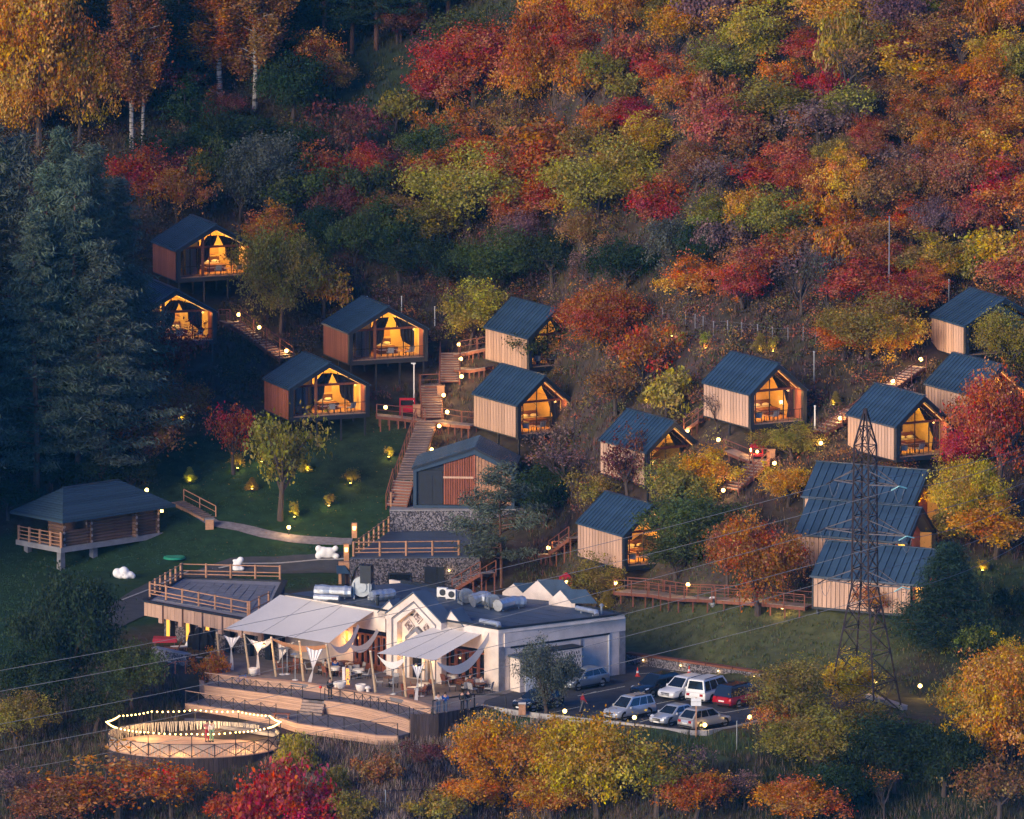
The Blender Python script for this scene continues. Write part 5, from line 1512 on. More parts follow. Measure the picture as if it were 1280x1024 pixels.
# dark plank wall right of the steps
pw0, pw1 = P(512, 901, Z1), P(631, 884, 0)
pts_ = [P(513, 902, Z1), P(548, 893.5, 0), P(604, 883.5, 0), P(628, 887, 0)]
root = thing('plank_wall', 'dark vertical plank retaining wall right of the amphitheatre', 'wall', pts_[0]); o = root.location
core = MB()
for a, b in zip(pts_, pts_[1:]):
    d = b - a; d.z = 0; L = d.length; d.normalize(); nv_ = Vector((d.y, -d.x, 0)); n = max(1, int(L / .24))
    core.hexa([(p.x, p.y, -4.2) for p in (a, b, b - nv_ * .2, a - nv_ * .2)], [(p.x, p.y, -.02) for p in (a, b, b - nv_ * .2, a - nv_ * .2)])
    for k in range(n):
        p = a + d * (L * k / n); q = a + d * (L * (k + .93) / n); t = .03 + .02 * rnd.random()
        zt = .1 if a.x > -9 or k > 3 else -.3
        MB().hexa([(v.x, v.y, -4.2) for v in (p, q, q + nv_ * t, p + nv_ * t)], [(v.x, v.y, zt) for v in (p, q, q + nv_ * t, p + nv_ * t)]).off(o).build('plank', 'dark_board', root)
core.off(o).build('wall_core', 'dark_board', root)
railing('terrace_railing', 'plain dark timber railing at the terrace edge where people stand', [P(541, 893.5, .02), P(555, 890.5, .02), P(593, 885.5, .02), P(632, 886, .02)], 1.15, post='steel_dark', rail='steel_dark', pw=.13, rw=.13, step=2.6, rails=(.97,))

# ================================================================== round stage
SZ = -2.75
sc_ = P(242, 931.5, SZ); RX = 110 / 16.05; 
RYs = 15.4 / (16.05 * math.sin(R(10.7)))
root = thing('round_stage', 'round timber stage hung with white ribbon curtains and ringed by glowing bulbs', 'stage', sc_); NP = 24
def ell(a, k=1.0): return Vector((RX * k * math.cos(a), RYs * k * math.sin(a), 0))
fl = []
nbd = 34                                     # floor boards
for k in range(nbd):
    y0 = -RYs + 2 * RYs * k / nbd; y1 = -RYs + 2 * RYs * (k + .96) / nbd
    def xw(y): return RX * math.sqrt(max(0, 1 - (y / RYs) ** 2))
    xa, xb = xw(y0), xw(y1)
    if xa < .05: xa = .3
    if xb < .05: xb = .3
    MB().hexa([(-xa, y0, -.08), (xa, y0, -.08), (xb, y1, -.08), (-xb, y1, -.08)], [(-xa, y0, 0), (xa, y0, 0), (xb, y1, 0), (-xb, y1, 0)]).build('floor_board', 'larch_h', root)
nd = 110
for k in range(nd):
    a = 2 * math.pi * k / nd; p = ell(a, .985); pp = ell(a + 2 * math.pi * .9 / nd, .985)
    if p.y > RYs * .35: continue
    q = [p * .99, pp * .99, pp * 1.008, p * 1.008]
    MB().hexa([(v.x, v.y, -5.5) for v in q], [(v.x, v.y, -.09) for v in q]).build('skirt_board', 'dark_board', root)
core = MB(); core.hexa([ell(2 * math.pi * k / 40, .972) + Vector((0, 0, -5.5)) for k in range(40)], [ell(2 * math.pi * k / 40, .972) + Vector((0, 0, -.085)) for k in range(40)]); core.build('drum', 'dark_board', root)
pm = MB().box(-.03, -.03, -.05, .03, .03, 1.0).mesh('rail_post', 'rail_dark'); tallp = MB().box(-.035, -.035, -.05, .035, .035, 1.95).mesh('tall_post', 'rail_dark')
hh = 1.0
for k in range(NP):
    a = 2 * math.pi * k / NP; b = 2 * math.pi * (k + 1) / NP; p, q = ell(a), ell(b)
    inst(tallp if k % 2 == 0 else pm, 'rail_post', root, p)
    MB().bar(p + V(0, 0, hh), q + V(0, 0, hh), .05, .04).build('rail', 'rail_dark', root)
    m = MB().bar(p + V(0, 0, .06), q + V(0, 0, .94), .045, .045); m.bar(p + V(0, 0, .94), q + V(0, 0, .06), .045, .045); m.build('cross_brace', 'rail_dark', root)
# ribbons: strips of white cloth hanging inside the railing
rb = MB(); nr = 300
for k in range(nr):
    a = 2 * math.pi * (k + .4 * rnd.random()) / nr
    if R(18) < a % (2 * math.pi) < R(40): continue
    p = ell(a, .982); t = Vector((-math.sin(a), math.cos(a), 0)) * (.026 + .02 * rnd.random()); top = hh - .02; bot = rnd.uniform(-.12, .25)
    sw = rnd.uniform(-.12, .12); tt = Vector((-math.sin(a), math.cos(a), 0)) * sw
    rb.quad(p - t + V(0, 0, top), p + t + V(0, 0, top), p + t * .7 + tt + V(0, 0, bot), p - t * .7 + tt + V(0, 0, bot))
tag(rb.build('ribbon_curtain', 'ribbon', root), kind='stuff')
# string of bulbs, swagged between the tall posts
bm_ = MB().ball((0, 0, 0), .07, 7, 5).mesh('bulb', 'bulb')
cord = MB(); nb = 0
PT = [k for k in range(NP) if k % 2 == 0]
for i, k in enumerate(PT):
    a0 = 2 * math.pi * k / NP; a1 = 2 * math.pi * (k + 2) / NP
    p, q = ell(a0) + V(0, 0, 1.93), ell(a1) + V(0, 0, 1.93)
    front_ = (p.y + q.y) < -.5
    zz = 1.93 if not front_ else 1.93
    pts = []
    for j in range(9):
        t = j / 8; v = p.lerp(q, t); v.z = zz - .08 * 4 * t * (1 - t); pts.append(v)
        if j < 8: inst(bm_, 'bulb', root, v - V(0, 0, .07))
    for a, b in zip(pts, pts[1:]): cord.bar(a, b, .012, .012)
cord.build('bulb_cord', 'rail_dark', root)
for k in range(6):
    a = 2 * math.pi * (k + .3) / 6; v = ell(a, .75); point('string_glow', root, (v.x, v.y, 1.2), 170, (1, .62, .24), .3)
# ================================================================== cars
def paint(name, col, rough=.28, metal=.35):
    if name in MATS: return
    m, n, l, b = nodes_of(name)
    b.inputs['Base Color'].default_value = (*col, 1); b.inputs['Roughness'].default_value = rough; b.inputs['Metallic'].default_value = metal
    b.inputs['Coat Weight'].default_value = .6; b.inputs['Coat Roughness'].default_value = .06
    MATS[name] = m
paint('paint_silver', (.50, .52, .55)); paint('paint_grey', (.26, .29, .32)); paint('paint_black', (.012, .016, .024), .2, .2)
paint('paint_white', (.80, .80, .80), .3, 0); paint('paint_red', (.38, .010, .022), .25, .2); paint('paint_champagne', (.50, .47, .44))
def make_car(label, pm, kind, L=4.5, W_=1.82, Hh=1.65, roofm=None, rails=False, wb=2.65):
    root = thing('parked_car', label, 'car', group='cars in the car park')
    hw = W_ / 2; zl = .24; belt = .98 if kind != 'sedan' else .92
    xf, xr = L / 2, -L / 2
    hood = belt - .06
    st = [(xr, .78, .42, .70), (xr + .06, .92, .30, .88), (xr + .22, .98, zl, belt), (-.5, 1.0, zl, belt + .01), (.55, 1.0, zl, belt), (xf - 1.25, 1.0, zl, belt), (xf - .75, .985, zl, hood - .02), (xf - .28, .95, .26, hood - .13), (xf - .08, .86, .30, .72), (xf, .70, .36, .60)]
    if kind == 'sedan': st[1] = (xr + .08, .92, .3, .84); st[2] = (xr + .3, .97, zl, belt - .02)
    mb = MB(); secs = []
    for x, w, z0, z1 in st:
        h = z1 - z0; y = hw * w
        secs.append([(x, -y * .86, z0), (x, -y, z0 + h * .22), (x, -y * 1.0, z0 + h * .66), (x, -y * .95, z0 + h * .92), (x, -y * .82, z1), (x, y * .82, z1), (x, y * .95, z0 + h * .92), (x, y, z0 + h * .66), (x, y, z0 + h * .22), (x, y * .86, z0)])
    n = 10
    for s in secs: mb.v += s
    for k in range(len(secs) - 1):
        for j in range(n):
            a = k * n + j; b = k * n + (j + 1) % n; mb.f.append((a, b, b + n, a + n))
    mb.f.append(tuple(range(n - 1, -1, -1))); mb.f.append(tuple(range((len(secs) - 1) * n, len(secs) * n)))
    body = mb.build('body', pm, root)
    for p in body.data.polygons: p.use_smooth = True
    em = body.modifiers.new('edge', 'EDGE_SPLIT'); em.split_angle = R(38)
    # greenhouse
    fb = xf - 1.12; ft = xf - 1.95
    rb, rt = {'suv': (xr + .12, xr + .42), 'boxy': (xr + .08, xr + .22), 'hatch': (xr + .1, xr + .75), 'sedan': (xr + .62, xr + 1.25)}[kind]
    wb_, wt = hw * .90, hw * .70
    zb = belt - .03; zt = Hh - .05
    bot = [(fb, -wb_, zb), (fb, wb_, zb), (rb, wb_, zb), (rb, -wb_, zb)]; tp = [(ft, -wt, zt), (ft, wt, zt), (rt, wt, zt), (rt, -wt, zt)]
    g = MB().hexa(bot, tp); g.hexa([(ft + .0, -wt, zt), (ft, wt, zt), (rt, wt, zt), (rt, -wt, zt)], [(ft - .25, -wt * .9, Hh), (ft - .25, wt * .9, Hh), (rt + .2, wt * .9, Hh), (rt + .2, -wt * .9, Hh)])
    gh = g.build('greenhouse', roofm or pm, root)
    def face(a, b, c, d, m0, m1, n0, n1, name, off):
        a, b, c, d = map(Vector, (a, b, c, d))
        def at(s, t): return a.lerp(b, s).lerp(d.lerp(c, s), t)
        nr = (b - a).cross(d - a).normalized(); 
        if nr.dot(at(.5, .5) - Vector((0, 0, .9))) < 0: nr = -nr
        q = [at(m0, n0) + nr * off, at(m1, n0) + nr * off, at(m1, n1) + nr * off, at(m0, n1) + nr * off]
        MB().hexa([p - nr * .004 for p in q], q).build(name, 'car_glass', gh)
    face(bot[0], bot[1], tp[1], tp[0], .06, .94, .06, .94, 'windscreen', .008)
    face(bot[3], bot[2], tp[2], tp[3], .08, .92, .25 if kind in ('suv', 'boxy') else .12, .92, 'rear_window', .008)
    for s in (0, 1):
        a, b, c, d = (bot[3], bot[0], tp[0], tp[3]) if s == 0 else (bot[2], bot[1], tp[1], tp[2])
        cuts = [(.05, .26), (.29, .56), (.59, .93)] if kind != 'sedan' else [(.10, .46), (.49, .90)]
        for m0, m1 in cuts: face(a, b, c, d, m0, m1, .14, .90, 'side_window', .008)
        sy = -1 if s == 0 else 1
        MB().box(fb - .5, sy * (hw * .97) - .01, belt - .05, fb - .3, sy * (hw * .97) + sy * .16, belt + .1).build('mirror', pm, root)
        MB().box(-.62, sy * (hw + .004) - .012, .80, -.46, sy * (hw + .004) + .012, .83).build('door_handle', 'rim', root); MB().box(.38, sy * (hw + .004) - .012, .80, .54, sy * (hw + .004) + .012, .83).build('door_handle', 'rim', root)
        MB().box(xr + .3, sy * (hw - .01) - .012, .24, xf - .5, sy * (hw - .01) + .012, .36).build('sill', 'trim_black', root)
        if rails: MB().bar((ft - .35, sy * wt * .93, Hh + .05), (rt + .3, sy * wt * .93, Hh + .05), .05, .04).build('roof_rail', 'trim_black', root)
        MB().hexa([(xf - .30, sy * hw * .52, .64), (xf - .04, sy * hw * .52, .60), (xf - .24, sy * hw * .90, .64), (xf - .42, sy * hw * .93, .66)], [(xf - .36, sy * hw * .52, .80), (xf - .12, sy * hw * .52, .72), (xf - .27, sy * hw * .92, .78), (xf - .52, sy * hw * .955, .84)]).build('headlight', 'headlight', root)
        MB().box(xr - .005, sy * hw * .62 - .13, .66, xr + .2, sy * hw * .62 + .16 * 1, .86 if kind != 'suv' else .95).build('taillight', 'taillight', root)
        for x in (wb / 2 + .06, -wb / 2 + .06):
            wh = MB().path([(x, sy * (hw - .23), .34), (x, sy * (hw - .02), .34)], .34, 16).build('wheel', 'tyre', root)
            MB().path([(x, sy * (hw - .03), .34), (x, sy * (hw - .005), .34)], .235, 12).build('rim', 'rim', wh)
            hb = MB()
            for k in range(5):
                a = 2 * math.pi * k / 5; hb.bar((x, sy * (hw - .0), .34), (x + .2 * math.cos(a), sy * (hw - .0), .34 + .2 * math.sin(a)), .05, .03)
            MB().path([(x, sy * (hw - .12), .36), (x, sy * (hw + .012 - .02), .36)], .405, 16).build('wheel_arch', 'trim_black', root)
    MB().box(xf - .12, -hw * .45, .42, xf - .0, hw * .45, .66).build('grille', 'trim_black', root)
    MB().box(xf - .06, -.27, .33, xf + .012, .27, .44).build('number_plate', 'plate', root); MB().box(xr - .012, -.27, .56, xr + .05, .27, .67).build('number_plate', 'plate', root)
    MB().box(xr - .02, -hw * .8, .34, xr + .12, hw * .8, .46).build('rear_bumper', 'trim_black', root)
    return root
def park(root, front, rear, near, W_=1.82):
    a, b = P(*front), P(*rear); d = a - b; d.z = 0; d.normalize()
    lft = Vector((-d.y, d.x, 0)); s = lft if near == 'left' else -lft
    c = (a + b) / 2 - s * (W_ / 2 - .1)
    root.location = (c.x, c.y, .012); root.rotation_euler = (0, 0, math.atan2(d.y, d.x))
park(make_car('grey blue crossover parked beside the restaurant side wall', 'paint_grey', 'hatch', 4.4, 1.8, 1.6), (722.5, 864), (753.8, 858.5), 'left')
park(make_car('black car half hidden behind the small round tree', 'paint_black', 'hatch', 4.4, 1.8, 1.55), (664, 891), (699, 884.5), 'left')
park(make_car('black crossover in the row before the gabion wall', 'paint_black', 'hatch', 4.65, 1.9, 1.68), (815, 872.5), (846, 867), 'left')
park(make_car('white crossover with black grille between the black crossover and the white estate SUV', 'paint_white', 'hatch', 4.8, 1.9, 1.70), (851, 876), (880, 870), 'left')
park(make_car('big white SUV seen from behind beside the red SUV', 'paint_white', 'boxy', 5.1, 2.0, 1.95, None, True, 3.0), (917, 871.5), (886, 880.5), 'right', 2.0)
park(make_car('red SUV with black roof, last in the row by the gabion wall', 'paint_red', 'suv', 4.85, 2.0, 1.8, 'paint_black', True, 2.9), (952, 879), (921, 886), 'right', 2.0)
park(make_car('silver SUV with roof rails in the row along the kerb', 'paint_silver', 'suv', 4.5, 1.8, 1.75, None, True), (781, 901.5), (811, 896), 'left')
park(make_car('pale silver sedan half hidden behind the champagne hatchback', 'paint_silver', 'sedan', 4.5, 1.75, 1.45), (838, 908.5), (868, 902), 'left')
park(make_car('champagne silver hatchback crossover seen from behind at the kerb', 'paint_champagne', 'hatch', 4.45, 1.82, 1.65), (905, 908.5), (875, 914), 'right')

# ================================================================== power pylon and wires
pb = G(1080, 889)
pz0 = pb.z - .2
root = thing('power_pylon', 'tall dark lattice power pylon with three pairs of cross arms', 'pylon', (pb.x, pb.y, pz0), R(-31))
def side_w(z): 
    tab = [(0, 4.4), (10.2, 1.5), (21.4, 1.3), (24.3, .1)]
    for (a, va), (b, vb) in zip(tab, tab[1:]):
        if z <= b: return va + (vb - va) * (z - a) / (b - a)
    return .12
levels = [0, 2.6, 4.9, 6.9, 8.6, 10.2, 11.6, 13.0, 14.4, 15.8, 17.2, 18.6, 20.0, 21.4, 22.9, 24.3]
def corner(k, z):
    w = side_w(z) / 2; return Vector(((-1, 1, 1, -1)[k] * w, (-1, -1, 1, 1)[k] * w, z))
for k in range(4):
    m = MB()
    for a, b in zip(levels, levels[1:]): m.bar(corner(k, a), corner(k, b), .12, .12)
    m.build('leg', 'pylon_steel', root)
for a, b in zip(levels, levels[1:]):
    for k in range(4):
        k2 = (k + 1) % 4
        m = MB(); m.bar(corner(k, a), corner(k2, b), .05, .05); m.bar(corner(k2, a), corner(k, b), .05, .05); m.build('cross_brace', 'pylon_steel', root)
    m = MB()
    for k in range(4): m.bar(corner(k, b), corner((k + 1) % 4, b), .06, .06)
    m.build('girt', 'pylon_steel', root)
tips = []
for z, l1, l2 in ((18.4, 2.6, 2.9), (14.5, 3.5, 3.7), (10.4, 3.4, 3.2)):
    w = side_w(z) / 2
    for sx, ln in ((-1, l1), (1, l2)):
        tip = Vector((sx * (w + ln * .82), 0, z)); m = MB()
        for y in (-w, w):
            m.bar((sx * w, y, z), tip, .09, .09); m.bar((sx * w, y, z + 1.1), tip, .06, .06)
        for f in (.3, .6):
            m.bar(Vector((sx * w, -w, z)).lerp(tip, f), Vector((sx * w, w, z)).lerp(tip, f), .05, .05)
        m.build('cross_arm', 'pylon_pale', root)
        for sgn in (-1, 1):
            ins = MB(); a = tip; b = tip + Vector((sgn * .25, sgn * -.75 if False else sgn * .8, -.25))
            for k in range(7):
                p = a.lerp(b, (k + .5) / 7); ins.ball(p, .06, 7, 4)
            ins.bar(a, b, .03, .03); ins.build('insulator', 'teal_glass' if sx > 0 else 'pylon_steel', root)
        tips.append(tf(root, tip + Vector((0, 0, -.2))))
ends = [(0, 838), (0, 864), (0, 905), (0, 938), (0, 966), (0, 992)]
rights = [(1280, 548), (1280, 556), (1280, 592), (1280, 612), (1280, 640), (1280, 665)]
for i, t in enumerate(tips):
    e = PY(*ends[i], 880 + 2 * i)
    far = t + (e - t) * 1.7
    pts = []
    for k in range(41):
        f = k / 40; p = t.lerp(far, f); s0 = 1 / 1.7
        sag = 2.6 * (f * (1 - f)) * 4; sag_e = 2.6 * 4 * s0 * (1 - s0)
        p.z += -sag + sag_e * min(1, f / s0) ; pts.append(p)
    r = thing('power_line', 'thin power line running from the pylon across the valley side', 'cable', t, group='power lines of the pylon')
    m = MB(); m.path([p - t for p in pts], .022, 5); m.build('span', 'wire', r)
    e2_ = PY(*rights[i], t.y + 28); far = t + (e2_ - t) * 1.4
    m = MB(); m.path([t.lerp(far, k / 16) - t - Vector((0, 0, 1.0 * 4 * (k / 16) * (1 - k / 16))) for k in range(17)], .022, 5); m.build('span', 'wire', r)
    m = MB(); m.path([Vector((-.4 + .8 * k / 8, 0, -1.1 * 4 * (k / 8) * (1 - k / 8))) for k in range(9)], .018, 5); m.build('jumper', 'wire', r)

# ================================================================== people
def skin(name, pts, edges, rad, m, parent, root_i=0):
    me = bpy.data.meshes.new(name); me.from_pydata([tuple(p) for p in pts], edges, []); me.materials.append(MATS[m])
    o = bpy.data.objects.new(name, me); COL.objects.link(o); o.parent = parent
    sm = o.modifiers.new('skin', 'SKIN'); sm.use_smooth_shade = True
    for i, v in enumerate(me.skin_vertices[0].data):
        r = rad[i]; v.radius = (r, r) if not hasattr(r, '__len__') else r; v.use_root = (i == root_i)
    ss = o.modifiers.new('sub', 'SUBSURF'); ss.levels = 1; ss.render_levels = 1
    return o
def cloth(name, col):
    if name not in MATS: mat(name, col, rough=.9, var=.15, scale=8)
    return name
def person(label, loc, rz, top, bottom, pose='stand', hairm='hair', h=1.74, group=None):
    r = thing('person', label, 'person', loc, rz, group)
    k = h / 1.74
    if pose == 'sit':
        J = {'pel': (0, .0, .55), 'chest': (0, .02, .98), 'neck': (0, .0, 1.10), 'head': (0, -.02, 1.22), 'crown': (0, -.01, 1.32)}
        legs = {s: [(s * .10, -.02, .53), (s * .12, -.44, .52), (s * .12, -.46, .10), (s * .12, -.60, .05)] for s in (-1, 1)}
        arms = {s: [(s * .19, .02, 1.0), (s * .25, -.06, .76), (s * .16, -.32, .74), (s * .12, -.40, .75)] for s in (-1, 1)}
    else:
        ln = -.08 if pose == 'lean' else 0
        J = {'pel': (0, 0, .92), 'chest': (0, ln, 1.34), 'neck': (0, ln * 1.4, 1.47), 'head': (0, ln * 1.6 - .01, 1.59), 'crown': (0, ln * 1.6, 1.69)}
        st_ = .24 if pose == 'walk' else .03
        legs = {s: [(s * .09, 0, .90), (s * .10, -s * st_ * .6 - .02, .50), (s * .10, -s * st_ + .02, .09), (s * .11, -s * st_ - .14, .04)] for s in (-1, 1)}
        if pose == 'lean': arms = {s: [(s * .19, ln, 1.38), (s * .26, -.10, 1.14), (s * .18, -.36, 1.14), (s * .14, -.44, 1.15)] for s in (-1, 1)}
        elif pose == 'raise': arms = {s: [(s * .19, ln, 1.38), (s * .34, -.08, 1.22), (s * .38, -.22, 1.42), (s * .40, -.26, 1.50)] for s in (-1, 1)}
        else: arms = {s: [(s * .19, ln, 1.38), (s * .24, .02 + s * st_ * .4, 1.11), (s * .23, -.08 + s * st_ * .7, .88), (s * .22, -.10 + s * st_ * .8, .79)] for s in (-1, 1)}
    V_ = lambda t: Vector(t) * k
    # continuous body
    pts = [V_(J['pel']), V_(J['chest']), V_(J['neck']), V_(J['head']), V_(J['crown'])]; rad = [(.14, .10), (.15, .10), .05, (.078, .095), (.055, .065)]; ed = [(0, 1), (1, 2), (2, 3), (3, 4)]
    for s in (-1, 1):
        i = len(pts); pts += [V_(p) for p in legs[s]]; rad += [.075, .055, .04, .035]; ed += [(0, i), (i, i + 1), (i + 1, i + 2), (i + 2, i + 3)]
        i = len(pts); pts += [V_(p) for p in arms[s]]; rad += [.05, .038, .028, .03]; ed += [(1, i), (i, i + 1), (i + 1, i + 2), (i + 2, i + 3)]
        hnd = V_(arms[s][3]); fd = (V_(arms[s][3]) - V_(arms[s][2])).normalized(); sd = fd.cross(Vector((0, 0, 1)) if abs(fd.z) < .8 else Vector((1, 0, 0))).normalized()
        for f in range(5):
            j = len(pts); sp = (f - 2) * .014; lf = (.045, .06, .065, .06, .048)[f]
            pts += [hnd + sd * sp + fd * lf, ]; rad += [.009]; ed += [(i + 3, j)]
    skin('body', pts, ed, [((a[0] * k, a[1] * k) if hasattr(a, '__len__') else a * k) for a in rad], 'skin', r)
    pts = [V_(J['pel']), V_(J['pel']).lerp(V_(J['chest']), .5), V_(J['chest'])]; rad = [(.175, .13), (.165, .125), (.185, .13)]; ed = [(0, 1), (1, 2)]
    for s in (-1, 1):
        i = len(pts); pts += [V_(p) for p in arms[s][:3]]; rad += [.075, .06, .048]; ed += [(2, i), (i, i + 1), (i + 1, i + 2)]
    skin('jacket', pts, ed, rad, top, r)
    pts = [V_(J['pel'])]; rad = [(.155, .12)]; ed = []
    for s in (-1, 1):
        i = len(pts); pts += [V_(p) for p in legs[s][:3]]; rad += [.098, .075, .058]; ed += [(0, i), (i, i + 1), (i + 1, i + 2)]
    skin('trousers', pts, ed, rad, bottom, r)
    hc = V_(J['head']); MB().ball(hc + Vector((0, .025, .035)), .108, 10, 7, (.95, 1.0, 1.05)).build('hair', hairm, r, smooth=True)
    MB().ball(hc + Vector((0, -.108, -.01)), .018, 6, 4).build('nose', 'skin', r)
    for s in (-1, 1):
        f = V_(legs[s][3]); MB().box(f.x - .045, f.y - .05, max(0, f.z - .04), f.x + .045, f.y + .2, f.z + .05).build('shoe', 'trim_black', r)
    return r
for n_, c_ in [('cloth_blue', (.02, .09, .36)), ('cloth_jean', (.06, .09, .16)), ('cloth_pale', (.45, .42, .44)), ('cloth_dark', (.02, .022, .03)), ('cloth_red', (.36, .03, .05)), ('cloth_grey', (.12, .12, .14)), ('cloth_green', (.16, .30, .18)), ('cloth_pink', (.55, .22, .22)), ('cloth_white', (.6, .58, .56)), ('cloth_tan', (.42, .30, .20))]: cloth(n_, c_)
def g0(px, py, z=.014): p = P(px, py, z); return p
person('person in pale jacket and jeans leaning on the terrace railing', g0(548, 892), R(0), 'cloth_pale', 'cloth_jean', 'lean')
person('person in bright blue jacket leaning on the terrace railing', g0(556.5, 891.5), R(5), 'cloth_blue', 'cloth_jean', 'lean')
person('person in dark coat standing at the terrace railing', g0(578, 889.5), R(160), 'cloth_dark', 'cloth_dark')
person('person in black jacket holding a tan bag behind the terrace railing', g0(585.5, 888.5), R(-30), 'cloth_dark', 'cloth_grey')
r = thing('shoulder_bag', 'tan bag held at the terrace railing', 'bag', g0(585, 887.6)); MB().ball((0, -.18, .72), .2, 10, 6, (1, .5, .9)).build('pouch', 'cloth_tan', r, smooth=True); MB().path([(-.14, -.18, .86), (0, -.18, 1.05), (.14, -.18, .86)], .015, 5).build('strap', 'cloth_dark', r)
person('person in red top and grey trousers walking across the car park', g0(728.5, 891), R(100), 'cloth_red', 'cloth_grey', 'walk')
person('performer in pink costume standing on the round stage', Vector((P(259, 927, SZ).x, P(259, 927, SZ).y, SZ + .002)), R(30), 'cloth_pink', 'cloth_red', 'raise')
person('performer in green skirted costume on the round stage', Vector((P(264.5, 927.5, SZ).x, P(264.5, 927.5, SZ).y, SZ + .002)), R(-150), 'cloth_white', 'cloth_green')
person('person all in black standing at the top of the amphitheatre stairs', Vector((P(412.5, 873.5, Z1).x, P(412.5, 873.5, Z1).y, Z1 + .002)), R(20), 'cloth_dark', 'cloth_dark')

# ================================================================== terrace furniture
def make_tclothtable():
    r = thing('dining_table', '', 'table')
    MB().lathe([(.42, .70), (.45, .74), (.45, .75)], 14).build('tabletop', 'bed_brown', r); MB().tube((0, 0, .03), (0, 0, .70), .04, n=8).build('pedestal', 'rail_dark', r); MB().lathe([(.28, 0), (.24, .03)], 12).build('base', 'rail_dark', r)
    return r
def make_cloth():
    r = thing('tablecloth', '', 'tablecloth'); m = MB(); n = 28; pts = [(.47 * math.cos(2 * math.pi * k / n), .47 * math.sin(2 * math.pi * k / n)) for k in range(n)]
    m.poly([(x, y, .756) for x, y in pts])
    for k in range(n):
        a, b = pts[k], pts[(k + 1) % n]; fa, fb = (1.04 + .05 * (k % 2)), (1.04 + .05 * ((k + 1) % 2))
        m.quad((*a, .756), (a[0] * fa, a[1] * fa, .50), (b[0] * fb, b[1] * fb, .50), (*b, .756))
    m.build('cloth', 'linen_white', r, smooth=False); return r
TB = [(592, 860, 1), (577, 864, 0), (566, 855, 1), (548, 850, 0), (530, 866, 1), (600, 866, 0), (516, 871, 1), (398, 842, 0), (418, 845, 1), (440, 843, 0), (362, 840, 0), (448, 848, 1), (430, 838, 0), (486, 858, 0)]
seat_n = 0
for i, (px, py, clothd) in enumerate(TB):
    p = g0(px, py); t = new('dtable', make_tclothtable); t.location = p
    under = 'smaller' if px > 465 else 'large'
    tag(t, 'round dark dining table %s under the %s shade sail' % ('with a white cloth' if clothd else 'without a cloth', under), None, 'dining tables on the terrace')
    if clothd:
        c_ = new('tcloth', make_cloth); c_.location = p; tag(c_, 'white cloth on a round table under the %s shade sail' % under, None, 'white tablecloths on the terrace')
    for a in (R(20), R(140), R(255)):
        a += i * .7; q = p + Vector((math.cos(a), math.sin(a), 0)) * .72
        key = 'tchair%d' % (i % 2)
        ch = new(key, (lambda: make_chair('dining_chair', 'wicker', 'rail_dark')) if i % 2 else (lambda: make_chair('dining_chair', 'timber_red', 'timber_red')))
        ch.location = q; ch.rotation_euler = (0, 0, a - R(90)); tag(ch, '%s dining armchair at a table under the %s shade sail' % ('grey wicker' if i % 2 else 'reddish wooden', under), None, 'dining chairs under the %s sail' % under)
for px, py, rz_, tp, lab in [(594, 858, 150, 'cloth_white', 'diner in a white top seated by the glazed doors'), (588, 862, -60, 'cloth_dark', 'diner in dark clothes seated beside a white clothed table'), (569, 853, 200, 'cloth_grey', 'diner in grey seated under the middle of the smaller sail'), (547, 848.5, 30, 'cloth_red', 'diner in red seated near the portal'), (419, 843.5, 180, 'cloth_blue', 'diner in blue seated under the large sail'), (407, 845, 90, 'cloth_tan', 'diner in tan seated beside a pole of the large sail'), (602, 864, 120, 'cloth_pale', 'diner in pale clothes seated beside the corner pillar')]:
    p = g0(px, py); r = person(lab, p, R(rz_), tp, 'cloth_dark', 'sit')
def make_heater():
    r = thing('patio_heater', '', 'heater')
    MB().lathe([(.25, 0), (.25, .05), (.05, .10)], 12).build('base', 'white_paint', r); MB().tube((0, 0, .1), (0, 0, 1.9), .04, n=8).build('stem', 'galvanised', r); MB().lathe([(.09, 1.9), (.09, 2.1)], 10).build('burner', 'galvanised', r); MB().lathe([(.40, 2.11), (.05, 2.25)], 14).build('reflector', 'galvanised', r)
    return r
for px, py in [(369, 850.5), (491.5, 868), (353, 843.5), (359, 843), (526.5, 870.5)]:
    r = new('heater', make_heater); r.location = g0(px, py); tag(r, 'slim patio heater with round reflector standing under a shade sail', None, 'patio heaters on the terrace')
def planter(px, py, r_, h, label, plant=False):
    r = thing('planter', label, 'planter', g0(px, py), group='white planters on the terrace'); MB().lathe([(r_ * .55, 0), (r_ * .85, h * .35), (r_, h * .8), (r_ * 1.02, h), (r_ * .9, h), (r_ * .85, h * .8)], 16).build('bowl', 'planter_white', r, smooth=True); MB().lathe([(r_ * .84, h * .78), (r_ * .8, h * .82)], 12).build('soil', 'soil', r)
planter(426.6, 861.5, .42, .62, 'white bowl planter beside the glowing letter sign'); planter(451, 865, .42, .62, 'white bowl planter between the two shade sails'); planter(317, 844.5, .40, .62, 'white tub beside a hanging drape')
for px, py in [(420, 860), (459.8, 865.5)]:
    r = thing('stone_mushroom', 'small pale mushroom shaped ornament beside a bowl planter', 'ornament', g0(px, py), group='mushroom ornaments'); MB().lathe([(.14, 0), (.11, .3)], 10).build('stalk', 'planter_white', r); MB().lathe([(.26, .301), (.24, .42), (.1, .52)], 12).build('cap', 'planter_white', r, smooth=True)
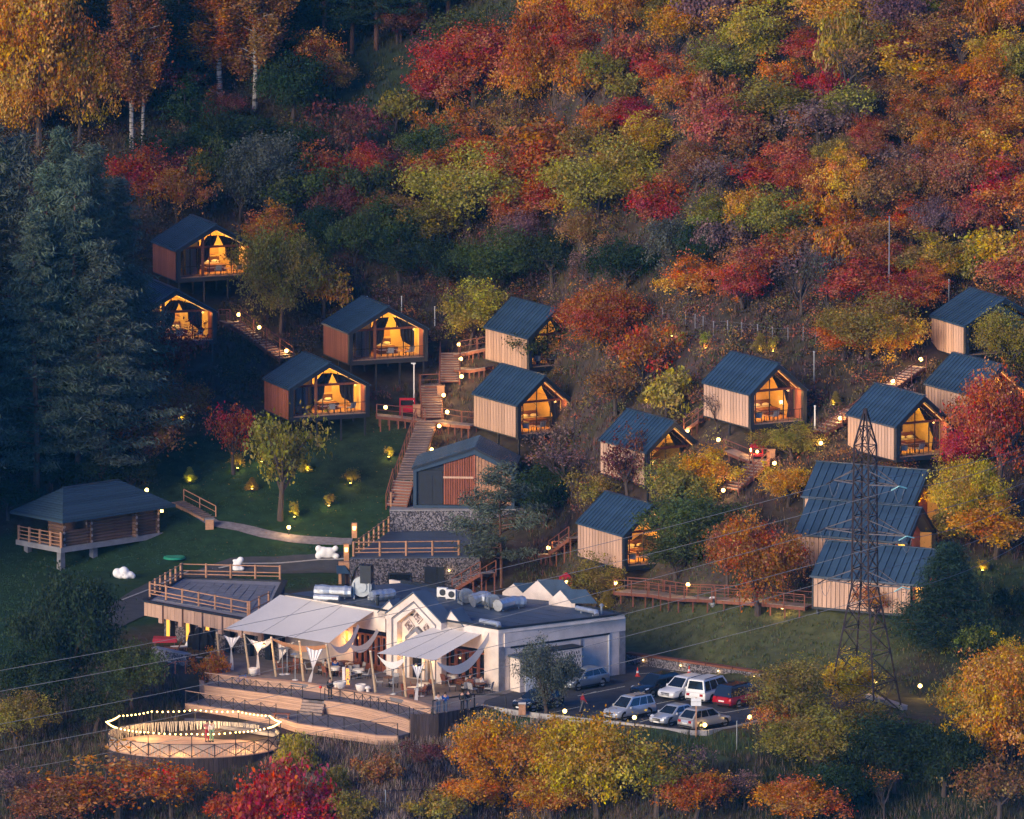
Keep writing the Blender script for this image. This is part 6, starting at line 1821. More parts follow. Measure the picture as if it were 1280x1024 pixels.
# glowing vertical letters on a grey board
r = thing('letter_sign', 'grey upright board with four glowing orange letters one above another', 'sign', g0(434.5, 857), R(12)); MB().box(-.42, -.06, 0, -.22, .1, 1.5).build('board', 'white_paint', r); MB().box(-.2, .0, 0, .2, .08, 1.42).build('backing', 'wicker', r)
def strokes(segs, z0):
    m = MB()
    for a, b in segs: m.bar((a[0] * .13, -.03, z0 + a[1] * .28), (b[0] * .13, -.03, z0 + b[1] * .28), .05, .045)
    m.build('letter', 'letter_glow', r)
strokes([((-.8, 0), (-.8, 1)), ((-.8, 1), (.6, .9)), ((.6, .9), (.6, .58)), ((.6, .58), (-.8, .52)), ((-.8, .48), (.8, .45)), ((.8, .45), (.8, .08)), ((.8, .08), (-.8, 0))], 1.08)
strokes([((-1, 0), (1, 1)), ((-1, 1), (1, 0))], .74)
strokes([((-.5, 0), (.5, 0)), ((.5, 0), (1, .3)), ((1, .3), (1, .7)), ((1, .7), (.5, 1)), ((.5, 1), (-.5, 1)), ((-.5, 1), (-1, .7)), ((-1, .7), (-1, .3)), ((-1, .3), (-.5, 0))], .40)
strokes([((-1, .2), (1, .2)), ((-1, .2), (-1, -.05)), ((1, .2), (1, -.05)), ((-.65, .2), (-.2, 1)), ((.65, .2), (.3, 1)), ((-.2, 1), (.3, 1))], .08)
point('letter_glow', r, (0, -.4, .7), 4, (1, .4, .1), .2)
r = thing('red_ball_light', 'red ball on a thin post at the head of the amphitheatre stairs', 'ornament', P(400.6, 874, Z1)); MB().tube((0, 0, 0), (0, 0, .85), .02, n=6).build('post', 'rail_dark', r); MB().ball((0, 0, .98), .14, 10, 7).build('ball', 'cone_red', r, smooth=True)
# bicycle
r = thing('bicycle', 'dark bicycle leaning by the upper left tier railing', 'bicycle', P(302, 857, Z1), R(-25))
for x in (-.52, .52):
    w = MB(); n = 18
    w.path([(x + .33 * math.cos(2 * math.pi * k / n), 0, .34 + .33 * math.sin(2 * math.pi * k / n)) for k in range(n + 1)], .022, 5, False); wh = w.build('wheel', 'tyre', r)
    s = MB()
    for k in range(6): a = math.pi * k / 6; s.bar((x + .32 * math.cos(a), 0, .34 + .32 * math.sin(a)), (x - .32 * math.cos(a), 0, .34 - .32 * math.sin(a)), .008, .008)
    s.build('spokes', 'rim', wh)
f = MB()
for a, b in (((-.52, .34), (-.12, .34)), ((-.12, .34), (-.2, .85)), ((-.52, .34), (-.18, .75)), ((-.12, .34), (.38, .8)), ((-.18, .75), (.36, .86)), ((.52, .34), (.36, .95))): f.tube((a[0], 0, a[1]), (b[0], 0, b[1]), .018, n=6)
f.build('frame', 'cloth_blue', r); MB().box(-.32, -.06, .87, -.08, .06, .92).build('saddle', 'trim_black', r); MB().bar((.36, -.28, .98), (.36, .28, .98), .03, .03).build('handlebar', 'trim_black', r)

# ================================================================== small things around the pavilion and lawn
wall_thing('stone_planter_wall', 'low pale topped gabion wall before the pavilion', P(190, 824), P(233, 833), 0, .9, .5, 'gabion', cap=.1, capm='concrete')
railing('red_handrail', 'short red timber handrail of steps below the pavilion', [P(206, 848, -.3), P(219, 842, 0), P(232, 842, 0)], 1.0, post='timber_red', rail='timber_red', pw=.09, rw=.07, step=1.2, rails=(.98,))
def closed_parasol(px, py, h, label, m):
    r = thing('closed_parasol', label, 'parasol', g0(px, py)); MB().lathe([(.3, 0), (.28, .06)], 10).build('base', 'concrete', r); MB().tube((0, 0, .06), (0, 0, h), .03, n=6).build('pole', 'rail_dark', r)
    n = 12; m_ = MB()
    prof = [(.5, .7), (.55, 1.2), (.42, 1.8), (.2, h - .1), (.04, h)]
    m_.lathe(prof, n)
    for i, v in enumerate(m_.v): k = 1 + (.22 if (i % n) % 2 else -.1); m_.v[i] = (v[0] * k, v[1] * k, v[2])
    m_.build('cloth', m, r)
closed_parasol(249, 822, 2.5, 'black cloth wrapped parasol before the pavilion niches', 'black_cloth'); closed_parasol(259, 823, 2.3, 'second black wrapped parasol nearest the large sail', 'black_cloth'); closed_parasol(243, 819, 1.7, 'lower black covered parasol beside the lounge chairs', 'black_cloth')
def lounger(px, py, rz_, m, label):
    r = thing('lounge_chair', label, 'lounge chair', g0(px, py), R(rz_)); MB().box(-.32, -.9, .28, .32, .3, .36).build('seat', m, r); MB().hexa([(-.32, .28, .30), (.32, .28, .30), (.32, .34, .30), (-.32, .34, .30)], [(-.32, .62, .95), (.32, .62, .95), (.32, .68, .95), (-.32, .68, .95)]).build('backrest', m, r)
    for x in (-.28, .28):
        for y in (-.8, .25): MB().box(x - .025, y - .025, 0, x + .025, y + .025, .279).build('leg', 'timber', r)
lounger(228, 813, -70, 'linen_white', 'cream lounge chair before the middle pavilion niche'); lounger(218, 815, -100, 'timber_red', 'brown lounge chair beside the red covered table')
r = thing('covered_table', 'table under a red cloth before the first pavilion niche', 'table', g0(206, 810)); MB().box(-.9, -.5, .74, .9, .5, .80).build('tabletop', 'bed_brown', r); m = MB().hexa([(-1.0, -.6, .5), (1.0, -.6, .55), (1.0, .6, .5), (-1.0, .6, .55)], [(-.92, -.52, .86), (.92, -.52, .82), (.92, .52, .86), (-.92, .52, .9)]); m.build('cloth', 'cloth_red', r)
for x in (-.8, .8):
    for y in (-.4, .4): MB().box(x - .03, y - .03, 0, x + .03, y + .03, .74).build('leg', 'bed_brown', r)
def lump(name, label, p, parts, cat='sculpture', m='sculpt_white', rz_=0):
    """one continuous lumpy solid: overlapping balls wrapped into a single skin"""
    r = thing(name, label, cat, p, rz_)
    mb = MB()
    for c, rad, sc in parts: mb.ball(c, rad, 14, 9, sc)
    o = mb.build('body', m, r, smooth=True); rm = o.modifiers.new('wrap', 'REMESH'); rm.mode = 'VOXEL'; rm.voxel_size = .07; rm.use_smooth_shade = True
    sm = o.modifiers.new('smooth', 'SMOOTH'); sm.iterations = 6; sm.factor = .5
    return r
lump('white_sculpture', 'white lumpy reclining sculpture on the dark lawn below the log house', G(155, 723), [((-.55, 0, .45), .42, (1, 1, 1)), ((.0, 0, .52), .45, (1, 1, 1.1)), ((.5, 0, .3), .36, (1.1, 1, .9)), ((.75, 0, .2), .25, (1, 1, 1)), ((-.3, -.1, .25), .35, (1, 1, .8)), ((.15, -.15, .2), .35, (1.2, 1, .7))])
lump('white_sculpture', 'upright white bent sculpture behind the pavilion railing', G(297, 714), [((.25, 0, .95), .3, (1, .8, 1)), ((.1, 0, .7), .28, (1, .8, 1)), ((-.15, 0, .45), .3, (1, .8, 1.1)), ((-.05, 0, .2), .33, (1.2, .8, .8)), ((.3, 0, .2), .25, (1.2, .8, .8)), ((-.2, 0, .9), .2, (1.3, .8, .7))])
lump('white_sculpture', 'white pinched block sculpture on the lawn beside the terrace lantern', G(409, 699), [((-.72, 0, .9), .3, (1, .8, 1)), ((-.72, 0, .3), .32, (1, .8, 1)), ((.72, 0, .92), .26, (1, .8, 1)), ((.75, 0, .26), .28, (1.1, .8, .9)), ((-.3, 0, .6), .5, (1, .6, .95)), ((.2, 0, .6), .48, (1, .6, .9)), ((.0, 0, .82), .3, (2, .6, .7)), ((.0, 0, .3), .32, (2, .6, .7))])
r = thing('white_globe', 'plain white sphere lying in the grass below the boardwalk', 'globe', G(891, 757)); MB().ball((0, 0, .36), .4, 16, 12).build('sphere', 'sculpt_white', r, smooth=True); MB().lathe([(.2, -.1), (.2, .03)], 10).build('foot', 'concrete', r)
r = thing('green_disc', 'round green ground cover lying on the lawn', 'cover', G(218, 698)); MB().lathe([(.9, -.02), (.9, .14), (.82, .17)], 20).build('disc', 'teal_paint', r); MB().lathe([(.95, .02), (.95, .06)], 20).build('rim', 'teal_paint', r)
# red lanterns and red garden frame
def red_lantern(px, py, h, label):
    r = thing('red_lantern', label, 'lantern', G(px, py)); w = .42
    for x in (-w, w):
        for y in (-w, w): MB().box(x - .06, y - .06, -.2, x + .06, y + .06, h * .68).build('post', 'red_paint', r)
    MB().box(-w - .1, -w - .1, h * .30, w + .1, w + .1, h * .36).build('shelf', 'red_paint', r)
    MB().hexa([(-w - .2, -w - .2, h * .68), (w + .2, -w - .2, h * .68), (w + .2, w + .2, h * .68), (-w - .2, w + .2, h * .68)], [(-.06, -.06, h), (.06, -.06, h), (.06, .06, h), (-.06, .06, h)]).build('roof', 'red_paint', r)
    MB().ball((0, 0, h * .47), .13, 8, 6).build('flame_globe', 'lamp_globe', r); point('lantern_glow', r, (0, -.6, h * .5), 8)
red_lantern(946.5, 578, 1.9, 'red post lantern with a pointed roof at the head of the right hand stairs'); red_lantern(708, 738, 1.5, 'red post lantern behind the restaurant roof gables')
r = thing('red_garden_frame', 'red garden frame with a seat beside the side walkway', 'garden frame', G(509, 521)); 
for x in (-.62, .62):
    for y in (0, .6): MB().box(x - .05, y - .05, -.2, x + .05, y + .05, 1.45).build('post', 'red_paint', r)
for y in (0, .6): MB().box(-.67, y - .05, 1.452, .67, y + .05, 1.55).build('beam', 'red_paint', r)
MB().box(-.55, .0, .4, .5, .5, .47).build('seat', 'red_paint', r); MB().box(-.55, .5, .45, .5, .56, .9).build('backrest', 'red_paint', r)
# cones, bin, sign, posts
cm = None
for px, py in ((797, 845.5), (861.5, 843.5)):
    r = thing('traffic_cone', 'red and white traffic cone on the car park', 'cone', P(px, py, .012), group='traffic cones'); MB().box(-.2, -.2, 0, .2, .2, .05).build('base', 'cone_red', r)
    MB().lathe([(.15, .051), (.11, .28)], 12).build('lower_cone', 'cone_red', r); MB().lathe([(.11, .281), (.08, .45)], 12).build('white_band', 'white_paint', r); MB().lathe([(.08, .451), (.03, .72)], 12).build('tip', 'cone_red', r)
r = thing('timber_bin', 'timber clad litter bin at the kerb beside the small round tree', 'bin', P(652.5, 893, .0)); MB().box(-.26, -.26, -.05, .26, .26, .85).build('liner', 'steel_dark', r)
for k in range(6):
    x = -.27 + k * .09; MB().box(x, -.3, .0, x + .08, -.262, .82).build('slat', 'timber', r)
for k in range(6):
    y = -.27 + k * .09; MB().box(.262, y, .0, .3, y + .08, .82).build('slat', 'timber', r)
MB().box(-.3, -.3, .86, .3, .3, .92).build('lid', 'planter_white', r)
r = thing('sign_post', 'wooden post with two white boards beside the champagne hatchback', 'sign', P(870, 915.5)); MB().box(-.05, -.05, -.4, .05, .05, 2.75).build('post', 'timber', r); MB().box(-.4, -.08, 2.1, .4, -.052, 2.42).build('board', 'white_paint', r); MB().box(-.4, -.08, 2.44, .4, -.052, 2.7).build('board', 'white_paint', r)
def pole(px, pyb, pyt, label, m='white_paint', rad=.06, group=None, arm=False, name='post', cat='pole'):
    p = G(px, pyb); h = (pyb - pyt) / (ppm(p) * .985); r = thing(name, label, cat, p, group=group); MB().tube((0, 0, -.4), (0, 0, h), rad, rad * .8, 7).build('shaft', m, r); MB().lathe([(rad * 1.4, h), (rad * 1.2, h + .06)], 7).build('cap', m, r)
    if arm: MB().box(-.25, -.06, h + .062, .15, .06, h + .16).build('lamp_head', m, r)
pole(921, 937, 902, 'pale steel post in the verge beside the champagne hatchback', 'galvanised', .05, name='steel_post')
pole(517.5, 502, 456, 'white lamp pole with short arm beside the main staircase', 'white_paint', .07, arm=True, name='lamp_pole')
for px, b, t in ((459, 383, 371), (502, 391, 371), (543.5, 408, 384)): pole(px, b, t, 'white post on the dark slope behind the red-sided cabin', 'white_paint', .05, 'white posts behind the cabins', name='marker_post')
pole(1111, 402, 272, 'tall slender grey mast standing in the shrubs of the right hand slope', 'stone_grey', .055, name='mast')
pole(1017.5, 480, 440, 'grey post below the fence on the right hand slope', 'galvanised', .07, name='marker_post'); pole(1018.5, 541, 508, 'white post beside the pale stone-lit stairs', 'white_paint', .07, name='marker_post')
pole(718, 560, 521, 'thin dark post beside the staircase cabin', 'dark_metal', .05, name='marker_post'); pole(1186, 388, 350, 'slim grey post in the trees behind the unlit cabin', 'galvanised', .06, name='marker_post')
fpx = [(828.5, 403), (857, 406), (869, 410), (879, 412.5), (892, 419), (909.5, 418), (927, 420.5), (947, 423), (965.5, 427), (985, 427), (1004, 426), (1020, 432)]
fp = []
for px, b in fpx:
    p = G(px, b); fp.append(p); r = thing('fence_post', 'pale post of the wire fence across the upper right slope', 'fence post', p, group='pale fence posts on the slope'); MB().tube((0, 0, -.4), (0, 0, 1.15), .045, n=6).build('shaft', 'stone_grey', r); MB().lathe([(.07, 1.15), (.03, 1.2)], 6).build('cap', 'concrete', r)
r = thing('fence_wire', 'thin wires strung between the pale fence posts', 'wire', fp[0])
for h in (.4, .8, 1.1): MB().path([p - fp[0] + Vector((0, 0, h)) for p in fp], .008, 4).build('strand', 'wire', r)
ffx = [(428.5, 1009), (482, 1010), (586, 1004), (640, 1000)]; fp = [G(*q) for q in ffx]
for p in fp:
    r = thing('fence_post', 'grey steel post of the wire fence in the dry grass', 'fence post', p, group='steel posts in the dry grass'); MB().tube((0, 0, -.5), (0, 0, 1.4), .05, n=6).build('shaft', 'galvanised', r); MB().lathe([(.06, 1.4), (.03, 1.44)], 6).build('cap', 'galvanised', r)
r = thing('fence_rail', 'dark rail between the steel posts in the dry grass', 'fence rail', fp[0]); MB().path([p - fp[0] + Vector((0, 0, 1.3)) for p in fp], .03, 5).build('rail', 'rail_dark', r); MB().path([p - fp[0] + Vector((0, 0, .5)) for p in fp], .012, 5).build('strand', 'wire', r)
wall_thing('concrete_wall', 'low pale concrete wall at the foot of the pylon', G(1082, 873), G(1128, 888), G(1082, 873).z, G(1082, 873).z + .3, .45, 'stone_grey', cap=.06, capm='concrete')
# ================================================================== vegetation
NR = np.random.default_rng(11)
def leaf_cloud(name, c, nrm, size, asp, var, m, axis=None):
    """c: centres (N,3); one quad per leaf with normal nrm; var (N,3) -> vertex colour"""
    N = len(c)
    nrm = nrm / np.maximum(1e-6, np.linalg.norm(nrm, axis=1))[:, None]
    if axis is None: axis = NR.normal(size=(N, 3))
    u = np.cross(nrm, axis); u /= np.maximum(1e-6, np.linalg.norm(u, axis=1))[:, None]
    v = np.cross(nrm, u)
    su = (size * .5)[:, None]; sv = (size * .5 * asp)[:, None]
    vs = np.empty((N, 4, 3), dtype=np.float32)
    vs[:, 0] = c - v * sv; vs[:, 1] = c + u * su * .75; vs[:, 2] = c + v * sv; vs[:, 3] = c - u * su * .75
    me = bpy.data.meshes.new(name)
    me.vertices.add(N * 4); me.vertices.foreach_set('co', vs.ravel())
    me.loops.add(N * 4); me.loops.foreach_set('vertex_index', np.arange(N * 4, dtype=np.int32))
    me.polygons.add(N); me.polygons.foreach_set('loop_start', np.arange(0, N * 4, 4, dtype=np.int32)); me.polygons.foreach_set('loop_total', np.full(N, 4, dtype=np.int32))
    at = me.color_attributes.new('var' if m in ('leaf', 'needle') else 'col', 'FLOAT_COLOR', 'POINT')
    col = np.ones((N, 4, 4), dtype=np.float32); col[:, :, :3] = var[:, None, :]
    at.data.foreach_set('color', col.ravel())
    me.materials.append(MATS[m]); me.update(); me.validate()
    return me
def rdir(n):
    d = NR.normal(size=(n, 3)); return d / np.linalg.norm(d, axis=1)[:, None]
def proto_round(seed, nlobe, ncl, nleaf, lsize, a=2.5, c=1.9, base=1.5, bushy=False, gap=.0, twig=True):
    """crown of leaf clusters on irregular lobes + trunk; about 5 m wide, returns (crown, trunk, width, height)"""
    global NR
    NR = np.random.default_rng(seed); rn = random.Random(seed)
    lob = []
    for k in range(nlobe):
        for _ in range(30):
            d = rdir(1)[0]; r = rn.uniform(.35, .78); p = np.array([d[0] * a * r, d[1] * a * r, d[2] * c * r + (.25 * c if d[2] < 0 else 0)])
            if all(np.linalg.norm(p - q[0]) > .62 for q in lob): break
        lob.append((p, rn.uniform(.55, 1.3)))
    C, Nn, Sz, Vv = [], [], [], []
    for p, r in lob:
        lt = rn.uniform(-.15, .15); lh = rn.uniform(.25, .75)
        for k in range(ncl):
            d = rdir(1)[0]
            if d[2] < -.55: d[2] *= -.4
            cc = p + d * r * (rn.uniform(.55, 1.05) if rn.random() > .14 else rn.uniform(1.05, 1.5)) * np.array([1, 1, .9]); sg = rn.uniform(.13, .25) * 1.1
            n = max(4, int(nleaf * rn.uniform(.5, 1.4)))
            q = cc + NR.normal(size=(n, 3)) * sg * np.array([1.15, 1.15, .8])
            C.append(q); nn = NR.normal(size=(n, 3)) * .75 + d * .8 + np.array([0, 0, .35]); Nn.append(nn)
            Sz.append(NR.uniform(.5, 1.6, n) * lsize)
            hb = np.clip(lh + rn.uniform(-.3, .3), 0, 1); bb = .45 + lt + rn.uniform(-.15, .15)
            Vv.append(np.stack([np.clip(bb + NR.normal(size=n) * .18, 0, 1), np.clip(hb + NR.normal(size=n) * .12, 0, 1), np.clip(rn.uniform(.3, 1) + NR.normal(size=n) * .15, 0, 1)], 1))
    C = np.concatenate(C); zmin = C[:, 2].min()
    sh = (0.15 if bushy else base) - np.percentile(C[:, 2], 2); C[:, 2] += sh
    crown = leaf_cloud('crown', C, np.concatenate(Nn), np.concatenate(Sz), 1.25, np.concatenate(Vv), 'leaf')
    mb = MB(); top = Vector((0, 0, base + c * .9))
    if not bushy:
        bend = [Vector((rn.uniform(-.2, .2), rn.uniform(-.2, .2), 0)) for _ in range(3)]
        tp = [Vector((0, 0, -.5)), Vector((0, 0, .3)) + bend[0] * .3, Vector((0, 0, base)) + bend[1], top * .75 + bend[2] * 2]
        mb.path(tp, [.20, .15, .11, .04], 7)
    for p, r in lob:
        e = Vector(p) + Vector((0, 0, sh)); s = Vector((rn.uniform(-.3, .3), rn.uniform(-.3, .3), -.3)) if bushy else tp[1].lerp(tp[2], rn.uniform(.5, 1.0))
        m = s.lerp(e, .55) + Vector((rn.uniform(-.2, .2), rn.uniform(-.2, .2), .15)); mb.path([s, m, e], [.07, .045, .015], 5, False)
        for _ in range(3):
            f = e + Vector(rdir(1)[0]) * r * .8; mb.path([m.lerp(e, .6), f], [.02, .006], 3, False)
    trunk = mb.mesh('trunk', 'bark')
    w = np.percentile(C[:, 0], 98.5) - np.percentile(C[:, 0], 1.5); h = np.percentile(C[:, 2], 99.5)
    return crown, trunk, float(w), float(h), 'leaf'
def proto_birch(seed, H=13.0, wd=4.2):
    global NR
    NR = np.random.default_rng(seed); rn = random.Random(seed); mb = MB()
    tp = [Vector((0, 0, -.6)), Vector((.1, 0, H * .3)), Vector((-.15, .1, H * .6)), Vector((.1, 0, H * .95))]; mb.path(tp, [.14, .11, .07, .02], 8)
    C, Nn, Sz, Vv = [], [], [], []
    for k in range(60):
        t = .30 + .68 * (k + rn.random()) / 60; s = Vector((0, 0, H * t)); a = rn.uniform(0, 6.28)
        prof = math.sin(min(1, (1.05 - t) / .62) * math.pi * .5) * (1 if t > .42 else .55)
        ln = wd * .5 * prof * rn.uniform(.55, 1.1); e = s + Vector((math.cos(a) * ln, math.sin(a) * ln, ln * .55)); mb.path([s, s.lerp(e, .5) + V(0, 0, .15), e], [.05, .03, .01], 4, False)
        for j in range(7):
            q = s.lerp(e, rn.uniform(.35, 1.05)); n = 44; dl = rn.uniform(.7, 1.9)
            tt = NR.uniform(0, 1, n); P_ = np.array(q)[None] + NR.normal(size=(n, 3)) * .17; P_[:, 2] -= tt * dl
            C.append(P_); Nn.append(NR.normal(size=(n, 3)) + np.array([math.cos(a), math.sin(a), .3]) * .6); Sz.append(NR.uniform(.09, .17, n))
            bb = .45 + rn.uniform(-.2, .2); Vv.append(np.stack([np.clip(bb + NR.normal(size=n) * .18, 0, 1), np.clip(rn.uniform(.2, .8) + NR.normal(size=n) * .1, 0, 1), NR.uniform(.5, 1, n)], 1))
    C = np.concatenate(C); crown = leaf_cloud('crown', C, np.concatenate(Nn), np.concatenate(Sz), 1.3, np.concatenate(Vv), 'leaf')
    return crown, mb.mesh('trunk', 'birch_bark'), float(np.percentile(C[:, 0], 98) - np.percentile(C[:, 0], 2)), float(C[:, 2].max()), 'leaf'
def proto_pine(seed, H=27.0, wd=7.5, clear=.14, nb=130, per=10, nn=24, ns=.11, up=.15, cone=1.0):
    global NR
    NR = np.random.default_rng(seed); rn = random.Random(seed); mb = MB()
    mb.path([Vector((0, 0, -1)), Vector((.1, 0, H * .3)), Vector((-.1, .15, H * .65)), Vector((0, 0, H * .99))], [H * .0085, H * .007, H * .0045, .03], 8)
    C, Nn, Sz, Vv, Ax = [], [], [], [], []
    for k in range(nb):
        t = clear + (1 - clear) * ((k + rn.random()) / nb) ** .9; s = Vector((0, 0, H * t)); a = rn.uniform(0, 6.28)
        prof = min(1.0, ((1.02 - t) / (1 - clear)) ** cone * 1.25) * (.55 + .45 * min(1, (t - clear) / .15 + .1))
        ln = wd * .5 * prof * rn.uniform(.6, 1.12) + .15; e = s + Vector((math.cos(a) * ln, math.sin(a) * ln, ln * rn.uniform(up - .2, up + .15)))
        mb.path([s, s.lerp(e, .5), e], [.05 + .02 * ln * .3, .035, .01], 4, False)
        m = max(2, int(per * (.4 + prof)))
        for j in range(m):
            f = rn.uniform(.3, 1.08); q = np.array(s.lerp(e, f)); sg = .28 + .1 * ln * .3
            P_ = q[None] + NR.normal(size=(nn, 3)) * np.array([sg, sg, sg * .55]); C.append(P_)
            ax = NR.normal(size=(nn, 3)) * .6 + np.array([math.cos(a), math.sin(a), .5]); Ax.append(ax)
            Nn.append(np.cross(ax, NR.normal(size=(nn, 3)))); Sz.append(NR.uniform(.6, 1.3, nn) * ns)
            bb = .4 + rn.uniform(-.2, .25); Vv.append(np.stack([np.clip(bb + NR.normal(size=nn) * .16, 0, 1), np.clip(rn.uniform(.3, .7) + NR.normal(size=nn) * .08, 0, 1), np.clip(rn.uniform(.2, 1) + 0 * NR.normal(size=nn), 0, 1)], 1))
    C = np.concatenate(C); Nn = np.concatenate(Nn)
    crown = leaf_cloud('crown', C, Nn, np.concatenate(Sz), 4.0, np.concatenate(Vv), 'needle', np.cross(Nn, np.concatenate(Ax)))
    return crown, mb.mesh('trunk', 'bark_pine'), float(np.percentile(C[:, 0], 98) - np.percentile(C[:, 0], 2)), float(C[:, 2].max()), 'needle'
def proto_bare(seed):
    global NR
    NR = np.random.default_rng(seed); rn = random.Random(seed); mb = MB(); tips = []
    def grow(p, d, ln, r, lev):
        e = p + d * ln; m = p.lerp(e, .5) + Vector((rn.uniform(-.06, .06), rn.uniform(-.06, .06), 0)) * ln; mb.path([p, m, e], [r, r * .8, r * .55], 4 if lev < 2 else 3, False)
        if lev >= 4: tips.append(e); return
        for _ in range(3 if lev else 7):
            nd = (d + Vector((rn.uniform(-1, 1), rn.uniform(-1, 1), rn.uniform(-.3, .6))) * .65).normalized(); grow(p.lerp(e, rn.uniform(.55, 1)), nd, ln * rn.uniform(.62, .85), r * .6, lev + 1)
    grow(Vector((0, 0, -.3)), Vector((0, 0, 1)), 1.5, .11, 0)
    C = np.array([tuple(t) for t in tips]); C = np.repeat(C, 3, 0) + NR.normal(size=(len(tips) * 3, 3)) * .15
    n = len(C); crown = leaf_cloud('crown', C, NR.normal(size=(n, 3)), NR.uniform(.08, .18, n), 1.2, np.stack([NR.uniform(.1, .9, n), NR.uniform(.2, .8, n), NR.uniform(.2, .9, n)], 1), 'leaf')
    return crown, mb.mesh('trunk', 'bark'), float(np.ptp(C[:, 0])), float(C[:, 2].max()), 'leaf'
PT = {'small': [proto_round(100 + i, 8, 12, 30, .17, 2.3, 2.0, 1.0) for i in range(3)],
      'med': [proto_round(200 + i, 10 + i, 18, 44, .105, (2.5, 2.1, 2.8, 2.4, 2.6, 2.2, 2.9)[i], (2.0, 2.6, 1.7, 2.2, 1.9, 2.4, 2.1)[i], 1.3) for i in range(7)],
      'big': [proto_round(300 + i, 18 + 2 * i, 24, 46, .086, (2.6, 2.3, 2.8, 2.6)[i], (2.1, 2.5, 1.8, 2.3)[i], 1.2) for i in range(4)],
      'bush': [proto_round(400 + i, 10, 14, 34, .145, 2.6, 1.5, .3, bushy=True) for i in range(4)],
      'thin': [proto_round(500 + i, 12, 11, 22, .125, 2.5, 2.1, 1.5, gap=.3) for i in range(3)],
      'birch': [proto_birch(600 + i) for i in range(2)],
      'pine': [proto_pine(700 + i) for i in range(3)],
      'scots': [proto_pine(720, 11, 5.6, .22, 44, 9, 22, .095, .25, .7)],
      'spruce': [proto_pine(740, 9, 4.6, .02, 170, 9, 24, .075, .1, 1.15)],
      'bare': [proto_bare(760 + i) for i in range(3)]}
COLR = {'crimson': (.42, .045, .042), 'red': (.40, .095, .045), 'rust': (.42, .15, .04), 'orange': (.52, .22, .035), 'amber': (.54, .28, .035), 'gold': (.54, .36, .04),
        'olive': (.25, .20, .045), 'yolive': (.36, .29, .05), 'green': (.075, .10, .035), 'dgreen': (.032, .052, .026), 'brown': (.27, .13, .055), 'mauve': (.20, .12, .115),
        'grey': (.10, .115, .085), 'pink': (.40, .14, .075), 'maroon': (.17, .06, .05), 'pine': (.10, .135, .10), 'spruce': (.042, .068, .048), 'lime': (.26, .30, .05)}
WORD = {'crimson': 'crimson', 'red': 'red', 'rust': 'rust red', 'orange': 'orange', 'amber': 'amber orange', 'gold': 'golden yellow', 'olive': 'olive brown', 'yolive': 'yellow olive', 'green': 'green', 'dgreen': 'dark green',
        'brown': 'brown', 'mauve': 'mauve brown', 'grey': 'grey green', 'pink': 'pinkish red', 'maroon': 'dark maroon', 'pine': 'blue green', 'spruce': 'dark green', 'lime': 'yellow green'}
TR = random.Random(77); NTREE = 0
def plant(kind, p, wm, hm, colour, label, name='tree', cat='tree', group=None, rot=None, tint=.12):
    global NTREE
    crown, trunk, w0, h0, _ = TR.choice(PT[kind])
    r = bpy.data.objects.new(name, None); COL.objects.link(r); r.location = p; r.rotation_euler = (0, 0, TR.uniform(0, 6.28) if rot is None else rot)
    r.empty_display_size = .3
    tag(r, label, cat, group); sx = wm / w0; sz = hm / h0
    c = inst(crown, 'crown', r, sc=(sx, sx, sz)); t = inst(trunk, 'trunk', r, sc=(sx, sx, sz))
    b = COLR[colour]; k = 1 + TR.uniform(-tint, tint); c.color = (min(1, b[0] * k * TR.uniform(.92, 1.08)), min(1, b[1] * k * TR.uniform(.88, 1.12)), min(1, b[2] * k), 1)
    NTREE += 1
    return r
HAND = []
def tree(px, cy, w, h, colour, kind='med', label=None, group=None, name='tree', cat='tree', dz=0.0):
    p = G(px, cy + h / 2); s = ppm(p)
    HAND.append((px, cy, w, h))
    if label is None:
        area = 'foreground slope below the car park' if cy > 880 else ('slope between the cabins' if cy > 345 else ('upper wooded hillside' if px > 430 else 'dim hillside behind the highest cabins'))
        kw = {'bush': 'bushy', 'birch': 'tall drooping', 'pine': 'tall', 'bare': 'nearly leafless', 'thin': 'sparse', 'small': 'small', 'big': 'large'}.get(kind, 'rounded')
        label = '%s %s autumn tree on the %s' % (kw, WORD[colour], area) if kind not in ('pine', 'spruce') else 'tall %s conifer on the %s' % (WORD[colour], area)
        group = label.split(' autumn')[0] + ' trees, ' + area
    return plant(kind, p, w / s, h / s / .985, colour, label, name, cat, group)

# ---- the tall pine stand at the left edge (it goes on to the left of the view)
for px, pb, pt in [(-12, 612, 150), (28, 604, 168), (62, 614, 205), (97, 624, 195), (118, 600, 180), (148, 566, 222), (8, 548, 180), (78, 555, 160), (45, 640, 265), (128, 628, 300)]:
    p = G(px, pb); s = ppm(p); plant('pine', p, TR.uniform(6.5, 8.5), (pb - pt) / s / .985, 'pine', 'tall blue green pine in the unseen wood left of the view', 'pine_tree', 'pine tree', 'pines behind the log house')
for px, pb in [(-60, 600), (-110, 640), (-170, 600), (-90, 700), (-180, 720), (-250, 660), (-330, 640), (-60, 520), (-130, 500), (-230, 520), (-40, 440), (-160, 420)]:
    p = G(px, pb); plant('pine', p, TR.uniform(6.5, 8.5), TR.uniform(25, 32), 'pine', 'tall blue green pine in the unseen wood left of the view', 'pine_tree', 'pine tree', 'pines behind the log house')
for q in [(20, 585, 80, 70), (75, 592, 70, 60), (125, 588, 70, 66), (160, 545, 70, 80), (50, 560, 70, 80), (165, 590, 60, 56), (105, 560, 70, 90), (10, 620, 60, 60)]:
    tree(*q, TR.choice(['dgreen', 'pine', 'dgreen']), 'med', 'dark bush filling the foot of the pine stand behind the log house', 'bushes under the pines')
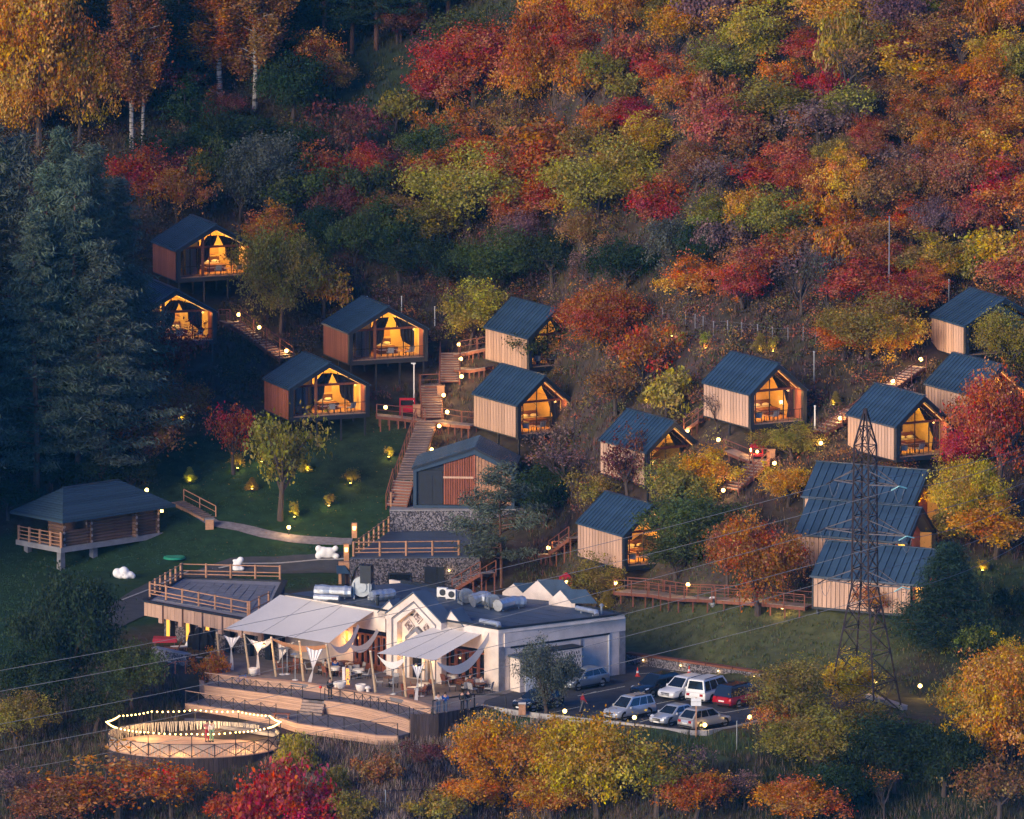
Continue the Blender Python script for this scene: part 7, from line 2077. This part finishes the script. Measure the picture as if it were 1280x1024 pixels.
for k in range(18):  # more pines out of view, added to shade the left hillside
    x = -48 - (k % 6) * 8 + TR.uniform(-3, 3); y = 948 + (k // 6) * 12 + TR.uniform(-4, 4); plant('pine', on(x, y), TR.uniform(6.5, 9), TR.uniform(26, 33), 'pine', 'tall blue green pine in the unseen wood left of the view', 'pine_tree', 'pine tree', 'pines behind the log house')
# ---- dark conifers at the top left
for px, pb, hh in [(215, 40, 17), (250, 70, 15), (405, 70, 16), (440, 66, 18), (470, 62, 17), (500, 52, 17), (530, 40, 18), (560, 24, 15), (350, 40, 18), (380, 20, 16), (180, 110, 17), (225, 130, 15), (455, 20, 18), (510, 6, 18), (130, 60, 18), (310, 15, 18), (590, 0, 16), (110, 140, 17), (420, 30, 18), (485, 30, 18), (240, 15, 18), (345, 85, 13), (160, 30, 18)]:
    p = G(px, pb); plant('pine', p, TR.uniform(4.5, 6), hh, 'spruce', 'dark conifer in the wood at the top of the dim hillside', 'conifer_tree', 'conifer', 'dark conifers at the hill top')
# ---- hand placed crowns: px, centre py, width, height, colour, kind
for q in [(-5, 70, 110, 200), (48, 80, 130, 215), (100, 108, 84, 150), (70, 40, 90, 160), (30, 130, 80, 110), (118, 60, 60, 120)]:
    tree(*q, TR.choice(['amber', 'orange', 'amber']), 'big', 'full orange gold tree of the broad clump rising behind the pine stand', 'gold trees behind the pines')
for a in [(165, 60, 62, 250, 'brown', 'birch', 'birch with two white trunks and brown orange leaves in the dark wood'), (178, 75, 50, 210, 'rust', 'birch', 'slender rust coloured birch in the dark wood'), (275, 45, 84, 160, 'rust', 'birch', 'rust orange birch before the dark conifers'), (318, 40, 74, 200, 'brown', 'birch', 'brown orange birch with a pale trunk at the edge of the meadow')]:
    tree(*a[:6], label=a[6], name='birch_tree', cat='birch tree')
L1 = [(390, 82, 66, 84, 'rust', 'med'), (418, 92, 50, 60, 'brown', 'med'), (230, 132, 80, 76, 'dgreen', 'med'), (278, 138, 46, 60, 'maroon', 'med'), (186, 222, 80, 80, 'red', 'med'), (222, 238, 74, 84, 'rust', 'med'), (268, 216, 64, 90, 'green', 'med'), (335, 226, 92, 110, 'grey', 'big'), (300, 235, 60, 90, 'grey', 'med'),
      (402, 220, 80, 84, 'red', 'med'), (428, 255, 60, 70, 'maroon', 'med'), (342, 292, 76, 74, 'orange', 'med'), (352, 350, 100, 130, 'olive', 'big'), (405, 366, 44, 60, 'amber', 'small'), (375, 330, 60, 80, 'green', 'med'), (395, 290, 70, 70, 'dgreen', 'med'), (455, 210, 60, 60, 'red', 'med'), (486, 265, 74, 66, 'brown', 'med'), (445, 300, 70, 80, 'green', 'med'), (500, 320, 60, 70, 'dgreen', 'med'),
      (545, 112, 66, 62, 'red', 'med'), (592, 82, 124, 100, 'red', 'big'), (560, 150, 80, 50, 'rust', 'bush'), (694, 70, 118, 128, 'rust', 'big'), (650, 95, 70, 90, 'orange', 'med'), (640, 150, 80, 50, 'brown', 'bush'), (495, 142, 42, 54, 'olive', 'small'),
      (585, 240, 140, 110, 'yolive', 'big'), (540, 275, 80, 70, 'olive', 'med'), (640, 262, 58, 60, 'rust', 'med'), (620, 330, 96, 84, 'green', 'big'), (690, 322, 76, 80, 'dgreen', 'med'), (560, 330, 70, 70, 'dgreen', 'med'), (748, 232, 126, 112, 'yolive', 'big'), (700, 180, 120, 58, 'rust', 'bush'), (792, 148, 76, 48, 'crimson', 'med'), (815, 172, 76, 64, 'gold', 'med'), (775, 116, 54, 52, 'olive', 'small'),
      (822, 256, 76, 70, 'red', 'med'), (850, 308, 86, 76, 'grey', 'med'), (735, 335, 60, 50, 'mauve', 'bare'), (780, 330, 80, 70, 'dgreen', 'med'), (735, 290, 70, 60, 'brown', 'med'),
      (940, 45, 86, 90, 'yolive', 'med'), (900, 80, 76, 66, 'olive', 'med'), (1075, 30, 92, 62, 'amber', 'med'), (1026, 102, 66, 42, 'crimson', 'bush'), (972, 128, 104, 66, 'olive', 'med'), (1060, 134, 64, 50, 'olive', 'med'), (900, 165, 96, 80, 'pink', 'med'), (1006, 158, 46, 40, 'orange', 'small'), (996, 198, 66, 56, 'pink', 'med'), (1170, 172, 66, 60, 'orange', 'med'), (1182, 224, 90, 90, 'pink', 'big'), (1060, 222, 66, 80, 'amber', 'med'), (1110, 212, 76, 66, 'mauve', 'bare'), (1245, 65, 66, 60, 'amber', 'med'), (1222, 96, 60, 50, 'orange', 'med'), (1262, 98, 44, 46, 'gold', 'small'), (1000, 272, 60, 46, 'orange', 'small'), (893, 272, 66, 60, 'olive', 'med'), (880, 312, 66, 60, 'dgreen', 'med'), (952, 326, 80, 58, 'pink', 'med'), (1182, 328, 70, 60, 'amber', 'med'), (1236, 318, 60, 60, 'gold', 'small'), (1112, 330, 60, 56, 'red', 'med'),
      (1150, 135, 70, 60, 'rust', 'med'), (1120, 60, 70, 60, 'rust', 'med'), (1010, 60, 70, 50, 'red', 'med'), (860, 110, 60, 70, 'rust', 'med'), (860, 30, 80, 70, 'amber', 'med'), (830, 90, 60, 50, 'red', 'med'), (820, 20, 50, 50, 'olive', 'med'), (950, 220, 70, 50, 'red', 'med'), (940, 265, 70, 60, 'amber', 'med'), (1000, 225, 60, 50, 'red', 'med'), (1060, 290, 70, 56, 'rust', 'med'), (1020, 310, 60, 60, 'mauve', 'thin'), (1240, 165, 80, 70, 'rust', 'med'), (1255, 240, 80, 80, 'red', 'med'), (1215, 275, 70, 60, 'pink', 'med'), (1140, 280, 70, 60, 'rust', 'med'), (1000, 350, 80, 90, 'mauve', 'bare'), (1035, 355, 60, 90, 'grey', 'bare'), (870, 210, 70, 66, 'brown', 'med'), (1110, 110, 60, 50, 'brown', 'thin'), (1195, 30, 70, 60, 'brown', 'med'), (1150, 20, 60, 50, 'olive', 'med'), (1090, 165, 60, 46, 'red', 'med'), (1270, 20, 60, 60, 'orange', 'med'), (1070, 355, 90, 70, 'red', 'med'), (1130, 375, 80, 60, 'red', 'med'), (1085, 410, 110, 80, 'olive', 'big'), (1055, 420, 70, 60, 'orange', 'med'), (1120, 425, 70, 66, 'amber', 'med'), (1160, 350, 60, 50, 'rust', 'med')]
for a in L1: tree(*a)
# ---- trees among the cabins and buildings, each told apart by its surroundings
L2 = [(590, 392, 72, 84, 'yolive', 'med', 'yellow green tree above the head of the main staircase'), (748, 402, 100, 84, 'rust', 'big', 'round orange rust tree beside the tree-screened cabin'), (672, 440, 66, 66, 'green', 'thin', 'green tree in front of the tree-screened cabin'),
      (805, 455, 84, 100, 'rust', 'thin', 'dark orange tree between the cabins, left of the conical green tree'), (770, 480, 66, 76, 'brown', 'thin', 'brownish orange tree below the round rust tree'), (833, 498, 52, 72, 'yolive', 'small', 'conical yellow green tree below the fence posts'),
      (214, 452, 84, 96, 'maroon', 'thin', 'dark maroon tree hiding part of the cabin by the pines'), (220, 505, 80, 70, 'brown', 'med', 'brown tree below the maroon tree with a lit trunk foot'), (292, 548, 64, 90, 'red', 'thin', 'reddish small tree on the lawn slope'), (350, 580, 100, 140, 'olive', 'thin', 'spreading olive brown tree standing alone on the lawn'), (180, 560, 90, 90, 'brown', 'thin', 'dim brown tree above the log house'),
      (785, 580, 66, 110, 'maroon', 'thin', 'dark twisted tree before the plank wall of a lit cabin'), (855, 612, 90, 80, 'olive', 'med', 'olive and orange tree below the lit cabin with the twisted tree'), (890, 590, 60, 66, 'amber', 'med', 'amber tree beside the red lantern stairs'), (870, 660, 120, 92, 'green', 'big', 'broad green tree screening the gable of the boardwalk cabin'), (845, 690, 76, 70, 'green', 'med', 'green tree right of the boardwalk cabin porch'), (910, 690, 70, 90, 'brown', 'med', 'brown tree beside the broad green tree'), (946, 708, 108, 122, 'rust', 'big', 'large orange brown tree standing before the long houses'), (985, 606, 60, 56, 'amber', 'med', 'amber tree left of the rearmost long house roof'), (955, 556, 46, 40, 'olive', 'thin', 'olive shrubby tree before the porch of the cabin below the fence'), (990, 552, 70, 50, 'olive', 'med', 'olive bush right of the cabin below the fence'), (895, 512, 50, 56, 'mauve', 'bare', 'nearly leafless pinkish tree at the corner of the cabin below the fence'),
      (745, 728, 66, 68, 'olive', 'med', 'olive orange tree behind the restaurant roof'), (740, 620, 60, 60, 'olive', 'thin', 'thin olive bush between the staircase cabin and the twisted tree'), (690, 560, 70, 70, 'mauve', 'bare', 'leafless mauve bush below the staircase cabin'), (715, 590, 90, 70, 'mauve', 'bare', 'broad leafless thicket below the staircase cabin'), (680, 620, 80, 80, 'dgreen', 'med', 'dark green tree beside the pine behind the restaurant'),
      (1250, 535, 110, 150, 'red', 'big', 'large red and orange tree before the pale right hand cabins'), (1205, 560, 60, 70, 'crimson', 'med', 'crimson shrub at the foot of the large red tree'), (1262, 432, 80, 90, 'olive', 'big', 'olive green tree before the unlit cabin'), (1210, 625, 90, 100, 'gold', 'big', 'golden yellow tree right of the long houses'), (1245, 660, 90, 76, 'amber', 'med', 'amber tree overhanging the golden tree'), (1190, 660, 60, 60, 'olive', 'thin', 'thin olive tree between the golden tree and the long house gables'), (1110, 600, 60, 50, 'brown', 'thin', 'small brown tree before the rearmost long house roof'), (1095, 755, 50, 50, 'rust', 'thin', 'small rust tree at the pylon before the plank wall'),
      (1200, 800, 56, 40, 'lime', 'bush', 'bright yellow green shrub below the dark spruce'), (1245, 800, 56, 44, 'green', 'bush', 'green shrub right of the dark spruce'), (1266, 752, 44, 40, 'dgreen', 'bush', 'dark shrub on the grass right of the spruce'),
      (682, 848, 72, 92, 'grey', 'big', 'small round grey green tree beside the restaurant car park'), (263, 832, 50, 40, 'rust', 'bush', 'rust coloured shrub at the corner of the amphitheatre'),
      (85, 805, 124, 170, 'dgreen', 'big', 'large dark green tree left of the round stage'), (45, 860, 90, 110, 'dgreen', 'big', 'dark green tree behind the wires at the far left'), (165, 848, 76, 90, 'green', 'med', 'dim green tree between the pavilion and the round stage'), (120, 880, 70, 80, 'dgreen', 'med', 'dark bushy tree beside the round stage'), (20, 900, 80, 70, 'olive', 'med', 'dim olive bush in the lower left corner of the slope')]
for a in L2: tree(*a[:6], label=a[6])
tree(627, 655, 96, 160, 'pine', 'scots', 'airy pine tree standing behind the restaurant roof', name='pine_tree', cat='pine tree')
tree(1185, 742, 92, 134, 'spruce', 'spruce', 'dense dark spruce beside the nearest long house', name='spruce_tree', cat='spruce tree')
# ---- foreground
L3 = [(630, 952, 118, 116, 'amber', 'big', 'amber tree on the foreground slope below the plank wall'), (745, 962, 140, 130, 'gold', 'big', 'golden tree on the foreground slope below the walking person'), (700, 925, 60, 60, 'amber', 'med', 'amber shrub at the kerb below the timber bin'), (590, 990, 80, 70, 'orange', 'med', 'orange shrub beside the foreground amber tree'), (690, 1000, 90, 60, 'orange', 'med', 'orange bush under the golden foreground tree'), (820, 980, 100, 80, 'olive', 'thin', 'olive brown bush right of the golden foreground tree'), (860, 960, 70, 60, 'mauve', 'bare', 'bare mauve bush below the car park'), (870, 992, 90, 70, 'rust', 'med', 'rust tree at the bottom of the slope below the cars'), (992, 880, 100, 96, 'olive', 'big', 'olive and yellow tree right of the red SUV'), (966, 900, 50, 66, 'rust', 'thin', 'reddish twiggy tree beside the red SUV'), (1058, 852, 78, 70, 'gold', 'med', 'golden yellow tree at the left foot of the pylon'), (1020, 930, 120, 90, 'olive', 'big', 'olive tree below the pylon and the car park'), (1120, 940, 140, 100, 'dgreen', 'big', 'dark green thicket below the pylon'), (1050, 985, 100, 70, 'dgreen', 'big', 'dark green bush at the bottom of the slope'), (1000, 1002, 110, 66, 'orange', 'med', 'orange red tree at the bottom below the olive tree'), (1105, 990, 60, 66, 'rust', 'bare', 'red twiggy shrub among dark bushes at the bottom'), (1246, 895, 106, 150, 'amber', 'big', 'large orange tree at the right of the foreground slope'), (1200, 880, 80, 90, 'olive', 'med', 'olive orange bush beside the low lamp near the pylon'), (1270, 830, 60, 70, 'amber', 'med', 'amber bush above the large orange foreground tree'), (1180, 950, 100, 90, 'dgreen', 'big', 'dark bush left of the large orange foreground tree'), (1250, 990, 100, 80, 'brown', 'thin', 'brown bush under the large orange foreground tree'),
      (345, 992, 130, 76, 'crimson', 'bush', 'bright crimson shrub below the round stage'), (375, 1012, 90, 50, 'crimson', 'bush', 'second crimson shrub beside the brightest one'), (300, 1012, 70, 40, 'red', 'bush', 'red shrub left of the crimson shrubs'), (150, 985, 150, 96, 'rust', 'thin', 'wide rust brown tree below the round stage'), (75, 1005, 110, 66, 'brown', 'med', 'brown tree at the lower left corner'), (215, 990, 90, 76, 'rust', 'thin', 'rust tree right below the stage skirt'), (372, 940, 60, 50, 'yolive', 'bush', 'yellow olive shrub right of the round stage'), (440, 1010, 60, 40, 'olive', 'bush', 'olive shrub behind the grey fence posts'), (540, 1012, 70, 40, 'olive', 'bush', 'olive shrub below the dry grass'), (930, 985, 60, 50, 'mauve', 'bare', 'leafless shrub between the rust tree and the olive tree'), (1090, 905, 80, 50, 'olive', 'med', 'olive bush hiding the pylon foot'), (1010, 840, 60, 50, 'olive', 'thin', 'thin olive bush on the grass left of the pylon'), (470, 962, 60, 40, 'brown', 'bush', 'brown shrub in the dry weeds below the amphitheatre'), (530, 945, 56, 36, 'maroon', 'thin', 'dark reddish shrub below the dark plank wall'), (418, 975, 50, 36, 'olive', 'bush', 'olive shrub between the stage and the dry weeds'), (20, 985, 60, 60, 'mauve', 'thin', 'mauve scrub bush by the wires at the lower left')]
for a in L3: tree(*a[:6], label=a[6])
# ---- small plants lit by the ground spots
for i, q in enumerate(UP):
    p = G(q[0] + TR.uniform(-3, 3), q[1] - 2); plant(TR.choice(['small', 'spruce', 'small']), p, TR.uniform(.7, 1.1), TR.uniform(1.0, 1.7), TR.choice(['yolive', 'olive', 'lime']), 'young plant lit yellow by a ground spotlight on the %s' % ('lawn' if q[0] < 500 else 'right hand slope'), 'young_plant', 'plant', 'young plants lit from below on the %s' % ('lawn' if q[0] < 500 else 'slope'))
# ---- filler: the rest of the wooded hillside
def keepout(px, pb):
    for cx0, cy0, cx1, cy1 in [(190, 265, 335, 420), (400, 370, 545, 480), (320, 440, 475, 545), (610, 375, 730, 480), (590, 455, 720, 570), (880, 440, 1015, 545), (745, 510, 885, 620), (715, 610, 835, 730), (1060, 480, 1195, 590), (1155, 355, 1280, 545), (985, 570, 1180, 790), (480, 430, 600, 650), (0, 590, 230, 720)]:
        if cx0 < px < cx1 and cy0 < pb < cy1 + 25: return True
    return False
PAL_R = ['red', 'rust', 'orange', 'amber', 'pink', 'olive', 'yolive', 'mauve', 'brown', 'brown', 'rust', 'orange', 'orange', 'olive', 'amber']
PAL_M = ['dgreen', 'green', 'brown', 'olive', 'maroon', 'rust']
PAL_L = ['dgreen', 'maroon', 'dgreen', 'dgreen', 'green']
nf = 0
for row in range(13):
    py = -10 + row * 33
    for k in range(26):
        px = -20 + k * 52 + (26 if row % 2 else 0) + TR.uniform(-14, 14); pb = py + TR.uniform(-10, 10)
        if keepout(px, pb) or nf >= 165: continue
        if 400 < px < 560 and 70 < pb < 205: continue
        if 555 < px < 665 and pb < 62: continue
        if px < 190 and pb > 120: continue
        if pb > 330 and not (px > 860 or 330 < px < 400): continue
        if pb > 395: continue
        if any(abs(px - a) < b_ * .30 and abs(pb - (c_ + h_ / 2)) < h_ * .35 for a, c_, b_, h_ in HAND): continue
        pal = PAL_R if px > 660 - pb * .15 else (PAL_M if px > 420 else PAL_L)
        w = TR.uniform(56, 90); h = w * TR.uniform(.75, 1.1); kd = TR.choice(['med', 'med', 'med', 'thin', 'bush', 'bare'] if px > 500 else ['med', 'med', 'thin'])
        tree(px, pb - h / 2, w, h, TR.choice(pal), kd); nf += 1
print('TREES', NTREE, nf)

# ================================================================== undergrowth, dry grass and lawn blades
FOOT = [(c.location, c.rotation_euler.z, 7.6 if i > 6 else 5.6, 8.2) for i, c in enumerate(CABINS)] + [(c.location, c.rotation_euler.z, 9.6, 6.6) for c in LONGS]
def in_build(x, y):
    for l, rz_, w, d in FOOT:
        dx, dy = x - l.x, y - l.y; c, s = math.cos(rz_), math.sin(rz_); u, v = c * dx + s * dy, -s * dx + c * dy
        if -.4 < u < w + .2 and -.4 < v < d + .3: return True
    return False
def scrub(name, n, test, hrange, wrange, pal, per, seed, m='scrub', lean=.35):
    global NR
    NR = np.random.default_rng(seed); rn = random.Random(seed); C, Nn, Ax, Sz, As, Cl = [], [], [], [], [], []
    k = 0; tries = 0
    while k < n and tries < n * 12:
        tries += 1
        x = rn.uniform(-50, 50); y = rn.uniform(868, 1062); z = hgt(x, y); px, py = proj((x, y, z))
        if not (-20 < px < 1300 and -10 < py < 1045): continue
        if not test(px, py, x, y, z) or in_build(x, y): continue
        k += 1; col = pal(px, py, x, y, rn)
        for j in range(per):
            h = rn.uniform(*hrange); w = rn.uniform(*wrange); d = Vector((rn.uniform(-1, 1), rn.uniform(-1, 1), rn.uniform(1 / max(.2, lean) * .5, 1 / max(.2, lean)))).normalized()
            c = Vector((x + rn.uniform(-.25, .25), y + rn.uniform(-.25, .25), z)) + d * h * .42
            C.append(tuple(c)); a = rn.uniform(0, 6.28); sd = Vector((math.cos(a), math.sin(a), 0)); nr = d.cross(sd).normalized(); Nn.append(tuple(nr)); Ax.append(tuple(sd)); Sz.append(w); As.append(h / w)
            f = rn.uniform(.6, 1.35); Cl.append(tuple(min(1, q * f) for q in col))
    C = np.array(C); Nn = np.array(Nn); Ax = np.array(Ax)
    # axis: u = nrm x axis must be the width direction -> axis = along the blade
    me = leaf_cloud(name, C, Nn, np.array(Sz), np.array(As), np.array(Cl), m, np.cross(Ax, Nn))
    o = bpy.data.objects.new(name, me); COL.objects.link(o); return o
def on_flat(x, y): return lerp_tab(EDGE, x) - .3 < y < lerp_tab(TOE, x) + .4
def is_lawn(px, py): return (px < 520 and 500 < py < 735) or (px < 260 and py > 690 and py < 830)
def road_px(px, py): return (200 < px < 440 and 695 < py < 722) or (40 < px < 240 and 715 < py < 800) or (245 < px < 445 and 643 < py < 682) or (430 < px < 660 and 630 < py < 745)
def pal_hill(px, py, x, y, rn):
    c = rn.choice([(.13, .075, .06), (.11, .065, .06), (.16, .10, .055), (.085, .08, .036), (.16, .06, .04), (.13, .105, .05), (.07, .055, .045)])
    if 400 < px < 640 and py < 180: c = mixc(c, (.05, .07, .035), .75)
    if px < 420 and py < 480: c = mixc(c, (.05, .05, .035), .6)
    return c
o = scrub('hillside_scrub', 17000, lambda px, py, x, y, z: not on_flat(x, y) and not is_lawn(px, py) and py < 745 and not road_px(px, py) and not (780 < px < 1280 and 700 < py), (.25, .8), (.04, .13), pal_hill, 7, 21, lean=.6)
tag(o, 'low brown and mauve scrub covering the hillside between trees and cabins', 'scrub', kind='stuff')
def thicket(n, seed):
    global NR
    NR = np.random.default_rng(seed); rn = random.Random(seed); C, Nn, Sz, Cl = [], [], [], []; k = 0; tries = 0
    while k < n and tries < n * 30:
        tries += 1; x = rn.uniform(-50, 50); y = rn.uniform(935, 1062); z = hgt(x, y); px, py = proj((x, y, z))
        if not (-20 < px < 1300 and -10 < py < 700) or on_flat(x, y) or is_lawn(px, py) or road_px(px, py) or in_build(x, y): continue
        if px > 780 and py > 690: continue
        dens = 1.5 if py < 440 else 1.0
        if 410 < px < 600 and 50 < py < 190: dens = .12
        if 480 < px < 610 and py > 430: continue
        if rn.random() > dens * (.5 + .9 * noise.noise(Vector((x * .13, y * .13, 2)))): continue
        k += 1; r = rn.uniform(.5, 1.5); col = pal_hill(px, py, x, y, rn)
        if rn.random() < .45: col = rn.choice([(.30, .09, .05), (.34, .15, .04), (.20, .17, .05), (.12, .05, .05), (.06, .08, .035), (.22, .13, .12)])
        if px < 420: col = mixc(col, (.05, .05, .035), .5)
        m = int(60 * r); d = rdir(m); d[:, 2] = np.abs(d[:, 2]); C.append(np.array([x, y, z + .05]) + d * NR.uniform(.45, 1, (m, 1)) * np.array([r, r, r * .9])); Nn.append(d + NR.normal(size=(m, 3)) * .7); Sz.append(NR.uniform(.08, .2, m)); Cl.append(np.clip(np.array(col) * NR.uniform(.6, 1.4, (m, 1)), 0, 1))
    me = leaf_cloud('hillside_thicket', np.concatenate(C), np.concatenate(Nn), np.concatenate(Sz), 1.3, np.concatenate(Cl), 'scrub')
    o = bpy.data.objects.new('hillside_thicket', me); COL.objects.link(o); return o
NR = np.random.default_rng(5); rn_ = random.Random(5); LC = []; LN = []; LV = []
while len(LC) < 5000:
    x = rn_.uniform(-46, 46); y = rn_.uniform(870, 985); z = hgt(x, y); px, py = proj((x, y, z))
    if on_flat(x, y) and not (px > 900) : continue
    if in_build(x, y): continue
    LC.append((x, y, z + .09)); LN.append((rn_.uniform(-.4, .4), rn_.uniform(-.4, .4), 1)); LV.append(rn_.choice([(.30, .15, .04), (.26, .09, .04), (.20, .12, .06), (.34, .22, .05)]))
o = bpy.data.objects.new('fallen_leaves', leaf_cloud('fallen_leaves', np.array(LC), np.array(LN), NR.uniform(.07, .16, len(LC)), 1.2, np.array(LV), 'scrub')); COL.objects.link(o)
tag(o, 'fallen autumn leaves scattered over the lawn and grass', 'leaves', kind='stuff')
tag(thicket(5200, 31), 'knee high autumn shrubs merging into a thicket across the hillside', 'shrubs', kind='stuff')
o = scrub('slope_grass', 9000, lambda px, py, x, y, z: px > 640 and py > 690 and not on_flat(x, y) and z > -.2, (.12, .4), (.05, .12), lambda px, py, x, y, rn: rn.choice([(.10, .115, .045), (.085, .105, .04), (.14, .105, .05), (.06, .09, .032)]), 4, 22, lean=.7)
tag(o, 'dry grass on the slope behind the car park', 'grass', kind='stuff')
o = scrub('lawn_grass', 12000, lambda px, py, x, y, z: is_lawn(px, py) and not road_px(px, py) and y > lerp_tab(EDGE, x), (.06, .16), (.05, .10), lambda px, py, x, y, rn: rn.choice([(.030, .072, .028), (.024, .060, .026), (.045, .075, .030), (.038, .082, .032)]), 3, 23, lean=.8)
tag(o, 'short dark green lawn grass below the cabins', 'grass', kind='stuff')
def pal_fore(px, py, x, y, rn):
    if 330 < px < 700: return rn.choice([(.26, .19, .17), (.22, .15, .14), (.30, .24, .21), (.17, .10, .085), (.13, .12, .06)])
    if px > 620 and py < 945: return rn.choice([(.05, .095, .035), (.07, .10, .04), (.12, .10, .05)])
    return rn.choice([(.11, .09, .06), (.07, .075, .035), (.15, .10, .085), (.05, .06, .03)])
o = scrub('foreground_weeds', 9000, lambda px, py, x, y, z: y < lerp_tab(EDGE, x) - .6 and z < -.3 and not (225 < px < 545 and py < 924) and ((x - sc_.x) / (RX + .5)) ** 2 + ((y - sc_.y) / (RYs + .5)) ** 2 > 1, (.3, 1.0), (.025, .085), pal_fore, 8, 24, lean=.65)
tag(o, 'tall dry weeds and grass on the foreground slope', 'weeds', kind='stuff')
# ================================================================== evening haze between the two slopes
hz = MB().box(-140, -25, -75, 140, 1345, 300).build('haze', None)
hm_ = bpy.data.materials.new('haze'); hm_.use_nodes = True; hn = hm_.node_tree.nodes; hl = hm_.node_tree.links
hn.remove(hn['Principled BSDF']); vp = hn.new('ShaderNodeVolumePrincipled')
vp.inputs['Color'].default_value = (.10, .48, 1.0, 1); vp.inputs['Density'].default_value = .000034; vp.inputs['Anisotropy'].default_value = 0.0
hl.new(vp.outputs[0], hn['Material Output'].inputs['Volume']); hz.data.materials.append(hm_)
tag(hz, kind='stuff')
